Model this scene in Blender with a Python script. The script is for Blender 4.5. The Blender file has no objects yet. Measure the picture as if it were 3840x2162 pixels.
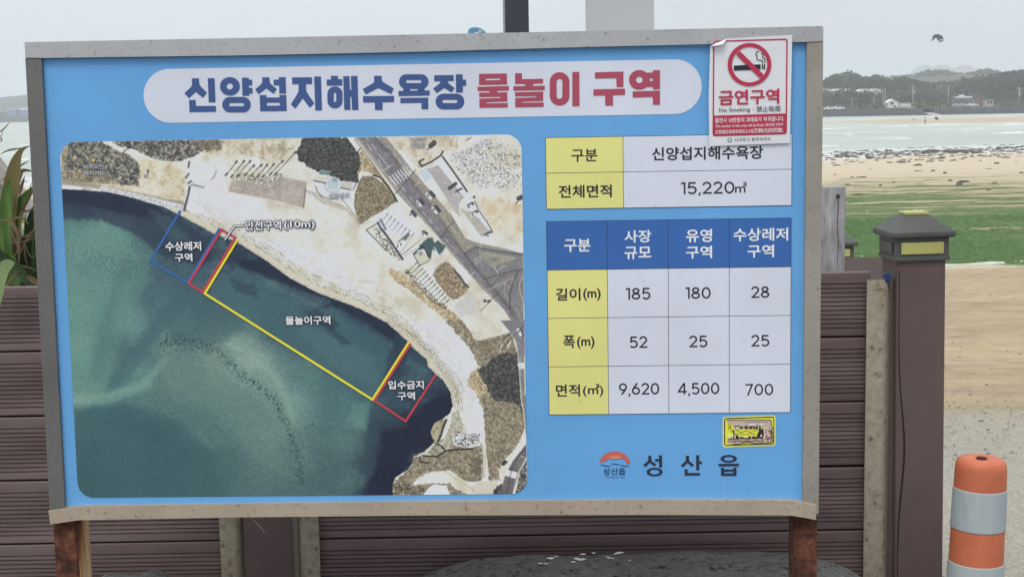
import bpy, bmesh, math, random
import numpy as np
from mathutils import Vector, Matrix
from mathutils.geometry import tessellate_polygon

random.seed(7)
rng = np.random.RandomState(11)
SC = bpy.context.scene
COL = SC.collection
rad = math.radians

# ------------------------------------------------------------------ camera
EYE = Vector((0.0, 0.0, 1.55))
FPX = 5366.0                       # focal length in pixels of the 3840 px wide photograph
PITCH, ROLL = 0.12567, 0.0177
_F = Vector((0, math.cos(PITCH), -math.sin(PITCH)))
_R0 = Vector((1, 0, 0))
_U0 = _R0.cross(_F)
_R = _R0 * math.cos(ROLL) - _U0 * math.sin(ROLL)
_U = _R0 * math.sin(ROLL) + _U0 * math.cos(ROLL)
cam_d = bpy.data.cameras.new('camera')
cam = bpy.data.objects.new('camera', cam_d)
COL.objects.link(cam)
cam_d.sensor_width = 36.0
cam_d.lens = 36.0 * FPX / 3840.0
cam_d.clip_start = 0.05
cam_d.clip_end = 20000
cam.matrix_world = Matrix((( _R.x, _U.x, -_F.x, EYE.x),
                           ( _R.y, _U.y, -_F.y, EYE.y),
                           ( _R.z, _U.z, -_F.z, EYE.z),
                           (0, 0, 0, 1)))
SC.camera = cam

# ------------------------------------------------------------------ sky, sun, exposure
SUN_EL, SUN_AZ = rad(56), rad(200)          # azimuth measured from +Y clockwise: behind the camera, a little left
world = bpy.data.worlds.new('World')
SC.world = world
world.use_nodes = True
wt = world.node_tree
for n in list(wt.nodes):
    wt.nodes.remove(n)
w_out = wt.nodes.new('ShaderNodeOutputWorld')
w_bg = wt.nodes.new('ShaderNodeBackground')
w_bg.inputs['Strength'].default_value = 0.1
w_sky = wt.nodes.new('ShaderNodeTexSky')
w_sky.sky_type = 'NISHITA'
w_sky.sun_disc = False
w_sky.sun_elevation = SUN_EL
w_sky.sun_rotation = SUN_AZ
w_sky.air_density = 1.0
w_sky.dust_density = 3.0
tc = wt.nodes.new('ShaderNodeTexCoord')
sep = wt.nodes.new('ShaderNodeSeparateXYZ')
wt.links.new(tc.outputs['Generated'], sep.inputs[0])
mp = wt.nodes.new('ShaderNodeMapping')
mp.inputs['Scale'].default_value = (1.2, 1.2, 5.5)
wt.links.new(tc.outputs['Generated'], mp.inputs['Vector'])
nz = wt.nodes.new('ShaderNodeTexNoise')
nz.inputs['Scale'].default_value = 1.6
nz.inputs['Detail'].default_value = 5
nz.inputs['Roughness'].default_value = 0.5
wt.links.new(mp.outputs[0], nz.inputs['Vector'])
rampz = wt.nodes.new('ShaderNodeMapRange')      # overcast: zenith brighter than horizon
rampz.inputs['From Min'].default_value = 0.0
rampz.inputs['From Max'].default_value = 1.0
rampz.inputs['To Min'].default_value = 1.0
rampz.inputs['To Max'].default_value = 1.55
wt.links.new(sep.outputs['Z'], rampz.inputs['Value'])
cr = wt.nodes.new('ShaderNodeValToRGB')
cr.color_ramp.elements[0].position = 0.36
cr.color_ramp.elements[0].color = (6.25, 6.65, 7.10, 1)
cr.color_ramp.elements[1].position = 0.62
cr.color_ramp.elements[1].color = (8.05, 8.4, 8.85, 1)
wt.links.new(nz.outputs['Fac'], cr.inputs['Fac'])
vm = wt.nodes.new('ShaderNodeVectorMath')
vm.operation = 'SCALE'
wt.links.new(cr.outputs['Color'], vm.inputs[0])
wt.links.new(rampz.outputs[0], vm.inputs['Scale'])
mixw = wt.nodes.new('ShaderNodeMixRGB')
mixw.inputs['Fac'].default_value = 0.93
wt.links.new(w_sky.outputs['Color'], mixw.inputs['Color1'])
wt.links.new(vm.outputs[0], mixw.inputs['Color2'])
wt.links.new(mixw.outputs[0], w_bg.inputs['Color'])
wt.links.new(w_bg.outputs[0], w_out.inputs['Surface'])

sun_d = bpy.data.lights.new('sun', 'SUN')
sun_d.energy = 1.4
sun_d.angle = rad(25)
sun_d.color = (1.0, 0.975, 0.94)
sun = bpy.data.objects.new('sun', sun_d)
COL.objects.link(sun)
_sd = Vector((math.sin(SUN_AZ) * math.cos(SUN_EL), math.cos(SUN_AZ) * math.cos(SUN_EL), math.sin(SUN_EL)))
sun.rotation_euler = _sd.to_track_quat('Z', 'Y').to_euler()
sun.location = (0, 0, 40)

SC.view_settings.view_transform = 'Standard'
SC.view_settings.look = 'None'
SC.view_settings.gamma = 1
SC.view_settings.use_curve_mapping = False
SC.view_settings.exposure = 0.06
SC.render.engine = 'CYCLES'
SC.cycles.use_denoising = True
SC.cycles.max_bounces = 6
SC.cycles.volume_bounces = 1
SC.cycles.transparent_max_bounces = 8

# ------------------------------------------------------------------ helpers
def lin(c):
    c = c / 255.0
    return c / 12.92 if c <= 0.04045 else ((c + 0.055) / 1.055) ** 2.4

GAIN = 1.26
def ink(r, g, b, k=1.0):          # albedo of a printed colour as it reads in even daylight
    return (min(lin(r) * GAIN * k, .9), min(lin(g) * GAIN * k, .9), min(lin(b) * GAIN * k, .9), 1)

def ray(px, py):
    return (_F + _R * ((px - 1920) / FPX) - _U * ((py - 1081) / FPX)).normalized()

def hit(px, py, Y):               # point at depth Y seen at photo pixel px,py (3840 wide)
    d = ray(px, py)
    return EYE + d * ((Y - EYE.y) / d.y)

FS = 3840.0 / 2576.0
def hf(x, y, Y):                  # the same for the 2576 wide view
    return hit(x * FS, y * FS, Y)

def nd(m, t):
    return m.node_tree.nodes.new(t)

def new_mat(name, color=(.5, .5, .5, 1), rough=.6, metal=0.0, spec=0.5):
    m = bpy.data.materials.new(name)
    m.use_nodes = True
    b = m.node_tree.nodes['Principled BSDF']
    b.inputs['Base Color'].default_value = color
    b.inputs['Roughness'].default_value = rough
    b.inputs['Metallic'].default_value = metal
    b.inputs['Specular IOR Level'].default_value = spec
    return m

def c4(c):
    return tuple(c) + (1,) if len(c) == 3 else tuple(c)

def noise_mat(name, stops, scale=5, detail=6, rough=.7, stretch=(1, 1, 1), bump=0.0, bscale=None, bdist=.01,
              metal=0.0, spec=0.4, nrough=.6, stops2=None, scale2=2.0, fac2=.5, rough2=None):
    """two-layer mottled material; stops = [(pos, colour), ...]"""
    m = new_mat(name, rough=rough, metal=metal, spec=spec)
    nt = m.node_tree
    b = nt.nodes['Principled BSDF']
    tc = nd(m, 'ShaderNodeTexCoord')
    mp = nd(m, 'ShaderNodeMapping')
    mp.inputs['Scale'].default_value = stretch
    nt.links.new(tc.outputs['Object'], mp.inputs['Vector'])
    def layer(sc, st, seed):
        n = nd(m, 'ShaderNodeTexNoise')
        n.noise_dimensions = '4D'
        n.inputs['W'].default_value = seed
        n.inputs['Scale'].default_value = sc
        n.inputs['Detail'].default_value = detail
        n.inputs['Roughness'].default_value = nrough
        nt.links.new(mp.outputs[0], n.inputs['Vector'])
        r = nd(m, 'ShaderNodeValToRGB')
        e = r.color_ramp.elements
        while len(e) < len(st):
            e.new(.5)
        for k, (p, c) in enumerate(st):
            e[k].position = p
            e[k].color = c4(c)
        nt.links.new(n.outputs['Fac'], r.inputs['Fac'])
        return n, r
    n1, r1 = layer(scale, stops, 1.3)
    out = r1.outputs['Color']
    if stops2:
        n2, r2 = layer(scale2, stops2, 7.7)
        mx = nd(m, 'ShaderNodeMixRGB')
        mx.blend_type = 'MULTIPLY'
        mx.inputs['Fac'].default_value = fac2
        nt.links.new(out, mx.inputs['Color1'])
        nt.links.new(r2.outputs['Color'], mx.inputs['Color2'])
        out = mx.outputs[0]
    nt.links.new(out, b.inputs['Base Color'])
    if bump:
        nb = nd(m, 'ShaderNodeTexNoise')
        nb.inputs['Scale'].default_value = bscale or scale * 3
        nb.inputs['Detail'].default_value = 8
        nb.inputs['Roughness'].default_value = .65
        nt.links.new(mp.outputs[0], nb.inputs['Vector'])
        bp = nd(m, 'ShaderNodeBump')
        bp.inputs['Strength'].default_value = bump
        bp.inputs['Distance'].default_value = bdist
        nt.links.new(nb.outputs['Fac'], bp.inputs['Height'])
        nt.links.new(bp.outputs[0], b.inputs['Normal'])
    return m

def link(name, me, mat=None, parent=None):
    o = bpy.data.objects.new(name, me)
    COL.objects.link(o)
    if mat is not None:
        if isinstance(mat, (list, tuple)):
            for q in mat:
                me.materials.append(q)
        else:
            me.materials.append(mat)
    if parent is not None:
        o.parent = parent
    return o

def from_bm(name, bm, mat=None, parent=None, smooth=False):
    me = bpy.data.meshes.new(name)
    bmesh.ops.recalc_face_normals(bm, faces=bm.faces)
    bm.to_mesh(me)
    bm.free()
    if smooth:
        for p in me.polygons:
            p.use_smooth = True
    return link(name, me, mat, parent)

def from_data(name, vs, fs, mat=None, parent=None, smooth=False):
    me = bpy.data.meshes.new(name)
    me.from_pydata([tuple(v) for v in vs], [], fs)
    me.update()
    if smooth:
        for p in me.polygons:
            p.use_smooth = True
    return link(name, me, mat, parent)

def tag(o, label=None, cat=None, group=None, kind=None):
    if label:
        o['label'] = label
    if cat:
        o['category'] = cat
    if group:
        o['group'] = group
    if kind:
        o['kind'] = kind
    return o

def empty(name, loc=(0, 0, 0), rot=None):
    o = bpy.data.objects.new(name, None)
    COL.objects.link(o)
    o.location = loc
    o.empty_display_size = .1
    if rot is not None:
        o.rotation_euler = rot
    return o

def box_bm(bm, x0, x1, y0, y1, z0, z1, bevel=0.0, M=None):
    vs = [bm.verts.new(p) for p in ((x0, y0, z0), (x1, y0, z0), (x1, y1, z0), (x0, y1, z0),
                                    (x0, y0, z1), (x1, y0, z1), (x1, y1, z1), (x0, y1, z1))]
    fs = [bm.faces.new([vs[i] for i in f]) for f in ((0, 1, 2, 3), (7, 6, 5, 4), (0, 4, 5, 1), (1, 5, 6, 2), (2, 6, 7, 3), (3, 7, 4, 0))]
    if bevel:
        es = list({e for f in fs for e in f.edges})
        r = bmesh.ops.bevel(bm, geom=es, offset=bevel, segments=2, profile=.6, affect='EDGES')
        vs = list({v for f in r['faces'] for v in f.verts} | {v for v in vs if v.is_valid})
    if M is not None:
        for v in vs:
            v.co = M @ v.co
    return vs

def box(name, x0, x1, y0, y1, z0, z1, mat, parent=None, bevel=0.0):
    bm = bmesh.new()
    box_bm(bm, x0, x1, y0, y1, z0, z1, bevel)
    return from_bm(name, bm, mat, parent)

def lathe(name, prof, mat, parent=None, seg=40, smooth=True, caps=True):
    vs, fs = [], []
    n = len(prof)
    for k in range(seg):
        a = 2 * math.pi * k / seg
        for r, z in prof:
            vs.append((r * math.cos(a), r * math.sin(a), z))
    for k in range(seg):
        k2 = (k + 1) % seg
        for i in range(n - 1):
            fs.append((k * n + i, k2 * n + i, k2 * n + i + 1, k * n + i + 1))
    return from_data(name, vs, fs, mat, parent, smooth)

def tube(name, pts, radii, mat, parent=None, seg=8):
    pts = [Vector(p) for p in pts]
    if not isinstance(radii, (list, tuple)):
        radii = [radii] * len(pts)
    vs, fs = [], []
    for i, p in enumerate(pts):
        d = (pts[min(i + 1, len(pts) - 1)] - pts[max(i - 1, 0)]).normalized()
        a = d.cross(Vector((0, 0, 1)))
        if a.length < 1e-3:
            a = Vector((1, 0, 0))
        a.normalize()
        b = d.cross(a)
        for k in range(seg):
            t = 2 * math.pi * k / seg
            vs.append(p + (a * math.cos(t) + b * math.sin(t)) * radii[i])
    for i in range(len(pts) - 1):
        for k in range(seg):
            k2 = (k + 1) % seg
            fs.append((i * seg + k, i * seg + k2, (i + 1) * seg + k2, (i + 1) * seg + k))
    fs.append(tuple(range(seg - 1, -1, -1)))
    fs.append(tuple(range((len(pts) - 1) * seg, len(pts) * seg)))
    return from_data(name, vs, fs, mat, parent, True)

# ---- numpy noise
_TAB = rng.rand(256, 256).astype(np.float32)
def vnoise(x, y):
    xi = np.floor(x).astype(np.int64)
    yi = np.floor(y).astype(np.int64)
    fx = x - xi
    fy = y - yi
    fx = fx * fx * (3 - 2 * fx)
    fy = fy * fy * (3 - 2 * fy)
    a = _TAB[xi & 255, yi & 255]
    b = _TAB[(xi + 1) & 255, yi & 255]
    c = _TAB[xi & 255, (yi + 1) & 255]
    d = _TAB[(xi + 1) & 255, (yi + 1) & 255]
    return (a * (1 - fx) + b * fx) * (1 - fy) + (c * (1 - fx) + d * fx) * fy

def fbm(x, y, o=4, g=.55):
    s, a, t = 0, 1.0, 0
    for k in range(o):
        s = s + a * vnoise(x * 2 ** k + 17.3 * k, y * 2 ** k + 5.1 * k)
        t += a
        a *= g
    return s / t

# ================================================================== SETTING
SEA = -3.45
def coast_t(x, y):
    k = min(max((y - 20) / 100.0, 0), 1)
    return y - .4 * x * k

PROF = [(-200, 0), (3.7, 0), (4.4, -.05), (12.5, -.95), (30, -2.0), (74, -2.88), (135, -3.45), (175, -3.9), (400, -5), (9000, -6)]
def ground_z(x, y):
    t = coast_t(x, y)
    for (a, za), (b, zb) in zip(PROF, PROF[1:]):
        if t <= b:
            return za + (zb - za) * max(0, (t - a) / (b - a))
    return -6

# ---- ground sheet
ys = list(np.concatenate([np.linspace(-60, 3.0, 24), np.linspace(3.15, 16, 110), np.linspace(16.3, 50, 110), np.linspace(51, 190, 130), np.linspace(200, 430, 14)]))
NXG = 150
vs, fs = [], []
for j, y in enumerate(ys):
    half = 12 + max(y, 0) * .62 + (30 if y < 3 else 0)
    for i in range(NXG):
        x = (i / (NXG - 1) * 2 - 1) * half
        z = ground_z(x, y)
        if y > 4.2:
            z += (float(vnoise(np.array(x * .8 + 50), np.array(y * .35 + 50))) - .5) * min(.10, .012 * (y - 4)) 
        vs.append((x, y, z))
for j in range(len(ys) - 1):
    for i in range(NXG - 1):
        a = j * NXG + i
        fs.append((a, a + 1, a + NXG + 1, a + NXG))
mg = new_mat('beach_ground', rough=.9, spec=.25)
nt = mg.node_tree
B = nt.nodes['Principled BSDF']
geo = nd(mg, 'ShaderNodeNewGeometry')
sx = nd(mg, 'ShaderNodeSeparateXYZ')
nt.links.new(geo.outputs['Position'], sx.inputs[0])
def math_n(m, op, a, b=None, c=None, clamp=False):
    n = nd(m, 'ShaderNodeMath')
    n.operation = op
    n.use_clamp = clamp
    for k, v in enumerate((a, b, c)):
        if v is None:
            continue
        if isinstance(v, (int, float)):
            n.inputs[k].default_value = v
        else:
            m.node_tree.links.new(v, n.inputs[k])
    return n.outputs[0]
def noise_n(m, scale, stretch=(1, 1, 1), detail=5, rough=.6, vec=None, dist=0):
    mp = nd(m, 'ShaderNodeMapping')
    mp.inputs['Scale'].default_value = stretch
    m.node_tree.links.new(vec, mp.inputs['Vector'])
    n = nd(m, 'ShaderNodeTexNoise')
    n.inputs['Scale'].default_value = scale
    n.inputs['Detail'].default_value = detail
    n.inputs['Roughness'].default_value = rough
    n.inputs['Distortion'].default_value = dist
    m.node_tree.links.new(mp.outputs[0], n.inputs['Vector'])
    return n.outputs['Fac']
def ramp_n(m, v, stops, interp='LINEAR'):
    r = nd(m, 'ShaderNodeValToRGB')
    r.color_ramp.interpolation = interp
    e = r.color_ramp.elements
    while len(e) < len(stops):
        e.new(.5)
    for k, (p, c) in enumerate(stops):
        e[k].position = p
        e[k].color = c4(c)
    m.node_tree.links.new(v, r.inputs['Fac'])
    return r.outputs['Color']
def mix_n(m, f, a, b, bt='MIX'):
    n = nd(m, 'ShaderNodeMixRGB')
    n.blend_type = bt
    for k, v in enumerate((f, a, b)):
        if isinstance(v, (int, float)):
            n.inputs[k].default_value = v
        elif isinstance(v, tuple):
            n.inputs[k].default_value = c4(v)
        else:
            m.node_tree.links.new(v, n.inputs[k])
    return n.outputs[0]
def mrange(m, v, a, b, c=0.0, d=1.0, smooth=True):
    n = nd(m, 'ShaderNodeMapRange')
    n.interpolation_type = 'SMOOTHSTEP' if smooth else 'LINEAR'
    n.inputs['From Min'].default_value = a
    n.inputs['From Max'].default_value = b
    n.inputs['To Min'].default_value = c
    n.inputs['To Max'].default_value = d
    m.node_tree.links.new(v, n.inputs['Value'])
    return n.outputs[0]
P = geo.outputs['Position']
kk = mrange(mg, sx.outputs['Y'], 20, 120, 0, .4, False)
T = math_n(mg, 'SUBTRACT', sx.outputs['Y'], math_n(mg, 'MULTIPLY', sx.outputs['X'], kk))
warp = noise_n(mg, .08, (1, 1, 1), 4, .6, P)
Tw = math_n(mg, 'ADD', T, math_n(mg, 'MULTIPLY_ADD', warp, 16, -8))
# sand
sand_n = noise_n(mg, 3.0, (1, 1, 1), 8, .7, P)
sand = ramp_n(mg, sand_n, [(.3, (.37, .28, .170)), (.5, (.49, .375, .235)), (.7, (.57, .45, .295))])
sand2 = ramp_n(mg, noise_n(mg, .35, (.5, 1, 1), 4, .6, P), [(.3, (.82, .84, .88)), (.7, (1.0, 1.0, 1.0))])
sand = mix_n(mg, 1.0, sand, sand2, 'MULTIPLY')
ripple = ramp_n(mg, noise_n(mg, 1.2, (.22, 1, 1), 6, .65, P, .5), [(.34, (.80, .79, .78)), (.52, (1.0, 1.0, 1.0)), (.7, (1.08, 1.07, 1.05))])
sand = mix_n(mg, .55, sand, ripple, 'MULTIPLY')
pale = mrange(mg, T, 45, 95, 0, 1)
sand = mix_n(mg, math_n(mg, 'MULTIPLY', pale, .75), sand, (.66, .565, .42))
# promenade / gravelly packed ground near the fence
grav = ramp_n(mg, noise_n(mg, 42, (1, 1, 1), 8, .75, P), [(.30, (.14, .125, .10)), (.42, (.36, .335, .27)), (.62, (.50, .47, .39))])
gravf = mrange(mg, math_n(mg, 'ADD', T, math_n(mg, 'MULTIPLY_ADD', noise_n(mg, .5, (.4, 1, 1), 4, .6, P), 7, -3.5)), 8.5, 12.5, 1, 0)
colr = mix_n(mg, gravf, sand, grav)
fine = ramp_n(mg, noise_n(mg, 110, (1, 1, 1), 3, .8, P), [(.34, (.45, .43, .40)), (.5, (1.0, 1.0, 1.0)), (.68, (1.25, 1.24, 1.22))])
colr = mix_n(mg, math_n(mg, 'MULTIPLY', gravf, .8), colr, fine, 'MULTIPLY')
pave = ramp_n(mg, noise_n(mg, 6, (1, 1, 1), 6, .7, P), [(.3, (.10, .10, .098)), (.7, (.17, .168, .16))])  # unseen near paving, toned dark to cut light bounced under the sign
colr = mix_n(mg, mrange(mg, sx.outputs['Y'], 3.9, 4.1, 1, 0), colr, pave)
# green algae film
str1 = noise_n(mg, .62, (.2, 1, 1), 8, .72, P, .6)
str2 = noise_n(mg, 2.6, (.35, 1, 1), 6, .65, P)
fa = mrange(mg, Tw, 28, 86, 1.0, 0.0, False)
near = mrange(mg, math_n(mg, 'ADD', T, math_n(mg, 'MULTIPLY_ADD', noise_n(mg, .6, (1, 1, 1), 4, .6, P), 3, -1.5)), 30.0, 30.7, 0, 1)
lay = math_n(mg, 'ADD', math_n(mg, 'MULTIPLY', str1, .75), math_n(mg, 'MULTIPLY', str2, .25))
thr = math_n(mg, 'MULTIPLY_ADD', fa, -.215, .575)
cover = mrange(mg, math_n(mg, 'SUBTRACT', lay, thr), -.015, .03, 0, 1)
cover = math_n(mg, 'MULTIPLY', cover, near)
cover = math_n(mg, 'MULTIPLY', cover, mrange(mg, Tw, 72, 88, 1, 0))
alg = ramp_n(mg, noise_n(mg, 5.0, (.45, 1, 1), 9, .8, P), [(.34, (.022, .050, .018)), (.44, (.075, .130, .042)), (.55, (.125, .19, .066)), (.66, (.27, .32, .15))])
algl = ramp_n(mg, noise_n(mg, .35, (.3, 1, 1), 5, .6, P), [(.35, (.75, .85, .8)), (.6, (1.15, 1.08, 1.0))])
alg = mix_n(mg, 1.0, alg, algl, 'MULTIPLY')
colr = mix_n(mg, cover, colr, alg)
# pale dried crust along the algae edge
crust = math_n(mg, 'MULTIPLY', mrange(mg, math_n(mg, 'ADD', T, math_n(mg, 'MULTIPLY_ADD', noise_n(mg, .6, (1, 1, 1), 4, .6, P), 3, -1.5)), 29.4, 29.8, 0, 1),
               math_n(mg, 'SUBTRACT', 1.0, mrange(mg, math_n(mg, 'ADD', T, math_n(mg, 'MULTIPLY_ADD', noise_n(mg, .6, (1, 1, 1), 4, .6, P), 3, -1.5)), 30.1, 30.5, 0, 1)))
colr = mix_n(mg, math_n(mg, 'MULTIPLY', crust, .5), colr, (.62, .62, .5))
# wet sand by the water; sky reflection put into the pale base colour
wet = mrange(mg, math_n(mg, 'ADD', T, math_n(mg, 'MULTIPLY_ADD', noise_n(mg, .12, (.3, 1, 1), 4, .6, P), 26, -13)), 100, 116, 0, 1)
colr = mix_n(mg, wet, colr, (.64, .645, .61))
nt.links.new(colr, B.inputs['Base Color'])
rg = nd(mg, 'ShaderNodeMapRange')
rg.inputs['To Min'].default_value = .9
rg.inputs['To Max'].default_value = .22
nt.links.new(wet, rg.inputs['Value'])
nt.links.new(rg.outputs[0], B.inputs['Roughness'])
vor = nd(mg, 'ShaderNodeTexVoronoi')
vor.feature = 'SMOOTH_F1'
vor.inputs['Scale'].default_value = 2.1
vmp = nd(mg, 'ShaderNodeMapping')
vmp.inputs['Scale'].default_value = (.8, 1, 1)
mg.node_tree.links.new(P, vmp.inputs['Vector'])
mg.node_tree.links.new(vmp.outputs[0], vor.inputs['Vector'])
dent = math_n(mg, 'MULTIPLY', mrange(mg, vor.outputs['Distance'], .05, .28, 0, 1), mrange(mg, T, 9, 13, 0, .55))
bh = math_n(mg, 'ADD', math_n(mg, 'ADD', dent, math_n(mg, 'MULTIPLY', noise_n(mg, .35, (.3, 1, 1), 4, .6, P), 2.0)), math_n(mg, 'MULTIPLY', noise_n(mg, 1.6, (.4, 1, 1), 9, .7, P), 1.0))
bh = math_n(mg, 'ADD', bh, math_n(mg, 'MULTIPLY', noise_n(mg, 60, (1, 1, 1), 4, .7, P), .16))
bp = nd(mg, 'ShaderNodeBump')
bp.inputs['Strength'].default_value = .55
bp.inputs['Distance'].default_value = .12
nt.links.new(bh, bp.inputs['Height'])
nt.links.new(bp.outputs[0], B.inputs['Normal'])
g = from_data('ground', vs, fs, mg, None, True)
tag(g, kind='structure')

# ---- sea
ms = new_mat('sea_water', (.30, .345, .315, 1), .38, 0, .35)
nt = ms.node_tree
B = nt.nodes['Principled BSDF']
geo = nd(ms, 'ShaderNodeNewGeometry')
P = geo.outputs['Position']
sxx = nd(ms, 'ShaderNodeSeparateXYZ')
nt.links.new(P, sxx.inputs[0])
foam_v = noise_n(ms, .035, (.16, 1, 1), 8, .62, P, .4)
foam_f = mrange(ms, foam_v, .57, .70, 0, 1)
tone = ramp_n(ms, noise_n(ms, .02, (.3, 1, 1), 5, .6, P), [(.3, (.33, .39, .35)), (.5, (.44, .49, .43)), (.7, (.55, .56, .48))])
colw = mix_n(ms, math_n(ms, 'MULTIPLY', foam_f, .45), tone, (.68, .70, .66))
nt.links.new(colw, B.inputs['Base Color'])
bp = nd(ms, 'ShaderNodeBump')
bp.inputs['Strength'].default_value = .5
bp.inputs['Distance'].default_value = .5
nt.links.new(math_n(ms, 'ADD', noise_n(ms, .25, (.25, 1, 1), 6, .6, P, .5), math_n(ms, 'MULTIPLY', noise_n(ms, .05, (.2, 1, 1), 4, .6, P), 1.5)), bp.inputs['Height'])
nt.links.new(bp.outputs[0], B.inputs['Normal'])
W = [(-5500, 95), (5500, 95), (5500, 9500), (-5500, 9500)]
o = from_data('sea', [(x, y, SEA) for x, y in W], [(0, 1, 2, 3)], ms)
tag(o, kind='structure')

# ---- sandbar
m_bar = noise_mat('sandbar_sand', [(.3, (.42, .33, .22)), (.7, (.60, .48, .33))], .3, rough=.7)
vs, fs = [(150, 345, SEA + .38)], []
for ring, (k, z) in enumerate(((.55, .34), (.8, .22), (1.0, -.05))):
    for i in range(48):
        a = i / 48 * math.tau
        w = 1 + .12 * math.sin(3 * a + 1) + .06 * math.sin(7 * a)
        vs.append((150 + 84 * k * w * math.cos(a), 345 + 38 * k * w * math.sin(a), SEA + z))
for i in range(48):
    j = (i + 1) % 48
    fs.append((0, 1 + i, 1 + j))
    fs.append((1 + i, 49 + i, 49 + j, 1 + j))
    fs.append((49 + i, 97 + i, 97 + j, 49 + j))
tag(from_data('sandbar', vs, fs, m_bar, None, True), kind='structure')

# ---- breaking waves and foam
m_foam = new_mat('foam_white', (.78, .8, .8, 1), .8)
vs, fs = [], []
R2 = random.Random(5)
for k in range(150):
    y = R2.uniform(165, 330) if k % 3 else R2.uniform(130, 520)
    px = R2.uniform(-60, 2700)
    x = (px - 1288) / 3600 * y
    if y < coast_t(x, 0) + 150 and coast_t(x, y) < 140:
        continue
    L = R2.uniform(.8, 3.4) * y / 200
    h = R2.uniform(.03, .13) * (1.6 if R2.random() < .2 else 1)
    n = 9
    b0 = len(vs)
    ph = R2.uniform(0, 6)
    for i in range(n):
        t = i / (n - 1) * 2 - 1
        e = math.sqrt(max(0, 1 - t * t)) * (0.7 + .3 * math.sin(i * 1.9 + ph))
        xx = x + t * L
        yy = y + .4 * math.sin(i * .8 + ph) + t * L * .12
        vs += [(xx, yy - .5 * e, SEA - .02), (xx, yy - .1, SEA + h * e), (xx, yy + .7 * e, SEA - .02)]
    for i in range(n - 1):
        a = b0 + i * 3
        fs += [(a, a + 3, a + 4, a + 1), (a + 1, a + 4, a + 5, a + 2)]
tag(from_data('wave_foam', vs, fs, m_foam, None, True), kind='stuff')

# ---- land beyond the bay
def land_z(x, y):
    z = -1.4 + max(0, min((y - 602) / 26, 1)) * 1.7 + max(0, min((y - 620) / 120, 1)) * 4.6
    if y > 640:
        z += 9.5 * math.exp(-((x - 266) / 48) ** 2 - ((y - 700) / 90) ** 2)
    z += 19 * math.exp(-((x - 400) / 150) ** 2 - ((y - 1320) / 170) ** 2)
    return z
m_grass = noise_mat('far_verge_grass', [(.3, (.04, .052, .028)), (.55, (.065, .078, .038)), (.75, (.10, .10, .055))], .15, rough=.95)
vs, fs = [], []
xs_ = np.linspace(60, 760, 70)
yy_ = np.concatenate([np.linspace(491, 720, 34), np.linspace(730, 1600, 40)])
for y in yy_:
    for x in xs_:
        vs.append((x, y, land_z(x, y)))
for j in range(73):
    for i in range(69):
        a = j * 70 + i
        fs.append((a, a + 1, a + 71, a + 70))
tag(from_data('coastal_land', vs, fs, m_grass, None, True), kind='structure')

def ridge(name, cx, cy, w, d, h, base, mat, seed=0, n=60, pw=2, amp=.16):
    vs, fs = [], []
    m = 14
    for j in range(m):
        v = j / (m - 1) * 2 - 1
        for i in range(n):
            u = i / (n - 1) * 2 - 1
            e = math.exp(-abs(u * 1.45) ** pw) * math.exp(-(v * 1.8) ** 2)
            hh = h * e * (1 + amp * math.sin(u * 7 + seed) + .05 * math.sin(u * 19 + seed * 2))
            vs.append((cx + u * w, cy + v * d, base + hh - (2 if e < .05 else 0)))
    for j in range(m - 1):
        for i in range(n - 1):
            a = j * n + i
            fs.append((a, a + 1, a + n + 1, a + n))
    return tag(from_data(name, vs, fs, mat, None, True), kind='structure')
m_mtn = noise_mat('mountain_woods', [(.3, (.03, .045, .03)), (.7, (.06, .075, .045))], .01, rough=.95)
q = hf(2378, 163, 4300)
ridge('mountain', q.x, 4300, 205, 300, q.z + 4.2, SEA - .5, m_mtn, 1.1, 60, 3.6, -.05)
q = hf(60, 240, 1900)
ridge('headland_hill', q.x + 40, 1900, 900, 300, q.z + 3.5, SEA - .3, m_mtn, .4, 120)

# ---- trees across the bay
m_leafA = noise_mat('pine_foliage', [(.3, (.022, .038, .02)), (.6, (.045, .065, .03)), (.8, (.07, .09, .045))], .6, rough=.9)
m_leafB = noise_mat('broadleaf_foliage', [(.3, (.035, .06, .025)), (.6, (.065, .095, .04)), (.8, (.10, .13, .06))], .5, rough=.9)
m_bark = noise_mat('dark_bark', [(.3, (.05, .04, .03)), (.7, (.10, .08, .06))], 4, rough=.95)
def crown_bm(seed, w, h, n, base=.25, lumps=7, leaf=.55):
    r = random.Random(seed)
    L = [(r.uniform(-.35, .35) * w, r.uniform(-.35, .35) * w, h * (base + r.uniform(.15, .95) * (1 - base)) - .08 * h, r.uniform(.22, .40) * w) for _ in range(lumps)]
    vs, fs = [], []
    for _ in range(n):
        cx, cy, cz, cr_ = r.choice(L)
        d = Vector((r.gauss(0, 1), r.gauss(0, 1), r.gauss(0, .8))).normalized() * cr_ * r.uniform(.75, 1.08)
        c = Vector((cx, cy, cz)) + Vector((d.x, d.y, d.z * .72))
        a = Vector((r.gauss(0, 1), r.gauss(0, 1), r.gauss(0, 1))).normalized()
        b = a.cross(Vector((r.gauss(0, 1), r.gauss(0, 1), r.gauss(0, 1)))).normalized()
        s = leaf * r.uniform(.6, 1.3)
        k = len(vs)
        vs += [c + a * s, c + b * s * .8, c - a * s * .9, c - b * s * .7]
        fs.append((k, k + 1, k + 2, k + 3))
    # trunk
    k = len(vs)
    nt_ = len(fs)
    for z, rr in ((-1.0, .22), (h * .5, .12)):
        for i in range(5):
            a = i / 5 * math.tau
            vs.append(Vector((rr * math.cos(a), rr * math.sin(a), z)))
    for i in range(5):
        fs.append((k + i, k + (i + 1) % 5, k + 5 + (i + 1) % 5, k + 5 + i))
    return vs, fs, nt_
protos = []
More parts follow.
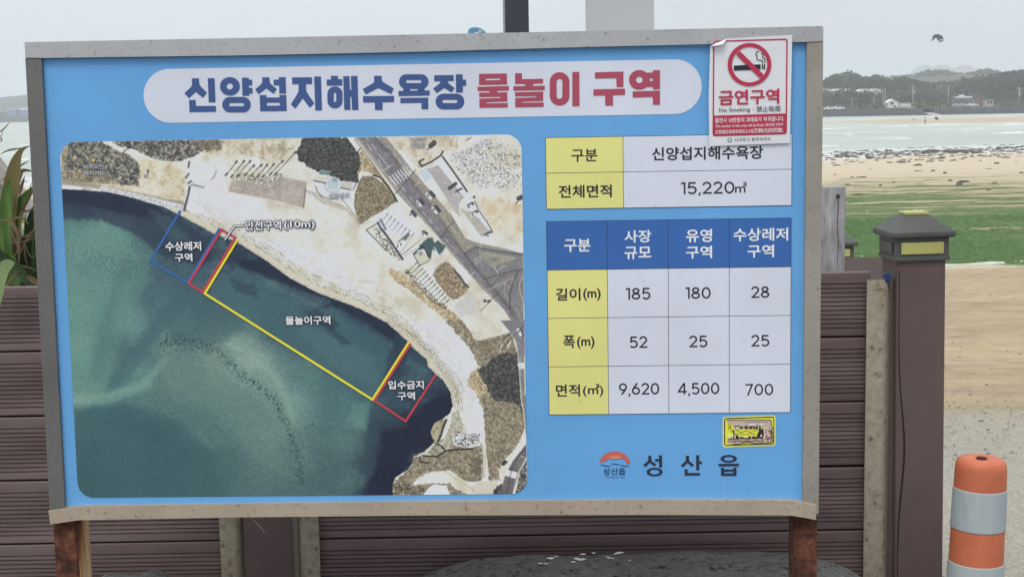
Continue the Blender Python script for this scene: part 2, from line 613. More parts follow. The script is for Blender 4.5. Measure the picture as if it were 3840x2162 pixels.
for s in range(7):
    h = 1.0
    pine = s in (0, 3)
    vs, fs, ntk = crown_bm(s + 40, 4.4 if pine else 5.4, 6.5 if pine else 5.4, 420, .45 if pine else .05, 6 if pine else 10, .42)
    me = bpy.data.meshes.new('tree_mesh')
    me.from_pydata([tuple(v) for v in vs], [], fs)
    me.materials.append(m_leafA if s < 4 else m_leafB)
    me.materials.append(m_bark)
    for i, p in enumerate(me.polygons):
        p.material_index = 1 if i >= ntk else 0
    me.update()
    protos.append(me)
R3 = random.Random(9)
def place_tree(px, Y, top_px, label, group, only=None):
    q = hf(px, top_px, Y)
    z0 = land_z(q.x, Y)
    H = max(2.2, q.z - z0)
    k = R3.choice(only or range(7))
    o = bpy.data.objects.new('tree', protos[k])
    COL.objects.link(o)
    o.location = (q.x, Y, z0)
    nat = 6.0 if k in (0, 3) else 5.2
    s = H / nat
    o.scale = (s * R3.uniform(.9, 1.25), s * R3.uniform(.9, 1.25), s)
    o.rotation_euler[2] = R3.uniform(0, 6.28)
    tag(o, label, 'tree', group)
def skyB(px):
    pts = [(2050, 200), (2080, 194), (2110, 192), (2130, 185), (2150, 193), (2185, 190), (2210, 194), (2240, 192), (2270, 196), (2300, 200), (2340, 206), (2400, 212), (2640, 212)]
    for (a, ya), (b, yb) in zip(pts, pts[1:]):
        if px <= b:
            return ya + (yb - ya) * (px - a) / (b - a)
    return 212
for k in range(62):
    px = 2055 + k * 6.2 + R3.uniform(-3, 3)
    place_tree(px, R3.uniform(700, 770), skyB(px) + R3.uniform(-2, 9), 'dark grey-green tree in the wood behind the long pale greenhouse roofs', 'trees of the wood behind the greenhouses', [0, 1, 2, 3, 4])
for k in range(58):
    px = 2050 + k * 9.6 + R3.uniform(-4, 4)
    if 2222 < px < 2300 or 2388 < px < 2506:
        place_tree(px, R3.uniform(612, 640), 236 + R3.uniform(-4, 8), 'low dark tree between the seawall and the pale greenhouse roofs', 'low trees above the seawall')
        continue
    place_tree(px, R3.uniform(590, 632), 229 + R3.uniform(-3, 9), 'low dark tree between the seawall and the pale greenhouse roofs', 'low trees above the seawall')
for k in range(78):
    px = 2225 + k * 4.6 + R3.uniform(-2, 2)
    t = max(0, min(1, (px - 2225) / 120.0))
    top = 198 - 20 * math.sin(t * 1.57) + 4 * math.sin(px * .05)
    place_tree(px, R3.uniform(1270, 1340), top + R3.uniform(-1, 4), 'hazy tree along the top of the middle wooded ridge', 'trees of the middle wooded ridge', [1, 2, 4, 5, 6])
for k in range(80):
    px = 2380 + (k % 40) * 6.3 + R3.uniform(-3, 3)
    t = max(0, min(1, (px - 2380) / 190.0))
    top = 226 - 53 * t ** .8 + (k // 40) * 18
    place_tree(px, R3.uniform(655, 700) - (k // 40) * 25, top + R3.uniform(-3, 5), 'dark tree of the steep wood rising behind the grey flat-roofed building', 'trees of the steep wood at the right', [0, 1, 2, 3])

# undergrowth that fills the wood (one mass)
vs, fs = [], []
for _ in range(16000):
    y = R3.uniform(545, 1000) if R3.random() < .7 else R3.uniform(530, 640)
    px = R3.uniform(2030, 2680)
    x = (px - 1288) / 3600 * y
    z = land_z(x, y)
    hgt = 1.2 + 1.6 * R3.random()
    if y < 618 and (2222 < px < 2300 or 2385 < px < 2506):
        continue
    if y < 590:
        hgt *= .35
    c = Vector((x, y, z + R3.random() * hgt))
    a = Vector((R3.gauss(0, 1), R3.gauss(0, 1), R3.gauss(0, 1))).normalized()
    b = a.cross(Vector((R3.gauss(0, 1), R3.gauss(0, 1), R3.gauss(0, 1)))).normalized()
    s = R3.uniform(.6, 1.5)
    k = len(vs)
    vs += [c + a * s, c + b * s, c - a * s, c - b * s]
    fs.append((k, k + 1, k + 2, k + 3))
tag(from_data('undergrowth', vs, fs, m_leafB), kind='stuff')

# ---- seawall across the bay (two lengths with a boat ramp between)
m_basalt = noise_mat('dark_basalt_masonry', [(.3, (.035, .036, .042)), (.5, (.055, .056, .064)), (.7, (.085, .085, .092))], 1.2, rough=.95, bump=.6, bscale=2, bdist=.3)
def seawall(x0, x1, ytop, y0, label):
    t = empty('seawall', ((hf(x0, 288, y0).x + hf(x1, 288, y0).x) / 2, y0, SEA))
    tag(t, label, 'seawall', 'lengths of dark seawall')
    a = hf(x0, 288, y0).x - t.location.x
    b = hf(x1, 288, y0).x - t.location.x
    vs, fs = [], []
    n = 60
    R = random.Random(int(x0))
    H = -1.3 - SEA
    for i in range(n + 1):
        x = a + (b - a) * i / n
        sl = 3.0 if i == 0 or i == n else 0
        dz = R.uniform(-.04, .04)
        vs += [(x, -1.6 + R.uniform(-.05, .05), -.6), (x, -.9 + R.uniform(-.05, .05), H * .5), (x, 0, H + dz), (x, 3, H + dz), (x, 3.2, -.6)]
    for i in range(n):
        for k in range(4):
            q = i * 5 + k
            fs.append((q, q + 5, q + 6, q + 1))
    fs += [(0, 1, 2, 3, 4), tuple(n * 5 + k for k in (4, 3, 2, 1, 0))]
    from_data('wall_face', vs, fs, m_basalt, t)
    # individual capping stones along the top
    cap = None
    L = 3.2
    k = int((b - a) / L)
    for i in range(k):
        if cap is None:
            cap = box('capstone', -L / 2 + .05, L / 2 - .05, -.15, .9, 0, .22, m_basalt, t, .03)
            c = cap
        else:
            c = cap.copy()
            COL.objects.link(c)
            c.parent = t
        c.location = (a + L * (i + .5), 0, H + .12 + R.uniform(-.02, .04))
seawall(2040, 2322, 262, 487, 'dark basalt seawall left of the boat ramp, across the bay')
seawall(2349, 2640, 263, 490, 'dark basalt seawall right of the boat ramp, across the bay')
m_conc = noise_mat('pale_concrete', [(.3, (.34, .34, .31)), (.7, (.48, .47, .42))], .6, rough=.9)
qa, qb = hf(2322, 288, 490).x, hf(2349, 288, 490).x
tag(from_data('boat_ramp', [(qa, 478, SEA - .1), (qb, 478, SEA - .1), (qb, 512, -1.3), (qa, 512, -1.3), (qa, 512, -4), (qb, 512, -4)],
              [(0, 1, 2, 3), (3, 2, 5, 4)], m_conc), 'pale concrete boat ramp in the gap of the dark seawall', 'ramp')
# row of small white boundary stones on the right seawall
m_white = noise_mat('weathered_white_paint', [(.3, (.6, .6, .58)), (.7, (.78, .78, .76))], 3, rough=.7)
st0 = None
for k in range(16):
    q = hf(2352 + k * 9 + (k > 7) * 22, 265, 560)
    if st0 is None:
        bm = bmesh.new()
        bmesh.ops.create_icosphere(bm, subdivisions=1, radius=.32)
        st0 = from_bm('boundary_stone', bm, m_white)
        s_ = st0
    else:
        s_ = st0.copy()
        COL.objects.link(s_)
    s_.location = (q.x * 500 / 560, 500, -1.15)
    s_.scale = (1.3, 1, .8)
    tag(s_, 'small white painted stone in the row along the right seawall', 'stone', 'white stones on the right seawall')

# ---- greenhouses and houses across the bay
m_film = noise_mat('greenhouse_film', [(.3, (.58, .62, .63)), (.7, (.74, .78, .79))], .4, rough=.5)
m_wallw = noise_mat('white_render', [(.3, (.62, .62, .6)), (.7, (.8, .8, .78))], 1, rough=.8)
m_dark = new_mat('dark_glass', (.03, .035, .04, 1), .25)
m_gable = noise_mat('slate_roof', [(.3, (.10, .11, .12)), (.7, (.16, .17, .18))], 2, rough=.8)
m_greyclad = noise_mat('blue_grey_cladding', [(.3, (.13, .14, .165)), (.7, (.19, .20, .225))], 1, rough=.7)
m_brick = noise_mat('red_brick_far', [(.3, (.16, .075, .06)), (.7, (.23, .11, .085))], 3, rough=.9)
m_cream = noise_mat('cream_render', [(.3, (.42, .40, .30)), (.7, (.56, .53, .42))], 1, rough=.85)
def greenhouse(x0, x1, ytop, Y, label):
    a, b = hf(x0, ytop, Y), hf(x1, ytop, Y)
    w = b.x - a.x
    z1 = (a.z + b.z) / 2
    z0 = land_z(a.x, Y) - .3
    t = empty('greenhouse', (a.x, Y, z0))
    tag(t, label, 'greenhouse', 'long pale greenhouses among the trees')
    H = z1 - z0
    box('wall', 0, w, 0, 8, 0, H - .9, m_film, t)
    n = max(2, int(w / 7))
    for i in range(n):
        vs, fs = [], []
        for k in range(9):
            an = math.pi * k / 8
            for y in (-.2, 8.2):
                vs.append((w / n * (i + .5) - w / n / 2 * .97 * math.cos(an), y, H - .88 + .9 * math.sin(an)))
        for k in range(8):
            fs.append((2 * k, 2 * k + 2, 2 * k + 3, 2 * k + 1))
        fs += [tuple(range(0, 18, 2)), tuple(range(17, 0, -2))]
        from_data('roof', vs, fs, m_film, t)
greenhouse(2068, 2124, 223.5, 655, 'long pale greenhouse roof among trees, beside the sign frame')
greenhouse(2129, 2138, 223.5, 662, 'very short pale greenhouse roof between two long ones')
greenhouse(2163, 2217, 223.5, 655, 'pale greenhouse roof left of the tall thin poles')

def house_box(name, x0, x1, ytop, ybot, Y, depth, wallm, label, cat, gable=None):
    a = hf(x0, ybot, Y)
    b = hf(x1, ytop, Y)
    a.z = min(a.z, -1.2)
    t = empty(name, ((a.x + b.x) / 2, Y, a.z - .3))
    tag(t, label, cat)
    w = (b.x - a.x) / 2
    H = b.z - a.z + .3
    if gable:
        vs = [(-w, 0, 0), (w, 0, 0), (w, 0, H * .62), (0, 0, H), (-w, 0, H * .62)]
        vs += [(x, depth, z) for x, y, z in vs]
        from_data('wall', vs, [(0, 1, 2, 3, 4), (9, 8, 7, 6, 5), (0, 5, 6, 1), (1, 6, 7, 2), (0, 4, 9, 5)], wallm, t)
        e = .25
        vs = [(-w - e, -e, H * .62 - .1), (0, -e, H + .06), (w + e, -e, H * .62 - .1), (-w - e, depth + e, H * .62 - .1), (0, depth + e, H + .06), (w + e, depth + e, H * .62 - .1)]
        vs += [(x, y, z + .12) for x, y, z in vs]
        from_data('roof', vs, [(0, 1, 4, 3), (1, 2, 5, 4), (6, 9, 10, 7), (7, 10, 11, 8), (0, 6, 7, 1), (1, 7, 8, 2), (0, 3, 9, 6), (2, 8, 11, 5)], gable, t)
    else:
        box('wall', -w, w, 0, depth, 0, H - .25, wallm, t)
        box('roof', -w - .2, w + .2, -.25, depth + .2, H - .25, H, m_gable, t)
    return t, w, H
t, w, H = house_box('white_house', 2234, 2261, 250, 263, 583, 7, m_wallw, 'small white gabled house with a dark window at the foot of the wood', 'house', m_wallw)
f = box('window', -w * .55, w * .05, -.06, -.003, H * .42, H * .68, m_dark, t)
box('window', w * .1, w * .45, -.06, -.003, H * .1, H * .3, m_dark, t)
t, w, H = house_box('low_annex', 2264, 2292, 257, 263, 586, 5, m_wallw, 'long low whitish shed right of the small white house', 'shed')
t, w, H = house_box('flat_roofed_building', 2396, 2452, 246, 266, 600, 9, m_greyclad, 'blue-grey flat-roofed building below the steep wood', 'building')
box('roof_parapet', -w * .6, w * .85, 1, 8, H + .002, H + .75, m_film, t)
box('rooftop_unit', -w * .1, w * .2, 2, 5, H + .752, H + 1.3, m_film, t)
for k in range(5):
    box('window', -w * .85 + k * w * .35, -w * .85 + k * w * .35 + w * .22, -.05, -.003, H * .42, H * .68, m_dark, t)
t, w, H = house_box('brick_building', 2453, 2477, 242, 264, 603, 8, m_brick, 'red brick building between the grey building and the cream hut', 'building')
t, w, H = house_box('cream_hut', 2479, 2500, 249, 262, 598, 4, m_cream, 'small cream hut with two windows right of the red brick building', 'hut')
for s in (-1, 1):
    box('window', s * w * .35 - w * .22, s * w * .35 + w * .22, -.05, -.003, H * .35, H * .75, m_dark, t)
# low white wall & kerb piece
q = hf(2272, 268, 560)
tag(box('low_wall', q.x - 3, q.x + 5, 559.8, 560.3, -1.6, q.z + .05, m_conc), 'short pale low wall on the verge below the white house', 'wall')

# ---- cars on the seawall road
m_carw = new_mat('white_car_paint', (.78, .8, .81, 1), .3)
m_cars = new_mat('silver_car_paint', (.45, .47, .5, 1), .35, .3)
m_tyre = new_mat('tyre_rubber', (.03, .03, .03, 1), .9)
def make_car(paint):
    t = empty('parked_car')
    prof = [(-2.2, .35), (-2.25, .75), (-1.9, .92), (-1.2, .98), (-.65, 1.42), (.75, 1.46), (1.45, 1.02), (2.1, .9), (2.25, .6), (2.2, .35)]
    vs, fs = [], []
    for sgn in (-1, 1):
        for x, z in prof:
            k = .86 if z < 1.2 else .68
            vs.append((x, sgn * k, z))
    n = len(prof)
    fs = [tuple(range(n)), tuple(range(2 * n - 1, n - 1, -1))]
    for i in range(n):
        j = (i + 1) % n
        fs.append((i, j, n + j, n + i))
    from_data('body', vs, fs, paint, t)
    wv = [(-1.05, -.88, 1.0), (1.3, -.88, 1.03), (.72, -.74, 1.38), (-.62, -.74, 1.36)]
    from_data('window', wv, [(0, 1, 2, 3)], m_dark, t)
    from_data('window', [(x, -y, z) for x, y, z in wv], [(3, 2, 1, 0)], m_dark, t)
    for x in (-1.4, 1.4):
        for y in (-.8, .8):
            bm = bmesh.new()
            bmesh.ops.create_cone(bm, cap_ends=True, segments=14, radius1=.33, radius2=.33, depth=.2,
                                  matrix=Matrix.Translation((x, y, .33)) @ Matrix.Rotation(math.pi / 2, 4, 'X'))
            from_bm('wheel', bm, m_tyre, t)
    return t
def copy_tree(o, parent=None):
    c = o.copy()
    COL.objects.link(c)
    c.parent = parent
    for ch in list(o.children):
        if ch.name != c.name:
            copy_tree(ch, c)
    return c
car = make_car(m_carw)
q = hf(2088, 275, 497)
car.location = (q.x, 497, -1.4)
tag(car, 'white car parked on the seawall road right beside the sign frame', 'car', 'cars parked across the bay')
c = copy_tree(car)
q = hf(2108, 275, 498)
c.location = (q.x, 498, -1.4)
tag(c, 'white car parked second from the sign frame, its nose towards the lamp post', 'car', 'cars parked across the bay')
car2 = make_car(m_cars)
q = hf(2409, 266, 585)
car2.location = (q.x, 585, land_z(q.x, 585))
tag(car2, 'silver car parked in front of the left end of the grey flat-roofed building', 'car', 'cars parked across the bay')
c = copy_tree(car2)
q = hf(2424, 266, 586)
c.location = (q.x, 586, land_z(q.x, 586))
tag(c, 'silver car parked before the middle of the grey flat-roofed building', 'car', 'cars parked across the bay')
c = copy_tree(car)
q = hf(2446, 266, 584)
c.location = (q.x, 584, land_z(q.x, 584))
tag(c, 'white car parked before the right end of the grey flat-roofed building', 'car', 'cars parked across the bay')

# ---- poles across the bay
m_pole = new_mat('galvanised_pole', (.42, .43, .44, 1), .6, .2)
def pole(px, ytop, ybot, Y, r, label, cat, kind):
    a, b = hf(px, ybot, Y), hf(px, ytop, Y)
    z0 = min(a.z, land_z(a.x, Y)) - .3
    t = empty('utility_pole' if kind != 'lamp' else 'street_lamp', (a.x, Y, z0))
    tag(t, label, cat)
    H = b.z - z0
    tube('pole', [(0, 0, 0), (0, 0, H)], [r * 1.3, r], m_pole, t)
    if kind == 'lamp':
        tube('arm', [(0, 0, H - .1), (.5, 0, H + .15), (1.6, 0, H + .25)], r * .7, m_pole, t, 6)
        box('lamp_head', 1.3, 2.3, -.18, .18, H + .16, H + .3, m_pole, t)
    if kind == 'power':
        box('crossarm', -1.3, 1.3, -.08, .08, H - .8, H - .65, m_pole, t)
        box('crossarm', -1.0, 1.0, -.08, .08, H - 1.8, H - 1.66, m_pole, t)
        lathe('transformer', [(0, 0), (.35, 0), (.35, 1.0), (0, 1.0)], m_pole, t, 12).location = (.5, 0, H - 3.6)
    return t
pole(2143, 249, 277, 552, .10, 'slim lamp post on the seawall, nearest the sign frame', 'lamp post', 'lamp')
pole(2198, 246, 276, 556, .10, 'slim plain pole standing on the seawall in front of the low trees', 'pole', 'plain')
pole(2220, 223, 268, 575, .11, 'left one of two tall thin poles beside the greenhouse roof', 'pole', 'plain')
pole(2226, 221, 270, 580, .11, 'right one of two tall thin poles beside the greenhouse roof', 'pole', 'plain')
pole(2296, 215, 264, 590, .14, 'power pole standing behind the long low whitish shed', 'pole', 'power')
pole(2385, 215, 264, 590, .12, 'tall thin pole left of the grey flat-roofed building', 'pole', 'plain')
pole(2563, 218, 264, 590, .18, 'power pole with crossarms and transformer at the right edge', 'power pole', 'power')

# ---- left headland: breakwater and blue roofs
m_bluer = new_mat('blue_sheet_roof', (.09, .19, .42, 1), .5)
qa, qb = hf(-40, 306, 1200), hf(110, 306, 1200)
vs, fs = [], []
n = 60
R = random.Random(3)
for i in range(n + 1):
    x = qa.x + (qb.x - qa.x) * i / n
    for yy, zz in ((-9, -.5), (-5, 3.2), (0, 5.9), (8, 6.0), (14, -.5)):
        vs.append((x, 1200 + yy + R.uniform(-1, 1), SEA + zz + (R.uniform(-.35, .35) if zz > 0 else 0)))
for i in range(n):
    for k in range(4):
        a = i * 5 + k
        fs.append((a, a + 5, a + 6, a + 1))
tag(from_data('breakwater', vs, fs, m_basalt), 'long dark rubble breakwater across the water left of the sign', 'breakwater')
for k, (x0, x1, lab) in enumerate(((20, 40, 'blue-sided low harbour shed, the left one above the breakwater'), (51, 76, 'blue-sided low harbour shed under a white roof, beside the sign frame'))):
    a, b = hf(x0, 284.5, 1230), hf(x1, 276, 1230)
    t = empty('harbour_shed', ((a.x + b.x) / 2, 1230, SEA))
    tag(t, lab, 'shed', 'harbour sheds on the headland')
    w = (b.x - a.x) / 2
    box('wall', -w, w, 0, 12, 2, b.z - SEA, m_bluer, t)
    box('roof', -w - .3, w + .3, -.5, 12.3, b.z - SEA + .01, b.z - SEA + (1.6 if k else .6), m_wallw, t)
vs, fs = [], []
for _ in range(1800):
    x = R3.uniform(-520, -360)
    y = R3.uniform(1260, 1500)
    c = Vector((x, y, 1.2 + R3.random() * 3 - abs(y - 1380) * .01))
    a = Vector((R3.gauss(0, 1), R3.gauss(0, 1), R3.gauss(0, 1))).normalized()
    b = a.cross(Vector((R3.gauss(0, 1), R3.gauss(0, 1), R3.gauss(0, 1)))).normalized()
    s = R3.uniform(1.5, 3.4)
    k = len(vs)
    vs += [c + a * s, c + b * s, c - a * s, c - b * s]
    fs.append((k, k + 1, k + 2, k + 3))
tag(from_data('headland_scrub', vs, fs, m_leafB), kind='stuff')
tag(from_data('headland_shore', [(-700, 1215, SEA + 2.5), (-250, 1215, SEA + 2.5), (-250, 1900, SEA + 4), (-700, 1900, SEA + 4), (-700, 1212, SEA - 1), (-250, 1212, SEA - 1)], [(0, 1, 2, 3), (0, 4, 5, 1)], m_grass), kind='structure')

# ---- seaweed washed up along the tide line
m_weed = noise_mat('brown_seaweed', [(.3, (.055, .052, .042)), (.7, (.12, .105, .08))], 8, rough=.7)
vs, fs = [], []
def weed(x, y, L, w, h):
    z = ground_z(x, y)
    b0 = len(vs)
    n = 7
    ph = R3.uniform(0, 6)
    for i in range(n):
        t = i / (n - 1) * 2 - 1
        e = (1 - t * t) ** .5 * (.55 + .45 * R3.random())
        xx = x + t * L
        yy = y + math.sin(t * 2 + ph) * w * .6 + .25 * t * L * .3
        vs.extend([(xx, yy - w * e, z - .02), (xx, yy, z + h * e + .012), (xx, yy + w * e, z - .02)])
    for i in range(n - 1):
        a = b0 + i * 3
        fs.extend([(a, a + 3, a + 4, a + 1), (a + 1, a + 4, a + 5, a + 2)])
for k in range(380):
    u = R3.random()
    if u < .62:
        t = R3.gauss(119, 6)
    elif u < .85:
        t = R3.gauss(104, 4)
    else:
        t = R3.uniform(60, 130)
    px = R3.uniform(-30, 2650) if R3.random() < .3 else R3.uniform(2040, 2640)
    y = t
    for _ in range(4):
        x = (px - 1288) / 3600 * y
        y = t + .4 * x * min(max((y - 20) / 100, 0), 1)
    weed(x, y, R3.uniform(.12, .55) * (.7 if t < 112 else 1), R3.uniform(.04, .12), R3.uniform(.03, .13))
    if u < .62:
        for _ in range(2):
            weed(x + R3.gauss(0, 1.6), y + R3.gauss(0, 1.2), R3.uniform(.06, .35), R3.uniform(.03, .08), R3.uniform(.02, .10))
tag(from_data('seaweed', vs, fs, m_weed, None, True), kind='stuff')
# small tufts of algae giving relief to the green belt
m_alg = noise_mat('green_algae', [(.3, (.035, .08, .02)), (.6, (.08, .16, .045)), (.8, (.16, .25, .09))], 6, rough=.8)
vs, fs = [], []
for k in range(4200):
    t = R3.uniform(30.6, 46)
    px = R3.uniform(2040, 2640)
    y = t
    for _ in range(3):
        x = (px - 1288) / 3600 * y
        y = t + .4 * x * min(max((y - 20) / 100, 0), 1)
    s = R3.uniform(.04, .16) * (t / 35)
    z = ground_z(x, y)
    b0 = len(vs)
    for i in range(5):
        a = i / 5 * math.tau
        vs.append((x + s * 1.8 * math.cos(a) * R3.uniform(.6, 1), y + s * math.sin(a), z - .02))
    vs.append((x, y, z + s * .35))
    fs += [(b0 + i, b0 + (i + 1) % 5, b0 + 5) for i in range(5)]
tag(from_data('algae_tufts', vs, fs, m_alg), kind='stuff')
# pale crust of dried foam where the green belt ends
m_crust = noise_mat('dried_foam_crust', [(.3, (.5, .5, .4)), (.7, (.72, .72, .62))], 5, rough=.85)
vs, fs = [], []
n = 90
for i in range(n + 1):
    x = 8.2 + i / n * 6
    y = 30.4 + .35 * math.sin(x * 1.3) + .15 * math.sin(x * 4.1) + .4 * x * .1
    w = .05 + .07 * float(vnoise(np.array(x * 3.0), np.array(2.0)))
    z = ground_z(x, y)
    vs += [(x, y - w, z - .02), (x, y, z + .035 + .02 * math.sin(x * 5)), (x, y + w, z - .02)]
for i in range(n):
    a = i * 3
    fs += [(a, a + 3, a + 4, a + 1), (a + 1, a + 4, a + 5, a + 2)]
tag(from_data('foam_crust', vs, fs, m_crust, None, True), kind='stuff')
# pebbles on the near ground
m_peb = noise_mat('grey_pebble', [(.3, (.12, .11, .10)), (.7, (.35, .33, .29))], 12, rough=.9)
vs, fs = [], []
for k in range(3200):
    y = 4.1 + 8 * R3.random() ** 1.3
    x = R3.uniform(.25, .42) * y + R3.uniform(-.1, .1)
    s = (.0014 + .009 * R3.random() ** 6) * (1 + y * .05)
    z = ground_z(x, y)
    b0 = len(vs)
    for i in range(5):
        a = i / 5 * math.tau + k
        vs.append((x + s * math.cos(a) * R3.uniform(.7, 1.2), y + s * math.sin(a), z - .004))
    vs.append((x, y, z + s * .45))
    fs += [(b0 + i, b0 + (i + 1) % 5, b0 + 5) for i in range(5)]
tag(from_data('gravel', vs, fs, m_peb), kind='stuff')

vs, fs = [], []
for k in range(240):
    y = R3.uniform(9, 30) if k % 3 else R3.uniform(30, 44)
    x = R3.uniform(.27, .41) * y
    L, w_, z = R3.uniform(.005, .03), R3.uniform(.003, .008), ground_z(x, y)
    a = R3.gauss(0, .5)
    dx, dy = L * math.cos(a), L * math.sin(a)
    b0 = len(vs)
    vs += [(x - dx, y - dy, z), (x - dy * .2, y - w_, z - .003), (x + dx, y + dy, z), (x, y + w_, z - .003), (x, y, z + w_ * 1.2)]
    fs += [(b0, b0 + 1, b0 + 4), (b0 + 1, b0 + 2, b0 + 4), (b0 + 2, b0 + 3, b0 + 4), (b0 + 3, b0, b0 + 4)]
tag(from_data('beach_litter', vs, fs, m_weed), kind='stuff')
vs, fs = [], []
for k in range(110):
    y = R3.uniform(29, 60)
    x = R3.uniform(.22, .42) * y
    s_, z = R3.uniform(.015, .05), ground_z(x, y)
    b0 = len(vs)
    for i in range(5):
        vs.append((x + s_ * 1.6 * math.cos(i * 1.256) * R3.uniform(.5, 1.2), y + s_ * math.sin(i * 1.256), z))
    vs.append((x, y, z + s_ * .4))
    fs += [(b0 + i, b0 + (i + 1) % 5, b0 + 5) for i in range(5)]
tag(from_data('pale_shell_bits', vs, fs, m_crust), kind='stuff')

# ---- kites
m_kdark = new_mat('dark_kite_cloth', (.045, .055, .07, 1), .6)
m_kwhite = new_mat('white_kite_cloth', (.7, .72, .74, 1), .6)
m_kblue = new_mat('blue_kite_cloth', (.05, .27, .55, 1), .5)
def kite(name, loc, W, Hh, depth, mats, stripes, rot, label, seg=18):
    """C-shaped inflatable kite seen from below: tubular leading edge round the outside, canopy swept in to a notched trailing edge"""
    t = empty(name, loc, rot)
    tag(t, label, 'kite')
    def P_(u, c):                       # u -1..1 along the span, c 0 leading edge .. 1 trailing edge
        a = u * 1.95
        le = Vector((W * math.sin(a) * (1.0 - .10 * max(0, abs(u) - .6)), 0, Hh * (math.cos(a) * .62 + .30)))
        tip = Vector((W * math.sin(1.95) * .96 * (1 if u > 0 else -1), 0, Hh * (math.cos(1.95) * .62 + .27)))
        k = abs(u)
        te = Vector((tip.x * .52 * k ** .8 * (1 + .9 * max(0, k - .55)), depth, Hh * .62 + (tip.z - Hh * .62) * k ** 1.1))
        p = le.lerp(te, c)
        p.y += depth * .35 * math.sin(math.pi * c)
        return p
    for i in range(seg):
        u0, u1 = i / seg * 2 - 1, (i + 1) / seg * 2 - 1
        vs, fs = [], []
        for c in range(6):
            for u in (u0, u1):
                vs.append(P_(u, c / 5))
        for c in range(5):
            fs.append((2 * c, 2 * c + 1, 2 * c + 3, 2 * c + 2))
        vs2 = [v + Vector((0, .03, .01)) for v in vs]
        m0 = len(vs)
        fs2 = fs + [tuple(m0 + q for q in reversed(f)) for f in fs]
        from_data('canopy_panel', vs + vs2, fs2, mats[1] if i in stripes else mats[0], t, True)
    tube('leading_edge', [P_(i / 16 * 2 - 1, -.02) for i in range(17)], [.055 * W * (1 - .6 * abs(i / 8 - 1)) + .02 for i in range(17)], mats[0], t)
    for u in (-.62, -.25, .25, .62):
        tube('strut', [P_(u, c / 4) for c in range(5)], .022 * W, mats[0], t, 6)
    return t
q = hf(2358.5, 104, 430)
kite('kite', q, 1.75, 2.15, 1.3, (m_kdark, m_kwhite), (3, 15), (rad(-8), rad(8), rad(8)), 'dark kite with white stripes flying above the far hill')
q = hf(1199, 92, 300)
kite('kite', q, 1.95, 1.9, 1.2, (m_kblue, m_kwhite), (10, 11, 14, 15, 16), (rad(-8), rad(14), rad(10)), 'blue and white kite half hidden behind the top of the sign frame')
m_kred = new_mat('red_brown_kite_cloth', (.18, .07, .06, 1), .6)
q = hf(2356, 297, 335)
kite('kite', (q.x, 335, SEA + .55), .55, .5, .6, (m_kred, m_kdark), (2, 3), (0, rad(25), rad(30)), 'dark red kite lying on the sandbar right of the wading person', 10)
q = hf(2300, 296, 338)
kite('kite', (q.x, 338, SEA + .45), .45, .35, .6, (m_kwhite, m_kdark), (2, 3), (0, rad(-20), rad(-20)), 'pale kite lying on the sandbar left of the dark red kite', 10)

# ---- person wading
m_wet = new_mat('dark_wetsuit', (.035, .04, .045, 1), .55)
m_skin = new_mat('person_skin', (.42, .27, .2, 1), .6)
m_hair = new_mat('person_hair', (.02, .017, .015, 1), .7)
q = hf(2326.5, 318, 300)
me = bpy.data.meshes.new('person_body')
J = [(0, 0, .93), (0, 0, 1.15), (0, 0, 1.38), (0, 0, 1.52), (0, -.01, 1.66),
     (.17, 0, 1.42), (.26, -.08, 1.18), (.20, -.26, 1.05), (-.17, 0, 1.42), (-.24, -.12, 1.2), (-.12, -.32, 1.15),
     (.10, 0, .88), (.12, -.02, .48), (.13, .02, .06), (.14, -.13, .03), (-.10, 0, .88), (-.13, -.03, .48), (-.15, .03, .06), (-.16, -.12, .03),
     (.17, -.33, 1.04), (-.07, -.40, 1.15), (0, -.005, 1.79)]
E = [(0, 1), (1, 2), (2, 3), (3, 4), (2, 5), (5, 6), (6, 7), (2, 8), (8, 9), (9, 10), (0, 11), (11, 12), (12, 13), (13, 14), (0, 15), (15, 16), (16, 17), (17, 18), (7, 19), (10, 20), (4, 21)]
RR = [.14, .125, .15, .06, .10, .065, .045, .033, .065, .045, .033, .095, .062, .042, .035, .095, .062, .042, .035, .035, .035, .075]
me.from_pydata(J, E, [])
person = bpy.data.objects.new('person', me)
COL.objects.link(person)
sk = person.modifiers.new('s', 'SKIN')
sk.use_smooth_shade = True
for v, r_ in zip(me.skin_vertices[0].data, RR):
    v.radius = (r_, r_ * .8)
me.skin_vertices[0].data[0].use_root = True
person.modifiers.new('d', 'SUBSURF').levels = 1
dg = bpy.context.evaluated_depsgraph_get()
me2 = bpy.data.meshes.new_from_object(person.evaluated_get(dg))
person.modifiers.clear()
person.data = me2
me2.materials.append(m_wet)
me2.materials.append(m_skin)
for p in me2.polygons:
    if p.center.z > 1.5 or (p.center.y < -.29 and p.center.z > .9):
        p.material_index = 1
person.location = (q.x, 300, SEA - .38)
person.rotation_euler[2] = rad(70)
tag(person, 'person in a dark wetsuit standing in shallow water before the sandbar', 'person')
bm = bmesh.new()
bmesh.ops.create_uvsphere(bm, u_segments=12, v_segments=8, radius=.115, matrix=Matrix.Translation((0, .02, 1.76)))
from_bm('hair', bm, m_hair, person, True)

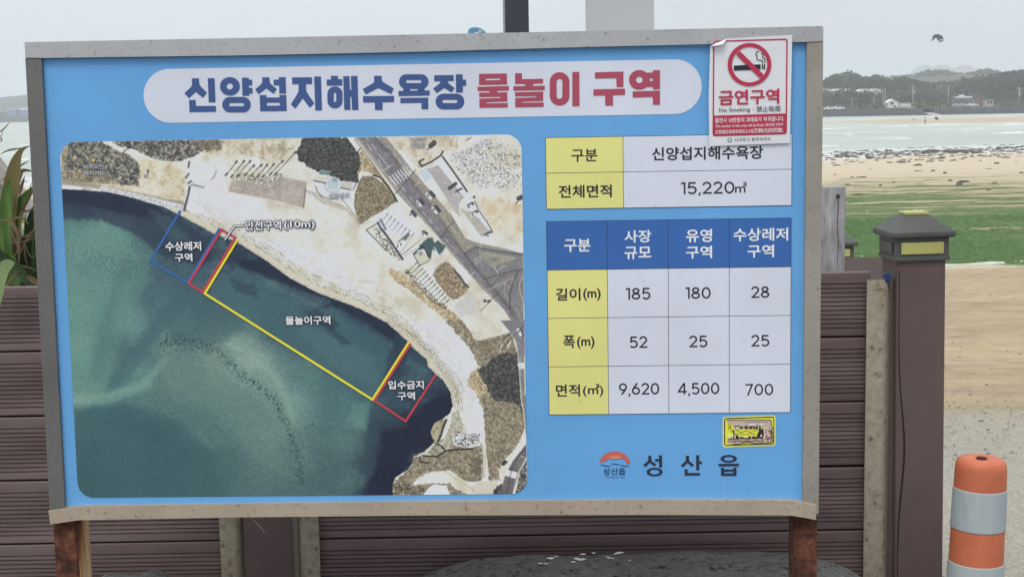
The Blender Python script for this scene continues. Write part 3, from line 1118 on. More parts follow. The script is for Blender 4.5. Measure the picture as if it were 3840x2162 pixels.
# ================================================================== FENCE
FY = 3.30
m_wpc = noise_mat('brown_composite_plank', [(.3, (.132, .092, .090)), (.5, (.180, .127, .124)), (.72, (.242, .178, .172))], 3.0, rough=.62,
                  stretch=(.6, 6, 6), bump=.12, bscale=40, bdist=.0004, stops2=[(.3, (.66, .64, .64)), (.65, (1.05, 1.04, 1.03))], scale2=3.0, fac2=.9, spec=.35)
m_wpcp = noise_mat('brown_composite_post', [(.3, (.108, .074, .070)), (.7, (.158, .111, .105))], 2.5, rough=.6, bump=.2, bscale=90, bdist=.0008,
                   stops2=[(.3, (.8, .78, .78)), (.65, (1, 1, 1))], scale2=5, fac2=.6)
m_steel = noise_mat('stained_steel_channel', [(.33, (.085, .055, .030)), (.40, (.20, .170, .120)), (.55, (.255, .222, .165)), (.75, (.30, .265, .20))], 62, rough=.55, metal=.1,
                    bump=.15, bscale=80, bdist=.0008, detail=7, stops2=[(.30, (.72, .60, .45)), (.42, (1, 1, 1))], scale2=14, fac2=.7)
m_gap = new_mat('dark_gap', (.012, .010, .010, 1), .9)
def fence_pt(px, py, dy=0):
    return hf(px, py, FY + dy)
zt_r = fence_pt(2140, 682).z
zt_l = fence_pt(60, 724).z
TOP = (zt_r + zt_l) / 2
PITCHP = 0.1545
def plank_profile(h):
    pts = [(0, 0), (-.0015, .0015)]
    # front surface from bottom to top; y negative is toward the viewer
    band = .0180
    n = 11
    pw = (h - 2 * band) / n
    pr = [(0.0, 0.0), (-.002, .002), (-.002, band)]
    for i in range(n):
        z0 = band + i * pw
        pr += [(.0042, z0 + .0006), (.0042, z0 + .0022), (-.002, z0 + .0029)]
        if i < n - 1:
            pr += [(-.002, z0 + pw)]
    pr += [(-.002, h - .002), (0, h)]
    return pr
def plank_mesh(length):
    h = PITCHP - .0045
    pr = plank_profile(h)
    pr2 = pr + [(.020, h), (.020, 0)]
    vs, fs = [], []
    n = len(pr2)
    for x in (0, length):
        for y, z in pr2:
            vs.append((x, y, z))
    for i in range(n):
        j = (i + 1) % n
        fs.append((i, n + i, n + j, j))
    fs += [tuple(range(n)), tuple(range(2 * n - 1, n - 1, -1))]
    me = bpy.data.meshes.new('plank')
    me.from_pydata(vs, [], fs)
    me.update()
    me.materials.append(m_wpc)
    return me
def fence_panel(xa, xb, label, left_ch=True, right_ch=True, xl=None, xr=None):
    t = empty('slatted_fence', ((xa + xb) / 2, FY, 0))
    tag(t, label, 'fence', 'brown slatted fence panels')
    me = plank_mesh(xb - xa)
    R = random.Random(int(xa * 100))
    k = 0
    z = TOP - PITCHP
    while z > -.02:
        o = bpy.data.objects.new('plank', me)
        COL.objects.link(o)
        o.parent = t
        o.location = (xa - t.location.x, .006 + R.uniform(-.001, .001), z + .004)
        o.rotation_euler = (R.uniform(-.006, .006), R.uniform(-.0008, .0008), 0)
        z -= PITCHP
    box('backing', xa - t.location.x, xb - t.location.x, .031, .036, .02, TOP - .02, m_gap, t)
    return t
def channel(t, x0, x1, ztop, flip):
    """bent steel plate closing the plank ends: flat face with a rolled edge towards the post"""
    cx = t.location.x
    w = x1 - x0
    pr = []
    for k in range(13):
        u = k / 12
        y = -.012
        if u > .62:
            a = (u - .62) / .38
            y = -.012 + .030 * a * a
        pr.append((w * u, y))
    if flip:
        pr = [(w - x, y) for x, y in pr][::-1]
    vs, fs = [], []
    for x, y in pr:
        vs += [(x0 - cx + x, y, 0), (x0 - cx + x, y, ztop)]
    for x, y in pr:
        vs += [(x0 - cx + x, y + .003, 0), (x0 - cx + x, y + .003, ztop)]
    n = len(pr)
    for i in range(n - 1):
        fs.append((2 * i, 2 * i + 2, 2 * i + 3, 2 * i + 1))
        fs.append((2 * n + 2 * i + 1, 2 * n + 2 * i + 3, 2 * n + 2 * i + 2, 2 * n + 2 * i))
        fs.append((2 * i + 1, 2 * i + 3, 2 * n + 2 * i + 3, 2 * n + 2 * i + 1))
    fs.append((0, 1, 2 * n + 1, 2 * n))
    fs.append((2 * n - 2, 2 * n - 1, 4 * n - 1, 4 * n - 2))
    return from_data('steel_channel', vs, fs, m_steel, t, True)

m_cap = noise_mat('dark_olive_plastic', [(.3, (.070, .071, .064)), (.7, (.105, .106, .096))], 10, rough=.5, bump=.2, bscale=150, bdist=.0004)
m_pad = noise_mat('yellow_reflector', [(.3, (.44, .43, .13)), (.7, (.52, .51, .17))], 14, rough=.35)
def fence_post(xc, yc, w, ztop, label, tilt=0.0, rotz=0.0, k=1.0):
    t = empty('fence_post', (xc, yc, 0))
    tag(t, label, 'post', 'brown fence posts with lantern caps')
    t.rotation_euler = (0, tilt, rotz)
    h = w / 2
    zp = ztop - .108 * k
    box('shaft', -h, h, -h, h, -1.6 if ztop < 1.15 else 0, zp + .01, m_wpcp, t, .004)
    c = h * 1.10
    bm = bmesh.new()
    box_bm(bm, -c, c, -c, c, zp, zp + .052 * k, .002)
    box_o = from_bm('cap_box', bm, m_cap, t)
    bm = bmesh.new()
    box_bm(bm, -c * 1.03, c * 1.03, -c * 1.03, c * 1.03, zp - .002, zp + .008 * k, .0015)
    from_bm('cap_skirt', bm, m_cap, t)
    # roof: rounded eave, hipped pyramid, flat top
    e = h * 1.30
    prof = [(e * .97, zp + .052 * k), (e, zp + .056 * k), (e, zp + .064 * k), (e * .965, zp + .068 * k), (e * .93, zp + .069 * k), (e * .40, zp + .100 * k), (e * .38, zp + .101 * k)]
    vs, fs = [], []
    for r, z in prof:
        vs += [(-r, -r, z), (r, -r, z), (r, r, z), (-r, r, z)]
    for i in range(len(prof) - 1):
        for j in range(4):
            a, b = i * 4 + j, i * 4 + (j + 1) % 4
            fs.append((a, b, b + 4, a + 4))
    n = (len(prof) - 1) * 4
    fs += [(n, n + 1, n + 2, n + 3), (3, 2, 1, 0)]
    from_data('cap_roof', vs, fs, m_cap, t)
    bm = bmesh.new()
    box_bm(bm, -e * .375, e * .375, -e * .375, e * .375, zp + .1015 * k, zp + .1085 * k, .002)
    from_bm('top_reflector', bm, m_pad, t)
    for ang in range(4):
        bm = bmesh.new()
        box_bm(bm, -h * .86, h * .86, -c - .004, -c - .0005, zp + .014 * k, zp + .041 * k, .0015, Matrix.Rotation(ang * math.pi / 2, 4, 'Z'))
        from_bm('side_reflector', bm, m_pad if ang != 3 else m_cap, t)
    return t

xR = fence_pt(2174, 1000).x
xM1 = fence_pt(747, 1380).x
xL0 = fence_pt(557, 1380).x
xM0 = xM1 + (fence_pt(805, 1380).x - xM1)
XA = fence_pt(-260, 900).x
pl = fence_panel(XA, xL0 + .010, 'brown ribbed slat fence at the left, below the green leaves')
channel(pl, xL0, fence_pt(613, 1380).x, TOP - .022, False)
pr_ = fence_panel(xM1 + .045, xR + .012, 'brown ribbed slat fence behind the sign, between two posts')
channel(pr_, xM1 + .001, fence_pt(806, 1380).x, TOP - .022, True)
channel(pr_, xR, fence_pt(2240, 1000).x, fence_pt(2200, 702).z, False)
# blue cable tie poking out above the channel
m_blue = new_mat('blue_plastic_tie', (.02, .045, .14, 1), .4)
q = fence_pt(2232, 694)
tb = box('cable_tie', q.x - .008 - pr_.location.x, q.x + .007 - pr_.location.x, -.012, .004, q.z - .012, q.z + .008, m_blue, pr_, .002)

xc = (fence_pt(2257, 1000).x + fence_pt(2380, 1000).x) / 2
wP = fence_pt(2380, 1000).x - fence_pt(2257, 1000).x
ztp = fence_pt(2300, 548).z
POST = fence_post(xc, FY + wP / 2 - .012, wP, ztp + .012, 'brown fence post with yellow-reflector lantern cap at the fence corner, nearest the orange post', tilt=rad(-.6), rotz=rad(2))
# split seam running down the front post
vs, fs = [], []
n = 60
for i in range(n + 1):
    z = .02 + (ztp - .14) * i / n
    bulge = .0145 * math.exp(-((z - .74) / .13) ** 2)
    w2 = .0007 + .0014 * math.exp(-((z - .70) / .2) ** 2)
    vs += [(-wP / 2 + .006 + bulge - w2, -wP / 2 - .0012, z), (-wP / 2 + .006 + bulge + w2, -wP / 2 - .0012, z)]
for i in range(n):
    a = 2 * i
    fs.append((a, a + 1, a + 3, a + 2))
from_data('split_seam', vs, fs, m_gap, POST)
xc2 = (fence_pt(613, 1380).x + fence_pt(740, 1380).x) / 2
fence_post(xc2, FY + wP / 2 - .004, wP * 1.0, ztp + .012, 'brown fence post behind the sign, between two beige steel channels')

# second post beyond, stepping down to the beach
Y2 = 5.15
q = hf(2150, 600, Y2)
z2 = hf(2120, 575, Y2).z
fence_post(q.x - .085, Y2, .122, z2, 'smaller lantern-capped fence post half hidden by the grey driftwood board')
# return panel from corner post to that post
a = Vector((POST.location.x - .01, FY + wP + .02, hf(2228, 645, FY + .15).z))
b = Vector((q.x - .06, Y2 - .06, hf(2140, 643, Y2).z))
t = empty('return_fence', ((a.x + b.x) / 2, (a.y + b.y) / 2, 0))
tag(t, 'brown fence section running back from the corner post down to the beach', 'fence')
cx, cy = t.location.x, t.location.y
for k in range(8):
    z1 = -k * PITCHP
    z0 = z1 - PITCHP + .005
    vs = []
    for yo in (-.012, .012):
        d = Vector((b.y - a.y, a.x - b.x, 0)).normalized() * yo
        vs += [(a.x - cx + d.x, a.y - cy + d.y, a.z + z0), (b.x - cx + d.x, b.y - cy + d.y, b.z + z0), (b.x - cx + d.x, b.y - cy + d.y, b.z + z1), (a.x - cx + d.x, a.y - cy + d.y, a.z + z1)]
    from_data('plank', vs, [(0, 1, 2, 3), (7, 6, 5, 4), (3, 2, 6, 7), (0, 4, 5, 1), (1, 5, 6, 2), (0, 3, 7, 4)], m_wpcp, t)

# ---- weathered driftwood board
m_drift = noise_mat('weathered_grey_wood', [(.30, (.12, .115, .115)), (.40, (.32, .315, .32)), (.58, (.45, .44, .45)), (.8, (.66, .65, .65))], 34, rough=.9, stretch=(2.2, 2.2, .5), bump=.6, bscale=22, bdist=.004, detail=9,
                    stops2=[(.3, (.5, .5, .52)), (.5, (1, 1, 1))], scale2=5, fac2=.7)
DY = 3.62
a = hf(2058, 470, DY)
b = hf(2121.5, 470, DY)
a0 = hf(2040, 900, DY)
t = empty('driftwood_board', ((a.x + b.x) / 2, DY, -.05))
tag(t, 'weathered grey wooden post standing behind the fence with a long crack', 'wooden post')
bm = bmesh.new()
n = 26
R = random.Random(2)
H = a.z + .05
w2 = (b.x - a.x) / 2 + .012
prev = None
for i in range(n + 1):
    z = H * i / n
    ww = w2 * (1 - .015 * math.sin(z * 9)) 
    jx = R.uniform(-.0012, .0012)
    ring = [bm.verts.new((sx_ * ww + jx - .012, sy_ * .028, z)) for sx_, sy_ in ((-1, -.8), (-.86, -1), (.86, -1), (1, -.8), (1, .8), (.86, 1), (-.86, 1), (-1, .8))]
    if prev:
        for k in range(8):
            bm.faces.new((prev[k], prev[(k + 1) % 8], ring[(k + 1) % 8], ring[k]))
    prev = ring
top = bm.faces.new(prev)
board = from_bm('board', bm, m_drift, t)
cxk = hf(2101.5, 480, DY).x - t.location.x
pts = [(cxk + .0015 * math.sin(i * 1.3) + .006 * (i / 14) ** 2, H - .03 - i * .018) for i in range(16)]
vs, fs = [], []
for i, (x, z) in enumerate(pts):
    w_ = .0009 * (1 - i / 17)
    vs += [(x - w_, -.0291, z), (x + w_, -.0291, z)]
for i in range(len(pts) - 1):
    fs.append((2 * i, 2 * i + 1, 2 * i + 3, 2 * i + 2))
from_data('crack', vs, fs, m_gap, t)
m_rustn = new_mat('rusty_nail', (.05, .03, .025, 1), .8)
bm = bmesh.new()
bmesh.ops.create_uvsphere(bm, u_segments=12, v_segments=8, radius=.0052, matrix=Matrix.Translation((cxk, -.029, H - .022)))
from_bm('nail', bm, m_rustn, t, True)

# ---- delineator post
m_org = noise_mat('orange_plastic', [(.3, (.55, .145, .068)), (.6, (.64, .18, .085)), (.8, (.70, .24, .13))], 9, rough=.5, bump=.15, bscale=120, bdist=.0006,
                  stops2=[(.28, (.78, .74, .72)), (.5, (1, 1, 1))], scale2=30, fac2=.5)
m_refl = noise_mat('grey_white_reflective_sheet', [(.3, (.38, .42, .43)), (.6, (.46, .51, .51)), (.8, (.52, .57, .57))], 8, rough=.6, spec=.2, stretch=(3, 3, .6), stops2=[(.28, (.7, .72, .72)), (.42, (1, 1, 1))], scale2=6, fac2=.5)
YD = 2.98
r0 = (hf(2530, 1200, YD).x - hf(2405, 1200, YD).x) / 2
qc = hf(2467.5, 1146, YD)
zT = hf(2467, 1131 + 21, YD - .0).z
t = empty('delineator_post', (qc.x - .022, YD, 0))
t.rotation_euler = (0, rad(1.7), 0)
tag(t, 'orange and white striped plastic marker post with a hole in its top', 'marker post')
zb1 = hf(2460, 1241, YD - r0).z
zb2 = hf(2455, 1343, YD - r0).z
zb3 = hf(2450, 1428, YD - r0).z
zb4 = zb3 - (zb1 - zb2)
def rr(z):
    return r0 * (1 + .10 * (zT - z) / .3)
prof = [(r0 * .085, zT - .012), (r0 * .10, zT - .002), (r0 * .5, zT + .002), (r0 * .84, zT), (r0 * .94, zT - .005), (r0 * .985, zT - .013), (r0, zT - .02), (rr(zT - .03), zT - .03), (rr(zb1), zb1), (rr(zb4), zb4), (r0 * 1.12, .12), (r0 * 1.9, .03), (r0 * 1.9, 0)]
lathe('body', prof, m_org, t, 56)
bm = bmesh.new()
bmesh.ops.create_cone(bm, cap_ends=True, segments=20, radius1=r0 * .20, radius2=r0 * .20, depth=.0045, matrix=Matrix.Translation((0, 0, zT + .0005)))
from_bm('top_hole', bm, new_mat('dark_red_hole', (.06, .014, .010, 1), .9), t)
for (z1, z0) in ((zb1, zb2), (zb3, zb4)):
    lathe('reflective_band', [(rr(z1) + .0002, z1), (rr(z1) + .0014, z1 - .0006), (rr(z1) + .0016, z1 - .0016), (rr(z1) + .0016, z1 - .004), (rr(z0) + .0016, z0 + .004), (rr(z0) + .0016, z0 + .0016), (rr(z0) + .0014, z0 + .0006), (rr(z0) + .0002, z0)], m_refl, t, 56)

# ---- lava boulders
def rock(name, cx, cy, rx, ry, ztop, label, seed, mat, cat='boulder', flat=.55):
    t = empty(name, (cx, cy, 0))
    tag(t, label, cat)
    bm = bmesh.new()
    bmesh.ops.create_icosphere(bm, subdivisions=6, radius=1)
    for v in bm.verts:
        d = v.co.normalized()
        p = 4.6
        k = (abs(d.x) ** p + abs(d.y) ** p + (abs(d.z)) ** p) ** (-1 / p)
        nn = float(fbm(np.array(d.x * 2.1 + seed), np.array(d.y * 2.1 + d.z * 1.7 + seed), 4)) - .5
        k *= 1 + .10 * nn
        n2 = float(vnoise(np.array(d.x * 38 + seed), np.array(d.z * 38 + d.y * 31)))
        pit = max(0, n2 - .66) * .05
        k -= pit
        z = d.z * k
        v.co = Vector((d.x * k * rx, d.y * k * ry, ztop / 2 + z * ztop / 2))
    o = from_bm('stone', bm, mat, t, True)
    return t
m_lava = noise_mat('vesicular_lava', [(.36, (.02, .02, .02)), (.42, (.12, .117, .113)), (.6, (.165, .16, .155)), (.78, (.23, .225, .21))], 75, rough=.95, bump=1.0, bscale=48, bdist=.01, detail=7,
                   stops2=[(.3, (.65, .65, .65)), (.6, (1, 1, 1))], scale2=4, fac2=.8)
YB = 3.03
a, b = hf(1035, 1450, YB), hf(2172, 1450, YB)
zt = hf(1600, 1424, YB - .02).z
bt = rock('lava_boulder', (a.x + b.x) / 2, YB, (b.x - a.x) / 2 * 1.10, .17, zt, 'long flat-topped dark lava boulder with white droppings below the sign', 3.3, m_lava)
m_drop = new_mat('bird_dropping', (.72, .72, .70, 1), .8)
for k, px in enumerate((1360, 1374, 1388, 1402, 1444, 1455, 1466, 1472, 1500, 1534, 1541, 1549, 1556, 1568, 1585)):
    p = hf(px, 1425, YB - .03)
    n = 9
    ww = random.uniform(.0025, .0065)
    vs = [(0, 0, .0008)]
    for i in range(n):
        an = i / n * math.tau
        r_ = ww * random.uniform(.6, 1.25)
        vs.append((r_ * 1.7 * math.cos(an), r_ * 1.4 * math.sin(an), 0))
    d_ = from_data('dropping', vs, [(0, 1 + i, 1 + (i + 1) % n) for i in range(n)], m_drop, bt)
    d_.location = (p.x - bt.location.x, random.uniform(.0, .075), zt + .003)
a, b = hf(205, 1450, YB), hf(432, 1450, YB)
rock('lava_boulder', (a.x + b.x) / 2, YB, (b.x - a.x) / 2, .13, hf(330, 1458, YB).z, 'smaller dark lava boulder beside the left rusty leg of the sign', 8.1, m_lava)

# ================================================================== THINGS RISING BEHIND THE SIGN
m_navy = noise_mat('dark_navy_steel', [(.3, (.026, .032, .044)), (.7, (.046, .055, .070))], 3, rough=.45)
m_edge = new_mat('grey_steel_edge', (.36, .38, .38, 1), .5, .3)
YN = 7.5
a, b = hf(1271, 88, YN), hf(1331, 88, YN)
t = empty('dark_pillar', ((a.x + b.x) / 2, YN, ground_z(0, YN)))
tag(t, 'dark navy square pillar rising behind the top of the sign', 'pillar')
w2 = (b.x - a.x) / 2
box('shaft', -w2, w2, 0, .12, 0, 4.6, m_navy, t, .004)
box('edge_strip', -w2 - .010, -w2 - .0005, .01, .11, 0, 4.6, m_edge, t)
bm = bmesh.new()
box_bm(bm, -w2 - .014, -w2 - .0105, .03, .09, 1.9 + 1.5, 2.15 + 1.5, .001)
from_bm('hinge', bm, m_navy, t)
m_pale = noise_mat('pale_grey_panel', [(.3, (.50, .51, .53)), (.7, (.56, .57, .585))], .8, rough=.7)
YG = 9.0
a, b = hf(1482, 88, YG), hf(1646, 88, YG)
t = empty('pale_column', ((a.x + b.x) / 2, YG, ground_z(0, YG)))
tag(t, 'wide pale grey column rising behind the top of the sign', 'column')
w2 = (b.x - a.x) / 2
box('shaft', -w2, w2, 0, .4, 0, 5.6, m_pale, t, .006)
box('base_plate', -w2 - .08, w2 + .08, -.08, .48, -.1, .03, m_pale, t, .006)

# ================================================================== PLANT AND RAIL AT THE LEFT
m_lg = noise_mat('green_strap_leaf', [(.32, (.030, .075, .014)), (.5, (.080, .16, .030)), (.68, (.17, .25, .07))], 7, rough=.42, stretch=(9, 9, .8), bump=.4, bscale=30, bdist=.002)
m_ld = noise_mat('dark_strap_leaf', [(.32, (.010, .028, .010)), (.7, (.045, .095, .025))], 7, rough=.5, stretch=(9, 9, .8))
m_lb = noise_mat('dry_brown_leaf', [(.3, (.10, .06, .03)), (.6, (.22, .15, .08)), (.8, (.38, .28, .17))], 9, rough=.8)
m_lt = noise_mat('olive_brown_leaf', [(.3, (.11, .10, .03)), (.6, (.17, .14, .05)), (.8, (.21, .16, .07))], 7, rough=.55)
m_ll = noise_mat('pale_green_leaf', [(.3, (.16, .25, .09)), (.7, (.27, .36, .16))], 6, rough=.5)
PL = hf(40, 1000, 3.66)
plant = empty('strap_leaf_plant', (PL.x, 3.7, 0))
tag(plant, 'clump of green strap leaves with dry brown blades growing behind the left fence', 'plant')
def zl(x, y):                        # zoom 0,440,260,1180 at 1.958
    return x / 1.958, 440 + y / 1.958
def leaf(pts, w, Y, mat, name='leaf', prof=None, dY=None, fold=.25):
    P3 = []
    for i, p in enumerate(pts):
        u = i / (len(pts) - 1)
        yy = Y + (dY or 0) * u
        P3.append(hit(*zl(*p), yy) - plant.location)
    # smooth resample
    Q = []
    for i in range(len(P3) - 1):
        p0, p1, p2, p3 = P3[max(i - 1, 0)], P3[i], P3[i + 1], P3[min(i + 2, len(P3) - 1)]
        for k in range(6):
            t = k / 6
            Q.append(.5 * ((2 * p1) + (p2 - p0) * t + (2 * p0 - 5 * p1 + 4 * p2 - p3) * t * t + (3 * p1 - 3 * p2 + p3 - p0) * t ** 3))
    Q.append(P3[-1])
    n = len(Q)
    vs, fs = [], []
    for i, q in enumerate(Q):
        u = i / (n - 1)
        d = (Q[min(i + 1, n - 1)] - Q[max(i - 1, 0)]).normalized()
        s = d.cross(Vector((0, 1, 0))).normalized()
        ww = w * (prof(u) if prof else (1 - u ** 2.2) * (.75 + .25 * math.sin(min(u * 3, 1.57))))
        ww = max(ww, .0006)
        vs += [q - s * ww, q + Vector((0, fold * ww, 0)), q + s * ww]
    for i in range(n - 1):
        a = 3 * i
        fs += [(a, a + 1, a + 4, a + 3), (a + 1, a + 2, a + 5, a + 4)]
    return from_data(name, vs, fs, mat, plant, True)
leaf([(70, 1420), (45, 1150), (40, 900), (62, 640), (95, 440), (118, 320), (160, 240), (225, 208)], .024, 3.62, m_lt, prof=lambda u: (1 - u ** 3) if u < .6 else max(.05, (1 - .6 ** 3) * (1 - (u - .6) / .4) ** 1.2))
leaf([(20, 1420), (15, 1100), (25, 800), (55, 560), (75, 450)], .028, 3.58, m_lg)
leaf([(100, 1420), (85, 1000), (105, 700), (170, 590), (243, 505)], .018, 3.64, m_lg)
leaf([(120, 1400), (110, 900), (150, 680), (215, 560), (246, 520)], .014, 3.7, m_lt)
leaf([(-60, 960), (0, 1030), (110, 1110), (190, 1180), (250, 1250), (300, 1330)], .020, 3.5, m_ld)
leaf([(90, 1100), (60, 1085), (30, 1105), (8, 1200), (-6, 1330), (-20, 1440)], .016, 3.24, m_ll, fold=.1)
leaf([(90, 1400), (95, 1150), (80, 1050), (60, 960)], .022, 3.56, m_lg)
leaf([(220, 1400), (225, 1000), (215, 800), (250, 640)], .020, 3.68, m_ld)
leaf([(150, 1400), (140, 1100), (190, 900), (262, 740)], .020, 3.66, m_ld)
leaf([(280, 1400), (260, 1100), (240, 900), (200, 770)], .024, 3.72, m_ld)
leaf([(180, 1400), (210, 1100), (235, 900), (280, 780)], .020, 3.75, m_ld)
leaf([(60, 1400), (70, 1180), (120, 900), (130, 760)], .018, 3.74, m_ld)
leaf([(130, 1400), (150, 1240), (220, 1130), (290, 1120)], .016, 3.6, m_ld)
for (pts, w, Y) in (([(0, 272), (60, 243), (120, 232), (180, 225)], .0022, 3.6), ([(-20, 120), (25, 88), (72, 36)], .0018, 3.6), ([(-10, 190), (15, 165), (5, 150), (22, 100)], .0016, 3.6),
                    ([(112, 515), (138, 455), (165, 392), (242, 396)], .006, 3.66), ([(120, 585), (150, 520), (182, 430)], .004, 3.68), ([(60, 460), (130, 370), (212, 320)], .0028, 3.66),
                    ([(0, 470), (50, 430), (85, 330)], .0016, 3.7), ([(92, 740), (160, 735), (210, 785)], .0034, 3.55), ([(0, 760), (60, 750), (120, 830), (140, 980), (130, 1180)], .0042, 3.54),
                    ([(70, 820), (110, 900), (130, 960), (95, 1045)], .0028, 3.55), ([(150, 1000), (190, 900), (265, 850)], .003, 3.58), ([(70, 915), (160, 912), (265, 885)], .0024, 3.56),
                    ([(100, 1075), (190, 1095), (270, 1120)], .0026, 3.55), ([(185, 935), (225, 1020), (268, 1000)], .0022, 3.57), ([(195, 1165), (240, 1190), (292, 1235)], .0075, 3.46),
                    ([(30, 1260), (90, 1170), (150, 1120)], .003, 3.5), ([(190, 900), (180, 1000), (206, 1090)], .002, 3.56), ([(140, 640), (190, 690), (255, 660)], .003, 3.64),
                    ([(230, 480), (200, 590), (130, 620)], .002, 3.66), ([(60, 700), (100, 640), (90, 560)], .003, 3.62), ([(150, 880), (210, 860), (270, 800)], .003, 3.6),
                    ([(180, 460), (150, 560), (110, 650)], .0016, 3.68), ([(240, 550), (190, 640), (120, 720)], .0026, 3.64)):
    leaf(pts, w, Y, m_lb, 'dry_leaf', prof=lambda u: max(.15, math.sin(math.pi * (u * .9 + .08))))
R = random.Random(21)
for k in range(44):
    x = R.uniform(-140, 330)
    lean = R.uniform(-90, 90)
    h = R.uniform(640, 1000)
    leaf([(x, 1420), (x + lean * .2, 1200), (x + lean * .6, (1200 + h) / 2), (x + lean, h)], R.uniform(.005, .015), R.uniform(3.60, 3.95), R.choice((m_ld, m_ld, m_lg)))
# sloping timber rail behind the plant
m_rail = noise_mat('pale_weathered_timber', [(.3, (.22, .20, .175)), (.7, (.34, .31, .28))], 6, rough=.85, stretch=(1, 1, 1), bump=.3, bscale=30, bdist=.003)
p0 = hit(*zl(-60, 330), 4.6)
p1 = hit(*zl(230, 730), 4.1)
t = empty('timber_handrail', (p0 + p1) / 2)
tag(t, 'sloping pale timber handrail seen through the leaves at the left edge', 'handrail')
d = (p1 - p0).normalized()
p1 = p1 + d * .5
s = d.cross(Vector((0, 1, 0))).normalized() * .020
u_ = Vector((0, .05, 0))
c0, c1 = p0 - t.location, p1 - t.location
vs = [c0 - s, c0 + s, c0 + s + u_, c0 - s + u_, c1 - s, c1 + s, c1 + s + u_, c1 - s + u_]
from_data('rail', vs, [(0, 1, 5, 4), (1, 2, 6, 5), (2, 3, 7, 6), (3, 0, 4, 7), (0, 3, 2, 1), (4, 5, 6, 7)], m_rail, t)
pz = c1 - d * .3
zg = ground_z(p1.x, p1.y) - t.location.z
box('support', pz.x - .04, pz.x + .04, pz.y + .052, pz.y + .13, zg - .1, pz.z, m_rail, t, .004)
pz = c0
box('support', pz.x - .04, pz.x + .04, pz.y + .052, pz.y + .13, ground_z(0, p0.y) - t.location.z - .1, pz.z - .05, m_rail, t, .004)

# ================================================================== THE SIGN
PSI, TAU = -0.0340, -0.0113
su = Vector((math.cos(PSI), math.sin(PSI), 0))
sn = Vector((-math.sin(PSI) * math.cos(TAU), math.cos(PSI) * math.cos(TAU), math.sin(TAU)))
sv = su.cross(sn)
SP0 = EYE + Vector((0, 2.75, 0))
s_org = SP0 + su * (-.26) - sv * (EYE.z / sv.z)
SM = Matrix(((su.x, sn.x, sv.x, s_org.x), (su.y, sn.y, sv.y, s_org.y), (su.z, sn.z, sv.z, s_org.z), (0, 0, 0, 1)))
SMI = SM.inverted()
sign = empty('information_sign')
sign.matrix_world = SM
tag(sign, 'large blue beach information sign with aerial map and tables on rusty legs', 'sign')

def S(px, py, d=0.0):
    dr = ray(px, py)
    t = ((SP0 - EYE).dot(sn) - d) / dr.dot(sn)
    return SMI @ (EYE + dr * t)
def PX(px, py):
    """metres per photo pixel on the sign face at that spot"""
    return (S(px + 10, py) - S(px - 10, py)).length / 20
def R_(x0, y0, s):                  # coordinates read off an enlargement of the photograph
    return lambda x, y: (x0 + x / s, y0 + y / s)

_lay = [0.0]
def layer(base):
    _lay[0] += .00002
    return base + _lay[0] % .0004

def prism(name, pts, d0, d1, mat, parent, bevel=0.0):
    """polygon traced on the sign, from d0 (front) back to d1"""
    F_ = [S(x, y, d0) for x, y in pts]
    n = len(F_)
    bm = bmesh.new()
    a = [bm.verts.new((p.x, -d0, p.z)) for p in F_]
    b = [bm.verts.new((p.x, -d1, p.z)) for p in F_]
    bm.faces.new(a)
    bm.faces.new(b[::-1])
    for i in range(n):
        j = (i + 1) % n
        bm.faces.new((a[i], b[i], b[j], a[j]))
    if bevel:
        bmesh.ops.bevel(bm, geom=list(bm.edges), offset=bevel, segments=2, profile=.6, affect='EDGES')
    return from_bm(name, bm, mat, parent)

def sheet_polys(name, polys, d, mat, parent, df=None):
    """flat print: each entry is (outline, [holes]) in sign-local x,z"""
    vs, fs = [], []
    for e in polys:
        out, holes = (e if isinstance(e, tuple) else (e, []))
        dd = layer(d)
        loops = [[Vector((x, z, 0)) for x, z in out]] + [[Vector((x, z, 0)) for x, z in h] for h in holes]
        flat = [p for l in loops for p in l]
        tris = tessellate_polygon(loops)
        k = len(vs)
        for p in flat:
            y = -(dd + (df(p.x, p.y) if df else 0))
            vs.append((p.x, y, p.y))
        for t in tris:
            a, b, c = (flat[i] for i in t)
            cr_ = (b.x - a.x) * (c.y - a.y) - (b.y - a.y) * (c.x - a.x)
            if abs(cr_) < 1e-12:
                continue
            fs.append(tuple(k + i for i in (t if cr_ > 0 else t[::-1])))
    return from_data(name, vs, fs, mat, parent)

def loc2(pts, f=None):
    out = []
    for p in pts:
        x, y = f(*p) if f else p
        q = S(x, y)
        out.append((q.x, q.z))
    return out

def rrect(x0, x1, z0, z1, r, n=10):
    """rounded rectangle in local coordinates"""
    r = min(r, abs(x1 - x0) / 2, abs(z1 - z0) / 2)
    out = []
    for cx, cz, a0 in ((x1 - r, z1 - r, 0), (x0 + r, z1 - r, 90), (x0 + r, z0 + r, 180), (x1 - r, z0 + r, 270)):
        for k in range(n + 1):
            a = rad(a0 + 90 * k / n)
            out.append((cx + r * math.cos(a), cz + r * math.sin(a)))
    return out

def zring(f, x0, x1, y0, y1, r, n=10):
    """rounded rectangle given in enlargement coordinates, mapped on the sign"""
    pts = rrect(x0, x1, y0, y1, r, n)
    return loc2(pts, f)
def zell(f, cx, cy, rx, ry, n=36):
    return loc2([(cx + rx * math.cos(k / n * math.tau), cy + ry * math.sin(k / n * math.tau)) for k in range(n)], f)

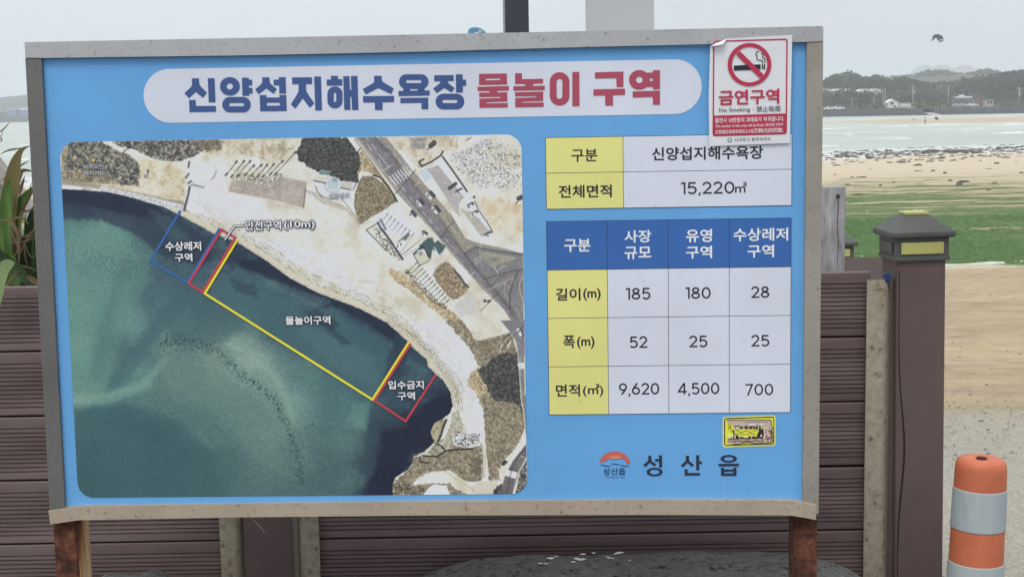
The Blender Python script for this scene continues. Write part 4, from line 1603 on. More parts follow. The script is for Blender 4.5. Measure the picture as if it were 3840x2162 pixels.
def paper(name, r, g, b, rough=.45, k=1.0, var=.05, spec=.35):
    c = ink(r, g, b, k)
    lo = tuple(v * (1 - var) for v in c[:3])
    hi = tuple(min(.92, v * (1 + var)) for v in c[:3])
    return noise_mat(name, [(.35, lo), (.65, hi)], 4, rough=rough, spec=spec, detail=4, stops2=[(.25, (.9, .89, .87)), (.36, (1, 1, 1))], scale2=11, fac2=.35)
k_blue = paper('sky_blue_vinyl', 97, 155, 205)
k_white = paper('white_vinyl', 201, 204, 214)
k_navy = paper('navy_ink', 62, 84, 132)
k_red = paper('crimson_ink', 160, 70, 88)
k_yel = paper('yellow_cell_ink', 213, 208, 128)
k_hdr = paper('header_blue_ink', 54, 97, 160)
k_blk = paper('black_ink', 42, 40, 48)
k_txtw = paper('white_letter_ink', 228, 232, 240)
k_line = paper('dark_line_ink', 52, 62, 84)
k_mapout = paper('letter_outline_ink', 48, 52, 68)

# ---- stainless frame with stains; per-bar base tones paint in reflections, tan also dirt
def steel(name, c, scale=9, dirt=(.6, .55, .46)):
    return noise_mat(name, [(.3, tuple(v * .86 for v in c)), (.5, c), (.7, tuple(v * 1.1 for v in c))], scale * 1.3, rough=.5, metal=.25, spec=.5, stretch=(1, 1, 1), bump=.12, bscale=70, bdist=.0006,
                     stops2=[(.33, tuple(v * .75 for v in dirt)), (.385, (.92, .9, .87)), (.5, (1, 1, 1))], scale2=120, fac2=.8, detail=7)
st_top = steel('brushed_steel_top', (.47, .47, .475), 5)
st_left = steel('stained_steel_left_dark_reflection', (.165, .16, .15), 7, (.7, .62, .5))
st_right = steel('stained_steel_right_reflection', (.37, .34, .295), 7, (.55, .48, .38))
st_bot = steel('stained_steel_bottom_tan_reflection', (.50, .41, .31), 6, (.55, .45, .34))
FR, BK = .009, -.045
prism('panel', [(140, 205), (3040, 145), (3020, 1890), (232, 1915)], 0.0, -.012, k_blue, sign)
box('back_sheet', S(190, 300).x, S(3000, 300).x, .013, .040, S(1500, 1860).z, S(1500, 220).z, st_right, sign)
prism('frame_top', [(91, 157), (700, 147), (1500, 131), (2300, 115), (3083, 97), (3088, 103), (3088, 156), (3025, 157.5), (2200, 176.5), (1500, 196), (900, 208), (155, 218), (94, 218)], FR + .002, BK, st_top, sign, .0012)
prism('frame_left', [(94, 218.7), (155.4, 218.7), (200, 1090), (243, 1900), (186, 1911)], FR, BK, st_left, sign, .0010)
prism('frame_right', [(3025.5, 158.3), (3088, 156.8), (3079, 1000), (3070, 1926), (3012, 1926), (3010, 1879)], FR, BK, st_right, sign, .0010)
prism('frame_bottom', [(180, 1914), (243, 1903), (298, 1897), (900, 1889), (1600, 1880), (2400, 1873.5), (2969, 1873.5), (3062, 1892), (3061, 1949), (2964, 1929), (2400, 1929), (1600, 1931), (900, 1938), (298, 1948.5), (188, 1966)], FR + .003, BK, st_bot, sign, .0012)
# small rivets on the top cap
m_scr = new_mat('screw_head', (.12, .11, .10, 1), .6, .5)
for (x, y) in ((1115, 148), (1994, 130)):
    p = S(x, y)
    box('rivet', p.x - .004, p.x + .004, .004, .014, p.z - .001, p.z + .004, m_scr, sign, .0008)
# ---- rusty legs
m_rust = noise_mat('flaking_rust', [(.32, (.022, .014, .012)), (.44, (.080, .028, .017)), (.54, (.155, .055, .029)), (.64, (.26, .11, .056)), (.76, (.46, .29, .18))], 38, rough=.9, stretch=(1.0, 1.0, .85), bump=1.0, bscale=55, bdist=.004, detail=9, nrough=.7,
                   stops2=[(.35, (.35, .30, .30)), (.62, (1, 1, 1))], scale2=9, fac2=.9)
m_rusty2 = noise_mat('rust_over_cream_paint', [(.38, (.08, .032, .018)), (.47, (.22, .085, .04)), (.53, (.50, .28, .13)), (.62, (.68, .54, .34))], 9, rough=.75, stretch=(1.2, 1.2, .28), bump=.5, bscale=40, bdist=.003, detail=7)
for (x0, x1, second) in ((199, 288, False), (2979, 3066, True)):
    a, b = S(x0, 2000, -.012), S(x1, 2000, -.012)
    xa, xb = a.x, b.x
    t = box('leg', xa, xb, .014, .084, .0, S(1500, 1890).z, m_rust, sign, .003)
    if not second:
        box('leg_side', xb + .0004, xb + .0022, .0165, .082, .0, S(1500, 1960).z, m_rusty2, sign)
    # ragged weld bead / scale edge
    R = random.Random(4 + x0)
    vs, fs = [], []
    zz = S(1500, 1950).z
    xe = xa + (xb - xa) * (.93 if not second else .08)
    n = 90
    for i in range(n + 1):
        z = zz - i * .006
        w = R.uniform(.0006, .0028)
        vs += [(xe - w, .0138, z), (xe + R.uniform(-.001, .001), .0125 - R.uniform(0, .0015), z), (xe + w, .0138, z)]
    for i in range(n):
        q = 3 * i
        fs += [(q, q + 1, q + 4, q + 3), (q + 1, q + 2, q + 5, q + 4)]
    from_data('rust_scale', vs, fs, m_rust, sign)
# stray pale blade / wire hanging under the board
m_wire = new_mat('pale_grass_blade', (.38, .36, .30, 1), .6)
a, b = S(942, 1940, -.02), S(994, 1999, -.02)
tube('stray_wire', [(a.x, .02, a.z), ((a.x + b.x) / 2 + .003, .02, (a.z + b.z) / 2), (b.x, .02, b.z)], [.0011, .0009, .0004], m_wire, sign, 5)

# ---- title plate
pl_, prr = S(538.5, 353), S(2631.5, 326)
ztp_, zbp_ = S(1585, 241).z, S(1585, 444.5).z
sheet_polys('title_plate', [rrect(pl_.x, prr.x, zbp_, ztp_, 9, 20)], .0006, k_white, sign)

A = R_(680, 250, 4.6)
Bz = R_(1220, 250, 4.6)
Cz = R_(1770, 230, 3.481)
def G(f, *pts, holes=()):
    return (loc2(pts, f), [loc2(h, f) for h in holes])
title_blue = [
 # sin
 G(A, (183,203),(306,201),(312,300),(335,340),(445,450),(375,538),(252,437),(135,547),(57,460),(175,345),(188,300)),
 G(A, (458,201),(575,199),(592,617),(475,617)),
 G(A, (135,575),(248,573),(253,678),(598,677),(601,780),(144,787)),
 # yang
 (zell(A, 840, 341, 172, 160), [zell(A, 838, 342, 55, 53)]),
 G(A, (1047,192),(1163,190),(1165,227),(1224,228),(1226,325),(1168,325),(1168,365),(1228,366),(1233,465),(1175,465),(1175,503),(1058,505)),
 (zring(A, 708, 1200, 523, 790, 133), [zring(A, 827, 1085, 628, 683, 27)]),
 # seop
 G(A, (1397,186),(1520,184),(1527,270),(1545,300),(1650,387),(1595,468),(1465,377),(1338,475),(1275,395),(1378,305),(1400,265)),
 G(A, (1683,183),(1800,181),(1809,465),(1693,465),(1687,323),(1598,324),(1592,227),(1683,224)),
 G(A, (1353,492),(1469,491),(1470,533),(1695,532),(1693,487),(1810,486),(1820,765),(1364,771), holes=[[(1476,623),(1700,622),(1700,672),(1477,675)]]),
 # ji
 G(A, (1912,187),(2254,184),(2256,300),(2150,302),(2155,405),(2175,455),(2295,632),(2218,709),(2097,548),(1970,723),(1890,652),(2005,470),(2025,415),(2025,304),(1915,306)),
 G(A, (2293,172),(2410,170),(2428,755),(2313,757)),
 # hae
 G(Bz, (98,160),(218,160),(220,218),(292,218),(294,326),(27,328),(24,225),(100,223)),
 (zring(Bz, 38, 297, 342, 718, 128), [zring(Bz, 147, 190, 448, 610, 21)]),
 G(Bz, (310,166),(417,165),(424,403),(450,403),(443,163),(555,161),(572,747),(463,747),(453,520),(428,521),(435,745),(328,745)),
 # su
 G(Bz, (843,160),(972,159),(977,240),(1000,268),(1182,377),(1138,475),(912,368),(698,480),(645,388),(830,285),(845,240)),
 G(Bz, (650,510),(1185,503),(1188,608),(987,615),(988,747),(860,747),(855,616),(654,619)),
 # yok
 (zring(Bz, 1273, 1780, 133, 385, 126), [zring(Bz, 1392, 1660, 231, 284, 26)]),
 G(Bz, (1347,350),(1712,348),(1712,412),(1592,414),(1592,376),(1465,377),(1465,416),(1350,418)),
 G(Bz, (1262,420),(1800,411),(1802,500),(1265,510)),
 G(Bz, (1295,541),(1775,535),(1778,735),(1662,735),(1658,626),(1297,632)),
 # jang
 G(Bz, (1878,150),(2213,145),(2216,248),(2112,251),(2125,290),(2232,372),(2177,447),(2052,370),(1922,460),(1860,378),(1965,300),(1985,275),(1980,254),(1880,256)),
 G(Bz, (2250,134),(2368,132),(2370,225),(2428,226),(2430,332),(2372,333),(2373,448),(2257,449)),
 (zring(Bz, 1903, 2398, 468, 738, 134), [zring(Bz, 2020, 2280, 573, 629, 27)]),
]
title_red = [
 # mul
 G(Cz, (93,165),(455,160),(458,303),(93,310), holes=[[(180,227),(370,222),(369,245),(181,250)]]),
 G(Cz, (73,333),(480,323),(481,383),(330,386),(330,412),(228,414),(228,387),(75,390)),
 G(Cz, (95,410),(460,404),(461,525),(188,533),(187,548),(467,545),(468,602),(98,608),(97,487),(372,479),(371,463),(96,468)),
 # nol
 G(Cz, (562,158),(651,156),(653,235),(928,228),(928,290),(797,293),(797,322),(693,325),(693,296),(563,298)),
 G(Cz, (540,327),(949,318),(949,377),(541,384)),
 G(Cz, (562,403),(929,396),(928,517),(653,527),(653,541),(935,536),(936,594),(565,602),(564,480),(840,470),(839,455),(563,458)),
 # i
 (zring(Cz, 1015, 1272, 143, 577, 128), [zring(Cz, 1104, 1180, 230, 492, 38)]),
 G(Cz, (1310,140),(1400,139),(1403,586),(1310,588)),
 # gu
 G(Cz, (1605,145),(1976,134),(1976,337),(1887,338),(1883,220),(1605,226)),
 G(Cz, (1585,367),(1996,358),(1998,438),(1840,445),(1840,579),(1740,580),(1738,447),(1585,449)),
 # yeok
 (zell(Cz, 2183, 243, 134, 128), [zell(Cz, 2183, 243, 43, 43)]),
 G(Cz, (2262,151),(2362,147),(2362,118),(2453,116),(2453,366),(2362,368),(2362,334),(2262,338), holes=[[(2318,222),(2361,221),(2361,258),(2318,260)]]),
 G(Cz, (2097,393),(2453,384),(2453,566),(2362,567),(2360,465),(2098,472)),
]
sheet_polys('title_lettering', title_blue, .0012, k_navy, sign)['label'] = 'dark blue first half of the big title lettering'
sheet_polys('title_lettering', title_red, .0012, k_red, sign)['label'] = 'crimson second half of the big title lettering'

# ---- typeset lettering
_deps = None
def text_mesh(s, bold):
    cu = bpy.data.curves.new('t', 'FONT')
    cu.body = s
    cu.offset = bold
    cu.resolution_u = 3
    o = bpy.data.objects.new('t', cu)
    COL.objects.link(o)
    bpy.context.view_layer.update()
    me = bpy.data.meshes.new_from_object(o.evaluated_get(bpy.context.evaluated_depsgraph_get()))
    bpy.data.objects.remove(o)
    bpy.data.curves.remove(cu)
    vs = [(v.co.x, v.co.y) for v in me.vertices]
    fs = [tuple(p.vertices) for p in me.polygons]
    bpy.data.meshes.remove(me)
    return vs, fs
_tcache = {}
def lettering(s, f, cx, cy, w, h, mat, d=.0016, bold=.018, rot=0.0, parent=None, name='lettering', fit=None, df=None):
    """s set so that its ink fills the box w x h centred at cx,cy of enlargement f; heavier weight = the outline thickened all round"""
    if s not in _tcache:
        _tcache[s] = text_mesh(s, 0.0)
    vs, fs = _tcache[s]
    if not vs:
        return None
    fit = bold if fit is None else fit
    x0, x1 = min(v[0] for v in vs) - fit, max(v[0] for v in vs) + fit
    y0, y1 = min(v[1] for v in vs) - fit, max(v[1] for v in vs) + fit
    px, py = f(cx, cy)
    sc = f(1, 0)[0] - f(0, 0)[0]
    m = PX(px, py) * sc
    kx, ky = w * m / (x1 - x0), h * m / (y1 - y0)
    c = S(px, py)
    ca, sa = math.cos(rot), math.sin(rot)
    out, fo = [], []
    nc = 1 if bold <= 0.001 else (8 if bold < .04 else 12)
    for q in range(nc):
        ox, oy = (0, 0) if nc == 1 else (bold * math.cos(q / nc * math.tau), bold * math.sin(q / nc * math.tau))
        dd = d + q * .000012
        b0 = len(out)
        for x, y in vs:
            X = (x + ox - (x0 + x1) / 2) * kx
            Z = (y + oy - (y0 + y1) / 2) * ky
            X, Z = X * ca - Z * sa, X * sa + Z * ca
            xx, zz = c.x + X, c.z + Z
            out.append((xx, -(dd + (df(xx, zz) if df else 0)), zz))
        fo += [tuple(b0 + i for i in t) for t in fs]
    return from_data(name, out, fo, mat, parent or sign)

def ribbon(P2, hw, closed=False):
    n = len(P2)
    L_, R2_ = [], []
    for i in range(n):
        if closed:
            d1, d2 = (P2[i] - P2[i - 1]).normalized(), (P2[(i + 1) % n] - P2[i]).normalized()
        else:
            d1 = P2[i] - P2[max(i - 1, 0)]
            d2 = P2[min(i + 1, n - 1)] - P2[i]
            d1 = d1.normalized() if d1.length else d2.normalized()
            d2 = d2.normalized() if d2.length else d1
        n1, n2 = Vector((-d1.y, d1.x)), Vector((-d2.y, d2.x))
        mm = (n1 + n2).normalized()
        k = hw / max(.45, mm.dot(n1))
        L_.append(P2[i] + mm * k)
        R2_.append(P2[i] - mm * k)
    fs = [(i, n + i, n + (i + 1) % n, (i + 1) % n) for i in range(n if closed else n - 1)]
    return L_ + R2_, fs
def _arc(cx, cy, rx, ry, a0, a1, n=16):
    return [(cx + rx * math.cos(rad(a0 + (a1 - a0) * k / n)), cy + ry * math.sin(rad(a0 + (a1 - a0) * k / n))) for k in range(n + 1)]
_t = .142
_a = _t / 2
NUM = {
 '0': (.70, [(_arc(.35, .5, .35 - _a, .5 - _a, 0, 345, 23), True)]),
 '1': (.30, [([(.0, .86), (.08, 1 - _a), (.235, 1 - _a), (.235, 0)], False)]),
 '2': (.64, [(_arc(.31, .69, .245, .25, 172, -38, 16) + [(.10, _a), (.64, _a)], False)]),
 '4': (.74, [([(.74, .25), (.07, .25), (.50, .95)], False), ([(.535, 0), (.535, 1)], False)]),
 '5': (.66, [([(.58, 1 - _a), (.145, 1 - _a), (.115, .54)] + _arc(.32, .335, .275, .272, 128, -145, 20), False)]),
 '6': (.68, [(_arc(.34, .335, .34 - _a, .335 - _a, 0, 345, 23), True), ([(.45, .99), (.27, .74), (.12, .50)], False)]),
 '9': (.68, [(_arc(.34, .665, .34 - _a, .335 - _a, 0, 345, 23), True), ([(.23, .01), (.41, .26), (.56, .50)], False)]),
 '8': (.68, [(_arc(.34, .285, .34 - _a, .285 - _a, 0, 345, 23), True), (_arc(.34, .745, .285 - _a, .255 - _a, 0, 345, 23), True)]),
 '7': (.62, [([(0, 1 - _a), (.55, 1 - _a), (.20, 0)], False)]),
 ',': (.16, [([(.11, .11), (.05, -.14)], False)]),
}
def numerals(s, f, cx, cy, w, h, mat, d=.0016):
    """geometric sans numerals drawn as even-width strokes; h is the figure height"""
    W_ = sum(NUM[c][0] for c in s) + .105 * (len(s) - 1)
    px, py = f(cx, cy)
    m = PX(px, py) * (f(1, 0)[0] - f(0, 0)[0])
    kx, ky = w * m / W_, h * m
    c0 = S(px, py)
    vs, fs = [], []
    x = 0
    k = 0
    for ch in s:
        for pts, cl in NUM[ch][1]:
            P2 = [Vector((c0.x + (x + p[0] - W_ / 2) * kx, c0.z + (p[1] - .5) * ky)) for p in pts]
            v, q = ribbon(P2, _a * ky, cl)
            b0 = len(vs)
            k += 1
            vs += [(p.x, -(d + k * .00002), p.y) for p in v]
            fs += [tuple(b0 + i for i in t) for t in q]
        x += NUM[ch][0] + .105
    return from_data('numerals', vs, fs, mat, sign)

# ---- tables
def cells(f_cols, f_rows, inset=.00055):
    pass
def table(xs, zs, paint):
    e = .00055
    sheet_polys('table_lines', [[(xs[0] - e, zs[-1] - e), (xs[-1] + e, zs[-1] - e), (xs[-1] + e, zs[0] + e), (xs[0] - e, zs[0] + e)]], .0006, k_line, sign)
    for r in range(len(zs) - 1):
        for c in range(len(xs) - 1):
            m = paint(r, c)
            o = sheet_polys('table_cell', [[(xs[c] + e, zs[r + 1] + e), (xs[c + 1] - e, zs[r + 1] + e), (xs[c + 1] - e, zs[r] - e), (xs[c] + e, zs[r] - e)]], .0012, m, sign)
table([S(2047.5, 650).x, S(2337, 645).x, S(2969, 638).x], [S(2500, 508.8).z, S(2500, 642).z, S(2500, 777).z], lambda r, c: k_white if c else k_yel)
table([S(2054.5, 1190).x, S(2279, 1190).x, S(2506.5, 1190).x, S(2734.5, 1190).x, S(2965, 1190).x],
      [S(2508, y).z for y in (823.7, 1006, 1187, 1369, 1549)], lambda r, c: k_hdr if r == 0 else (k_yel if c == 0 else k_white))
T1 = R_(1300, 0, 1.84)
T2 = R_(2040, 800, 1.859)
ID = R_(0, 0, 1)
BO = .020
lettering('구분', T1, 1640, 1072, 180, 88, k_blk, bold=BO)
lettering('전체면적', T1, 1646, 1319, 366, 88, k_blk, bold=BO)
lettering('신양섭지해수욕장', ID, 2653, 574, 417, 50, k_blk, bold=BO)
numerals('15,220', ID, 2654, 704, 200, 45, k_blk)
lettering('㎡', ID, 2778, 702, 44, 40, k_blk, bold=.012)
for s, x, y, w, h in (('구분', 232, 222, 185, 92), ('사장', 654, 159, 187, 88), ('규모', 654, 274, 186, 88), ('유영', 1080, 154, 182, 92), ('구역', 1080, 269, 182, 88), ('수상레저', 1510, 146, 382, 92), ('구역', 1510, 261, 186, 90)):
    lettering(s, T2, x, y, w, h, k_txtw, bold=BO)
for s, x, y, w, h in (('길이', 168, 563, 172, 88), ('폭', 175, 893, 82, 90), ('면적', 167, 1232, 168, 88)):
    lettering(s, T2, x, y, w, h, k_blk, bold=BO)
for s, x, y, w, h in (('(m)', 334, 563, 122, 90), ('(m)', 291, 898, 122, 90), ('(㎡)', 342, 1230, 142, 92)):
    lettering(s, T2, x, y, w, h, k_blk, bold=.022)
for s, x, y, w, h in (('185', 657, 558, 170, 82), ('180', 1075, 553, 174, 82), ('28', 1507, 547, 127, 80), ('52', 658, 895, 125, 82), ('25', 1075, 890, 128, 82), ('25', 1507, 885, 127, 82),
                      ('9,620', 662, 1228, 282, 92), ('4,500', 1077, 1226, 290, 94), ('700', 1500, 1225, 196, 82)):
    numerals(s, T2, x, y if ',' not in s else y - 8, w, 82, k_blk)

# ---- township name and emblem
D = R_(2220, 1660, 4.441)
k_ink2 = paper('charcoal_ink', 42, 45, 60)
name_polys = [
 G(D, (935,208),(990,207),(990,275),(1003,305),(1075,352),(1040,388),(965,325),(888,395),(852,362),(925,300),(938,270)),
 G(D, (1115,200),(1165,200),(1168,402),(1117,402),(1117,303),(1050,302),(1050,262),(1115,262)),
 (zell(D, 1043, 478, 134, 72), [zell(D, 1043, 478, 80, 40)]),
 G(D, (1563,207),(1615,207),(1617,275),(1632,308),(1700,358),(1665,396),(1592,328),(1513,403),(1478,370),(1550,305),(1563,270)),
 G(D, (1733,198),(1783,198),(1784,300),(1828,300),(1829,344),(1784,345),(1785,449),(1735,449)),
 G(D, (1541,432),(1592,432),(1594,493),(1797,493),(1797,538),(1543,538)),
 (zell(D, 2276, 258, 136, 65), [zell(D, 2276, 258, 80, 33)]),
 G(D, (2105,341),(2447,339),(2447,382),(2106,384)),
 G(D, (2147,405),(2197,405),(2198,435),(2357,434),(2357,403),(2405,403),(2405,542),(2149,542), holes=[[(2198,472),(2356,471),(2356,499),(2199,500)]]),
]
for i_ in (0, 3, 6):
    sheet_polys('township_letter', name_polys[i_:i_ + 3], .0008, k_ink2, sign)
# emblem: sun disc cut by the tuff-cone outline, drawn as bands of orange
k_or1, k_or2, k_or3 = paper('emblem_red_orange', 186, 92, 80), paper('emblem_orange', 204, 120, 92), paper('emblem_light_orange', 228, 152, 106)
def arc(cx, cy, rx, ry, a0, a1, n=24):
    return [(cx + rx * math.cos(rad(a0 + (a1 - a0) * k / n)), cy - ry * math.sin(rad(a0 + (a1 - a0) * k / n))) for k in range(n + 1)]
base_cut = [(633, 343), (590, 340), (565, 320), (545, 265), (515, 245), (400, 250), (285, 247), (262, 275), (240, 292), (125, 327)]
sheet_polys('emblem_sun', [loc2(arc(380, 345, 256, 210, 1, 175, 30) + base_cut[::-1], D)], .0008, k_or1, sign)
sheet_polys('emblem_glow', [loc2(arc(385, 330, 165, 130, 35, 145, 20) + [(285, 249), (400, 252), (515, 247)], D)], .0013, k_or2, sign)
sheet_polys('emblem_glow', [loc2(arc(390, 320, 105, 82, 45, 135, 16) + [(320, 250), (400, 252), (470, 249)], D)], .0018, k_or3, sign)
k_teal = paper('emblem_navy', 26, 62, 100)
def wavy(x0, x1, y, amp, th):
    up, dn = [], []
    for k in range(13):
        t = k / 12
        x = x0 + (x1 - x0) * t
        yy = y + amp * math.sin(t * math.tau * .95 + 3.4)
        w = th * math.sin(math.pi * t) + 1
        up.append((x, yy - w))
        dn.append((x, yy + w))
    return loc2(up + dn[::-1], D)
sheet_polys('emblem_wave', [wavy(130, 330, 375, 8, 7), wavy(302, 465, 347, 6, 7), wavy(448, 637, 375, 8, 7)], .0008, k_teal, sign)
lettering('성산읍', D, 372, 470, 372, 122, k_teal, d=.0008, bold=.012)
lettering('Seong san eup', D, 392, 567, 310, 34, k_teal, d=.0008, bold=.0)

# ---- the aerial photograph (flat print, painted into a fine vertex grid)
ml, mr = S(229, 700).x * .5 + S(291.5, 1750).x * .5, S(1958, 620).x * .5 + S(1975.5, 1780).x * .5
mt_, mb_ = S(1100, 518).z, S(1100, 1857).z
NX, NY = 800, 618
gx = np.linspace(ml, mr, NX)
gz = np.linspace(mt_, mb_, NY)
GX, GZ = np.meshgrid(gx, gz)
# photo pixel of every grid vertex
MM = np.array([[c for c in row] for row in SM])
Wp = np.einsum('ij,jkl->ikl', MM[:3, :3], np.stack([GX, np.zeros_like(GX), GZ])) + MM[:3, 3][:, None, None] - np.array(EYE)[:, None, None]
cf = np.tensordot(np.array(_F), Wp, 1)
X = 1920 + FPX * np.tensordot(np.array(_R), Wp, 1) / cf
Y = 1081 - FPX * np.tensordot(np.array(_U), Wp, 1) / cf
IMG = np.zeros((NY, NX, 3), np.float32)

def inpoly(pts, wob=0, wsc=12):
    p = np.array(pts, float)
    XX, YY = X, Y
    if wob:
        kq = 3.4 if wob >= 3 else 2
        XX = X + (fbm(X / wsc, Y / wsc, 5, .8) - .5) * kq * wob
        YY = Y + (fbm(X / wsc + 40, Y / wsc + 9, 5, .8) - .5) * kq * wob
    m = np.zeros(X.shape, bool)
    x0, x1, y0, y1 = p[:, 0].min() - wob, p[:, 0].max() + wob, p[:, 1].min() - wob, p[:, 1].max() + wob
    bb = (X >= x0) & (X <= x1) & (Y >= y0) & (Y <= y1)
    xs, ys = XX[bb], YY[bb]
    r = np.zeros(xs.shape, bool)
    n = len(p)
    for i in range(n):
        ax, ay = p[i]
        bx, by = p[(i + 1) % n]
        if ay == by:
            continue
        c = ((ay > ys) != (by > ys)) & (xs < (bx - ax) * (ys - ay) / (by - ay) + ax)
        r ^= c
    m[bb] = r
    return m
def seg_d(pts, closed=False, pad=None):
    p = [tuple(q) for q in pts]
    if closed:
        p.append(p[0])
    D_ = np.full(X.shape, 1e9, np.float32)
    for (ax, ay), (bx, by) in zip(p, p[1:]):
        if pad:
            bb = (X > min(ax, bx) - pad) & (X < max(ax, bx) + pad) & (Y > min(ay, by) - pad) & (Y < max(ay, by) + pad)
            if not bb.any():
                continue
        else:
            bb = np.ones(X.shape, bool)
        x, y = X[bb], Y[bb]
        L = (bx - ax) ** 2 + (by - ay) ** 2 + 1e-9
        t = np.clip(((x - ax) * (bx - ax) + (y - ay) * (by - ay)) / L, 0, 1)
        dd = np.hypot(x - ax - t * (bx - ax), y - ay - t * (by - ay))
        D_[bb] = np.minimum(D_[bb], dd)
    return D_
def put(mask, col, a=1.0):
    c = np.array(col, np.float32)
    if mask.dtype == bool:
        mask = mask.astype(np.float32)
    k = (mask * a)[..., None]
    IMG[:] = IMG * (1 - k) + c * k
def ramp(t, stops):
    xs_ = [s[0] for s in stops]
    return np.stack([np.interp(t, xs_, [s[1][k] for s in stops]) for k in range(3)], -1)
def line(pts, col, w=2.0, a=1.0, closed=False):
    d = seg_d(pts, closed, pad=w + 6)
    put(np.clip((w / 2 + .8 - d) / 1.6, 0, 1), col, a)
def zz(f, *pts):
    return [f(*p) for p in pts]
def texture(mask, stops, sc=9, aniso=0, ang=0.0, o=5, g=.72, seed=0, soft=None):
    ca, sa = math.cos(ang), math.sin(ang)
    u = (X * ca + Y * sa) / sc + seed
    v = (-X * sa + Y * ca) / (sc * (1 + aniso)) + seed * 1.7
    n = fbm(u, v, o, g)
    n = (n - .5) * 1.9 + .5
    c = ramp(n, stops)
    k = mask.astype(np.float32)
    if soft is not None:
        k = k * soft
    IMG[:] = IMG * (1 - k[..., None]) + c * k[..., None]

# base ground: pale cream sand and dry soil
texture(np.ones(X.shape, bool), [(0, (200, 193, 174)), (.35, (213, 208, 194)), (.6, (219, 216, 206)), (1, (223, 221, 216))], 60, seed=3, g=.6)
M1 = R_(220, 500, 3.295)
M2 = R_(820, 500, 4.265)
M3 = R_(1300, 500, 3.766)
M4 = R_(1300, 860, 3.766)
M5 = R_(1400, 1200, 4.393)
M6 = R_(1250, 1480, 3.435)
# tan dry areas top
tan_ = [(0, (162, 148, 124)), (.4, (196, 184, 162)), (.65, (211, 203, 184)), (1, (220, 215, 204))]
texture(inpoly(zz(M2, (0, 60), (1340, 60), (1260, 200), (1100, 330), (1020, 450), (800, 470), (560, 400), (300, 340), (60, 340), (-300, 300), (-700, 200)), 14), tan_, 26, seed=5)
texture(inpoly(zz(M1, (40, 590), (990, 640), (1000, 320), (1400, 340), (1560, 500), (1560, 840), (1080, 760), (600, 660), (60, 610)), 6), [(0, (188, 172, 140)), (.5, (212, 202, 178)), (1, (224, 218, 204))], 30, seed=6)
texture(inpoly(zz(M3, (600, 50), (1560, 30), (1570, 240), (1350, 260), (1060, 480), (990, 470)), 10), tan_, 30, seed=7)
texture(inpoly(zz(M3, (2050, 1400), (1840, 900), (2478, 980), (2490, 1450)), 20), [(0, (196, 176, 142)), (.45, (212, 198, 172)), (1, (222, 216, 200))], 40, seed=8)
texture(inpoly([(230, 600), (232, 540), (300, 505), (480, 600), (480, 640), (530, 700), (400, 690), (232, 690)], 4), [(0, (120, 110, 92)), (.5, (160, 150, 128)), (1, (190, 182, 160))], 16, seed=9)
# bright bare sand
wh = [(0, (214, 211, 206)), (.45, (216, 215, 217)), (1, (219, 219, 225))]
texture(inpoly([(700, 690), (860, 712), (1000, 760), (1030, 830), (760, 830), (690, 770)], 10), wh, 30, seed=10)
texture(inpoly(zz(M1, (1560, 420), (2050, 280), (2060, 540), (2100, 720), (1640, 720)), 10), wh, 30, seed=10)
texture(inpoly([(790, 850), (1050, 900), (1250, 960), (1340, 1080), (1480, 1210), (1700, 1330), (1790, 1390), (1780, 1460), (1770, 1560), (1820, 1660), (1760, 1640), (1745, 1500), (1690, 1400), (1560, 1250), (1380, 1130), (1150, 1010), (980, 930)], 16), wh, 30, seed=11)
texture(inpoly(zz(M5, (540, 0), (1190, 0), (1460, 300), (1600, 480), (1700, 650), (1720, 790), (1600, 900), (1560, 1060), (1700, 1200), (1780, 1450), (1530, 1450), (1440, 1200), (1260, 850), (1100, 620), (850, 330), (640, 120)), 5), wh, 30, seed=12)
texture(inpoly(zz(M6, (1670, 0), (1900, 0), (1930, 150), (1945, 400), (1955, 700), (1900, 620), (1880, 480), (1710, 480), (1715, 150)), 3), wh, 30, seed=13)
texture(inpoly(zz(M3, (330, 1200), (520, 1100), (700, 980), (800, 1080), (960, 1330), (1060, 1450), (560, 1450)), 6), wh, 30, seed=14)
texture(inpoly(zz(M3, (1200, 420), (1350, 330), (1720, 800), (2060, 1380), (1960, 1400), (1800, 1150), (1500, 760), (1290, 460)), 2), wh, 30, seed=15)
# stone heap field
sc_ = inpoly(zz(M3, (1480, 300), (1900, 90), (2080, 40), (2470, 300), (2470, 700), (2330, 780), (1850, 760), (1560, 480)), 20)
v = fbm(X / 3.2, Y / 3.2, 2, .5)
dens = fbm(X / 40, Y / 40, 2)
put(sc_ & (v > .62) & (dens > .30), (108, 102, 92), .8)
put(sc_ & (v < .30) & (dens > .30), (232, 230, 222), .5)

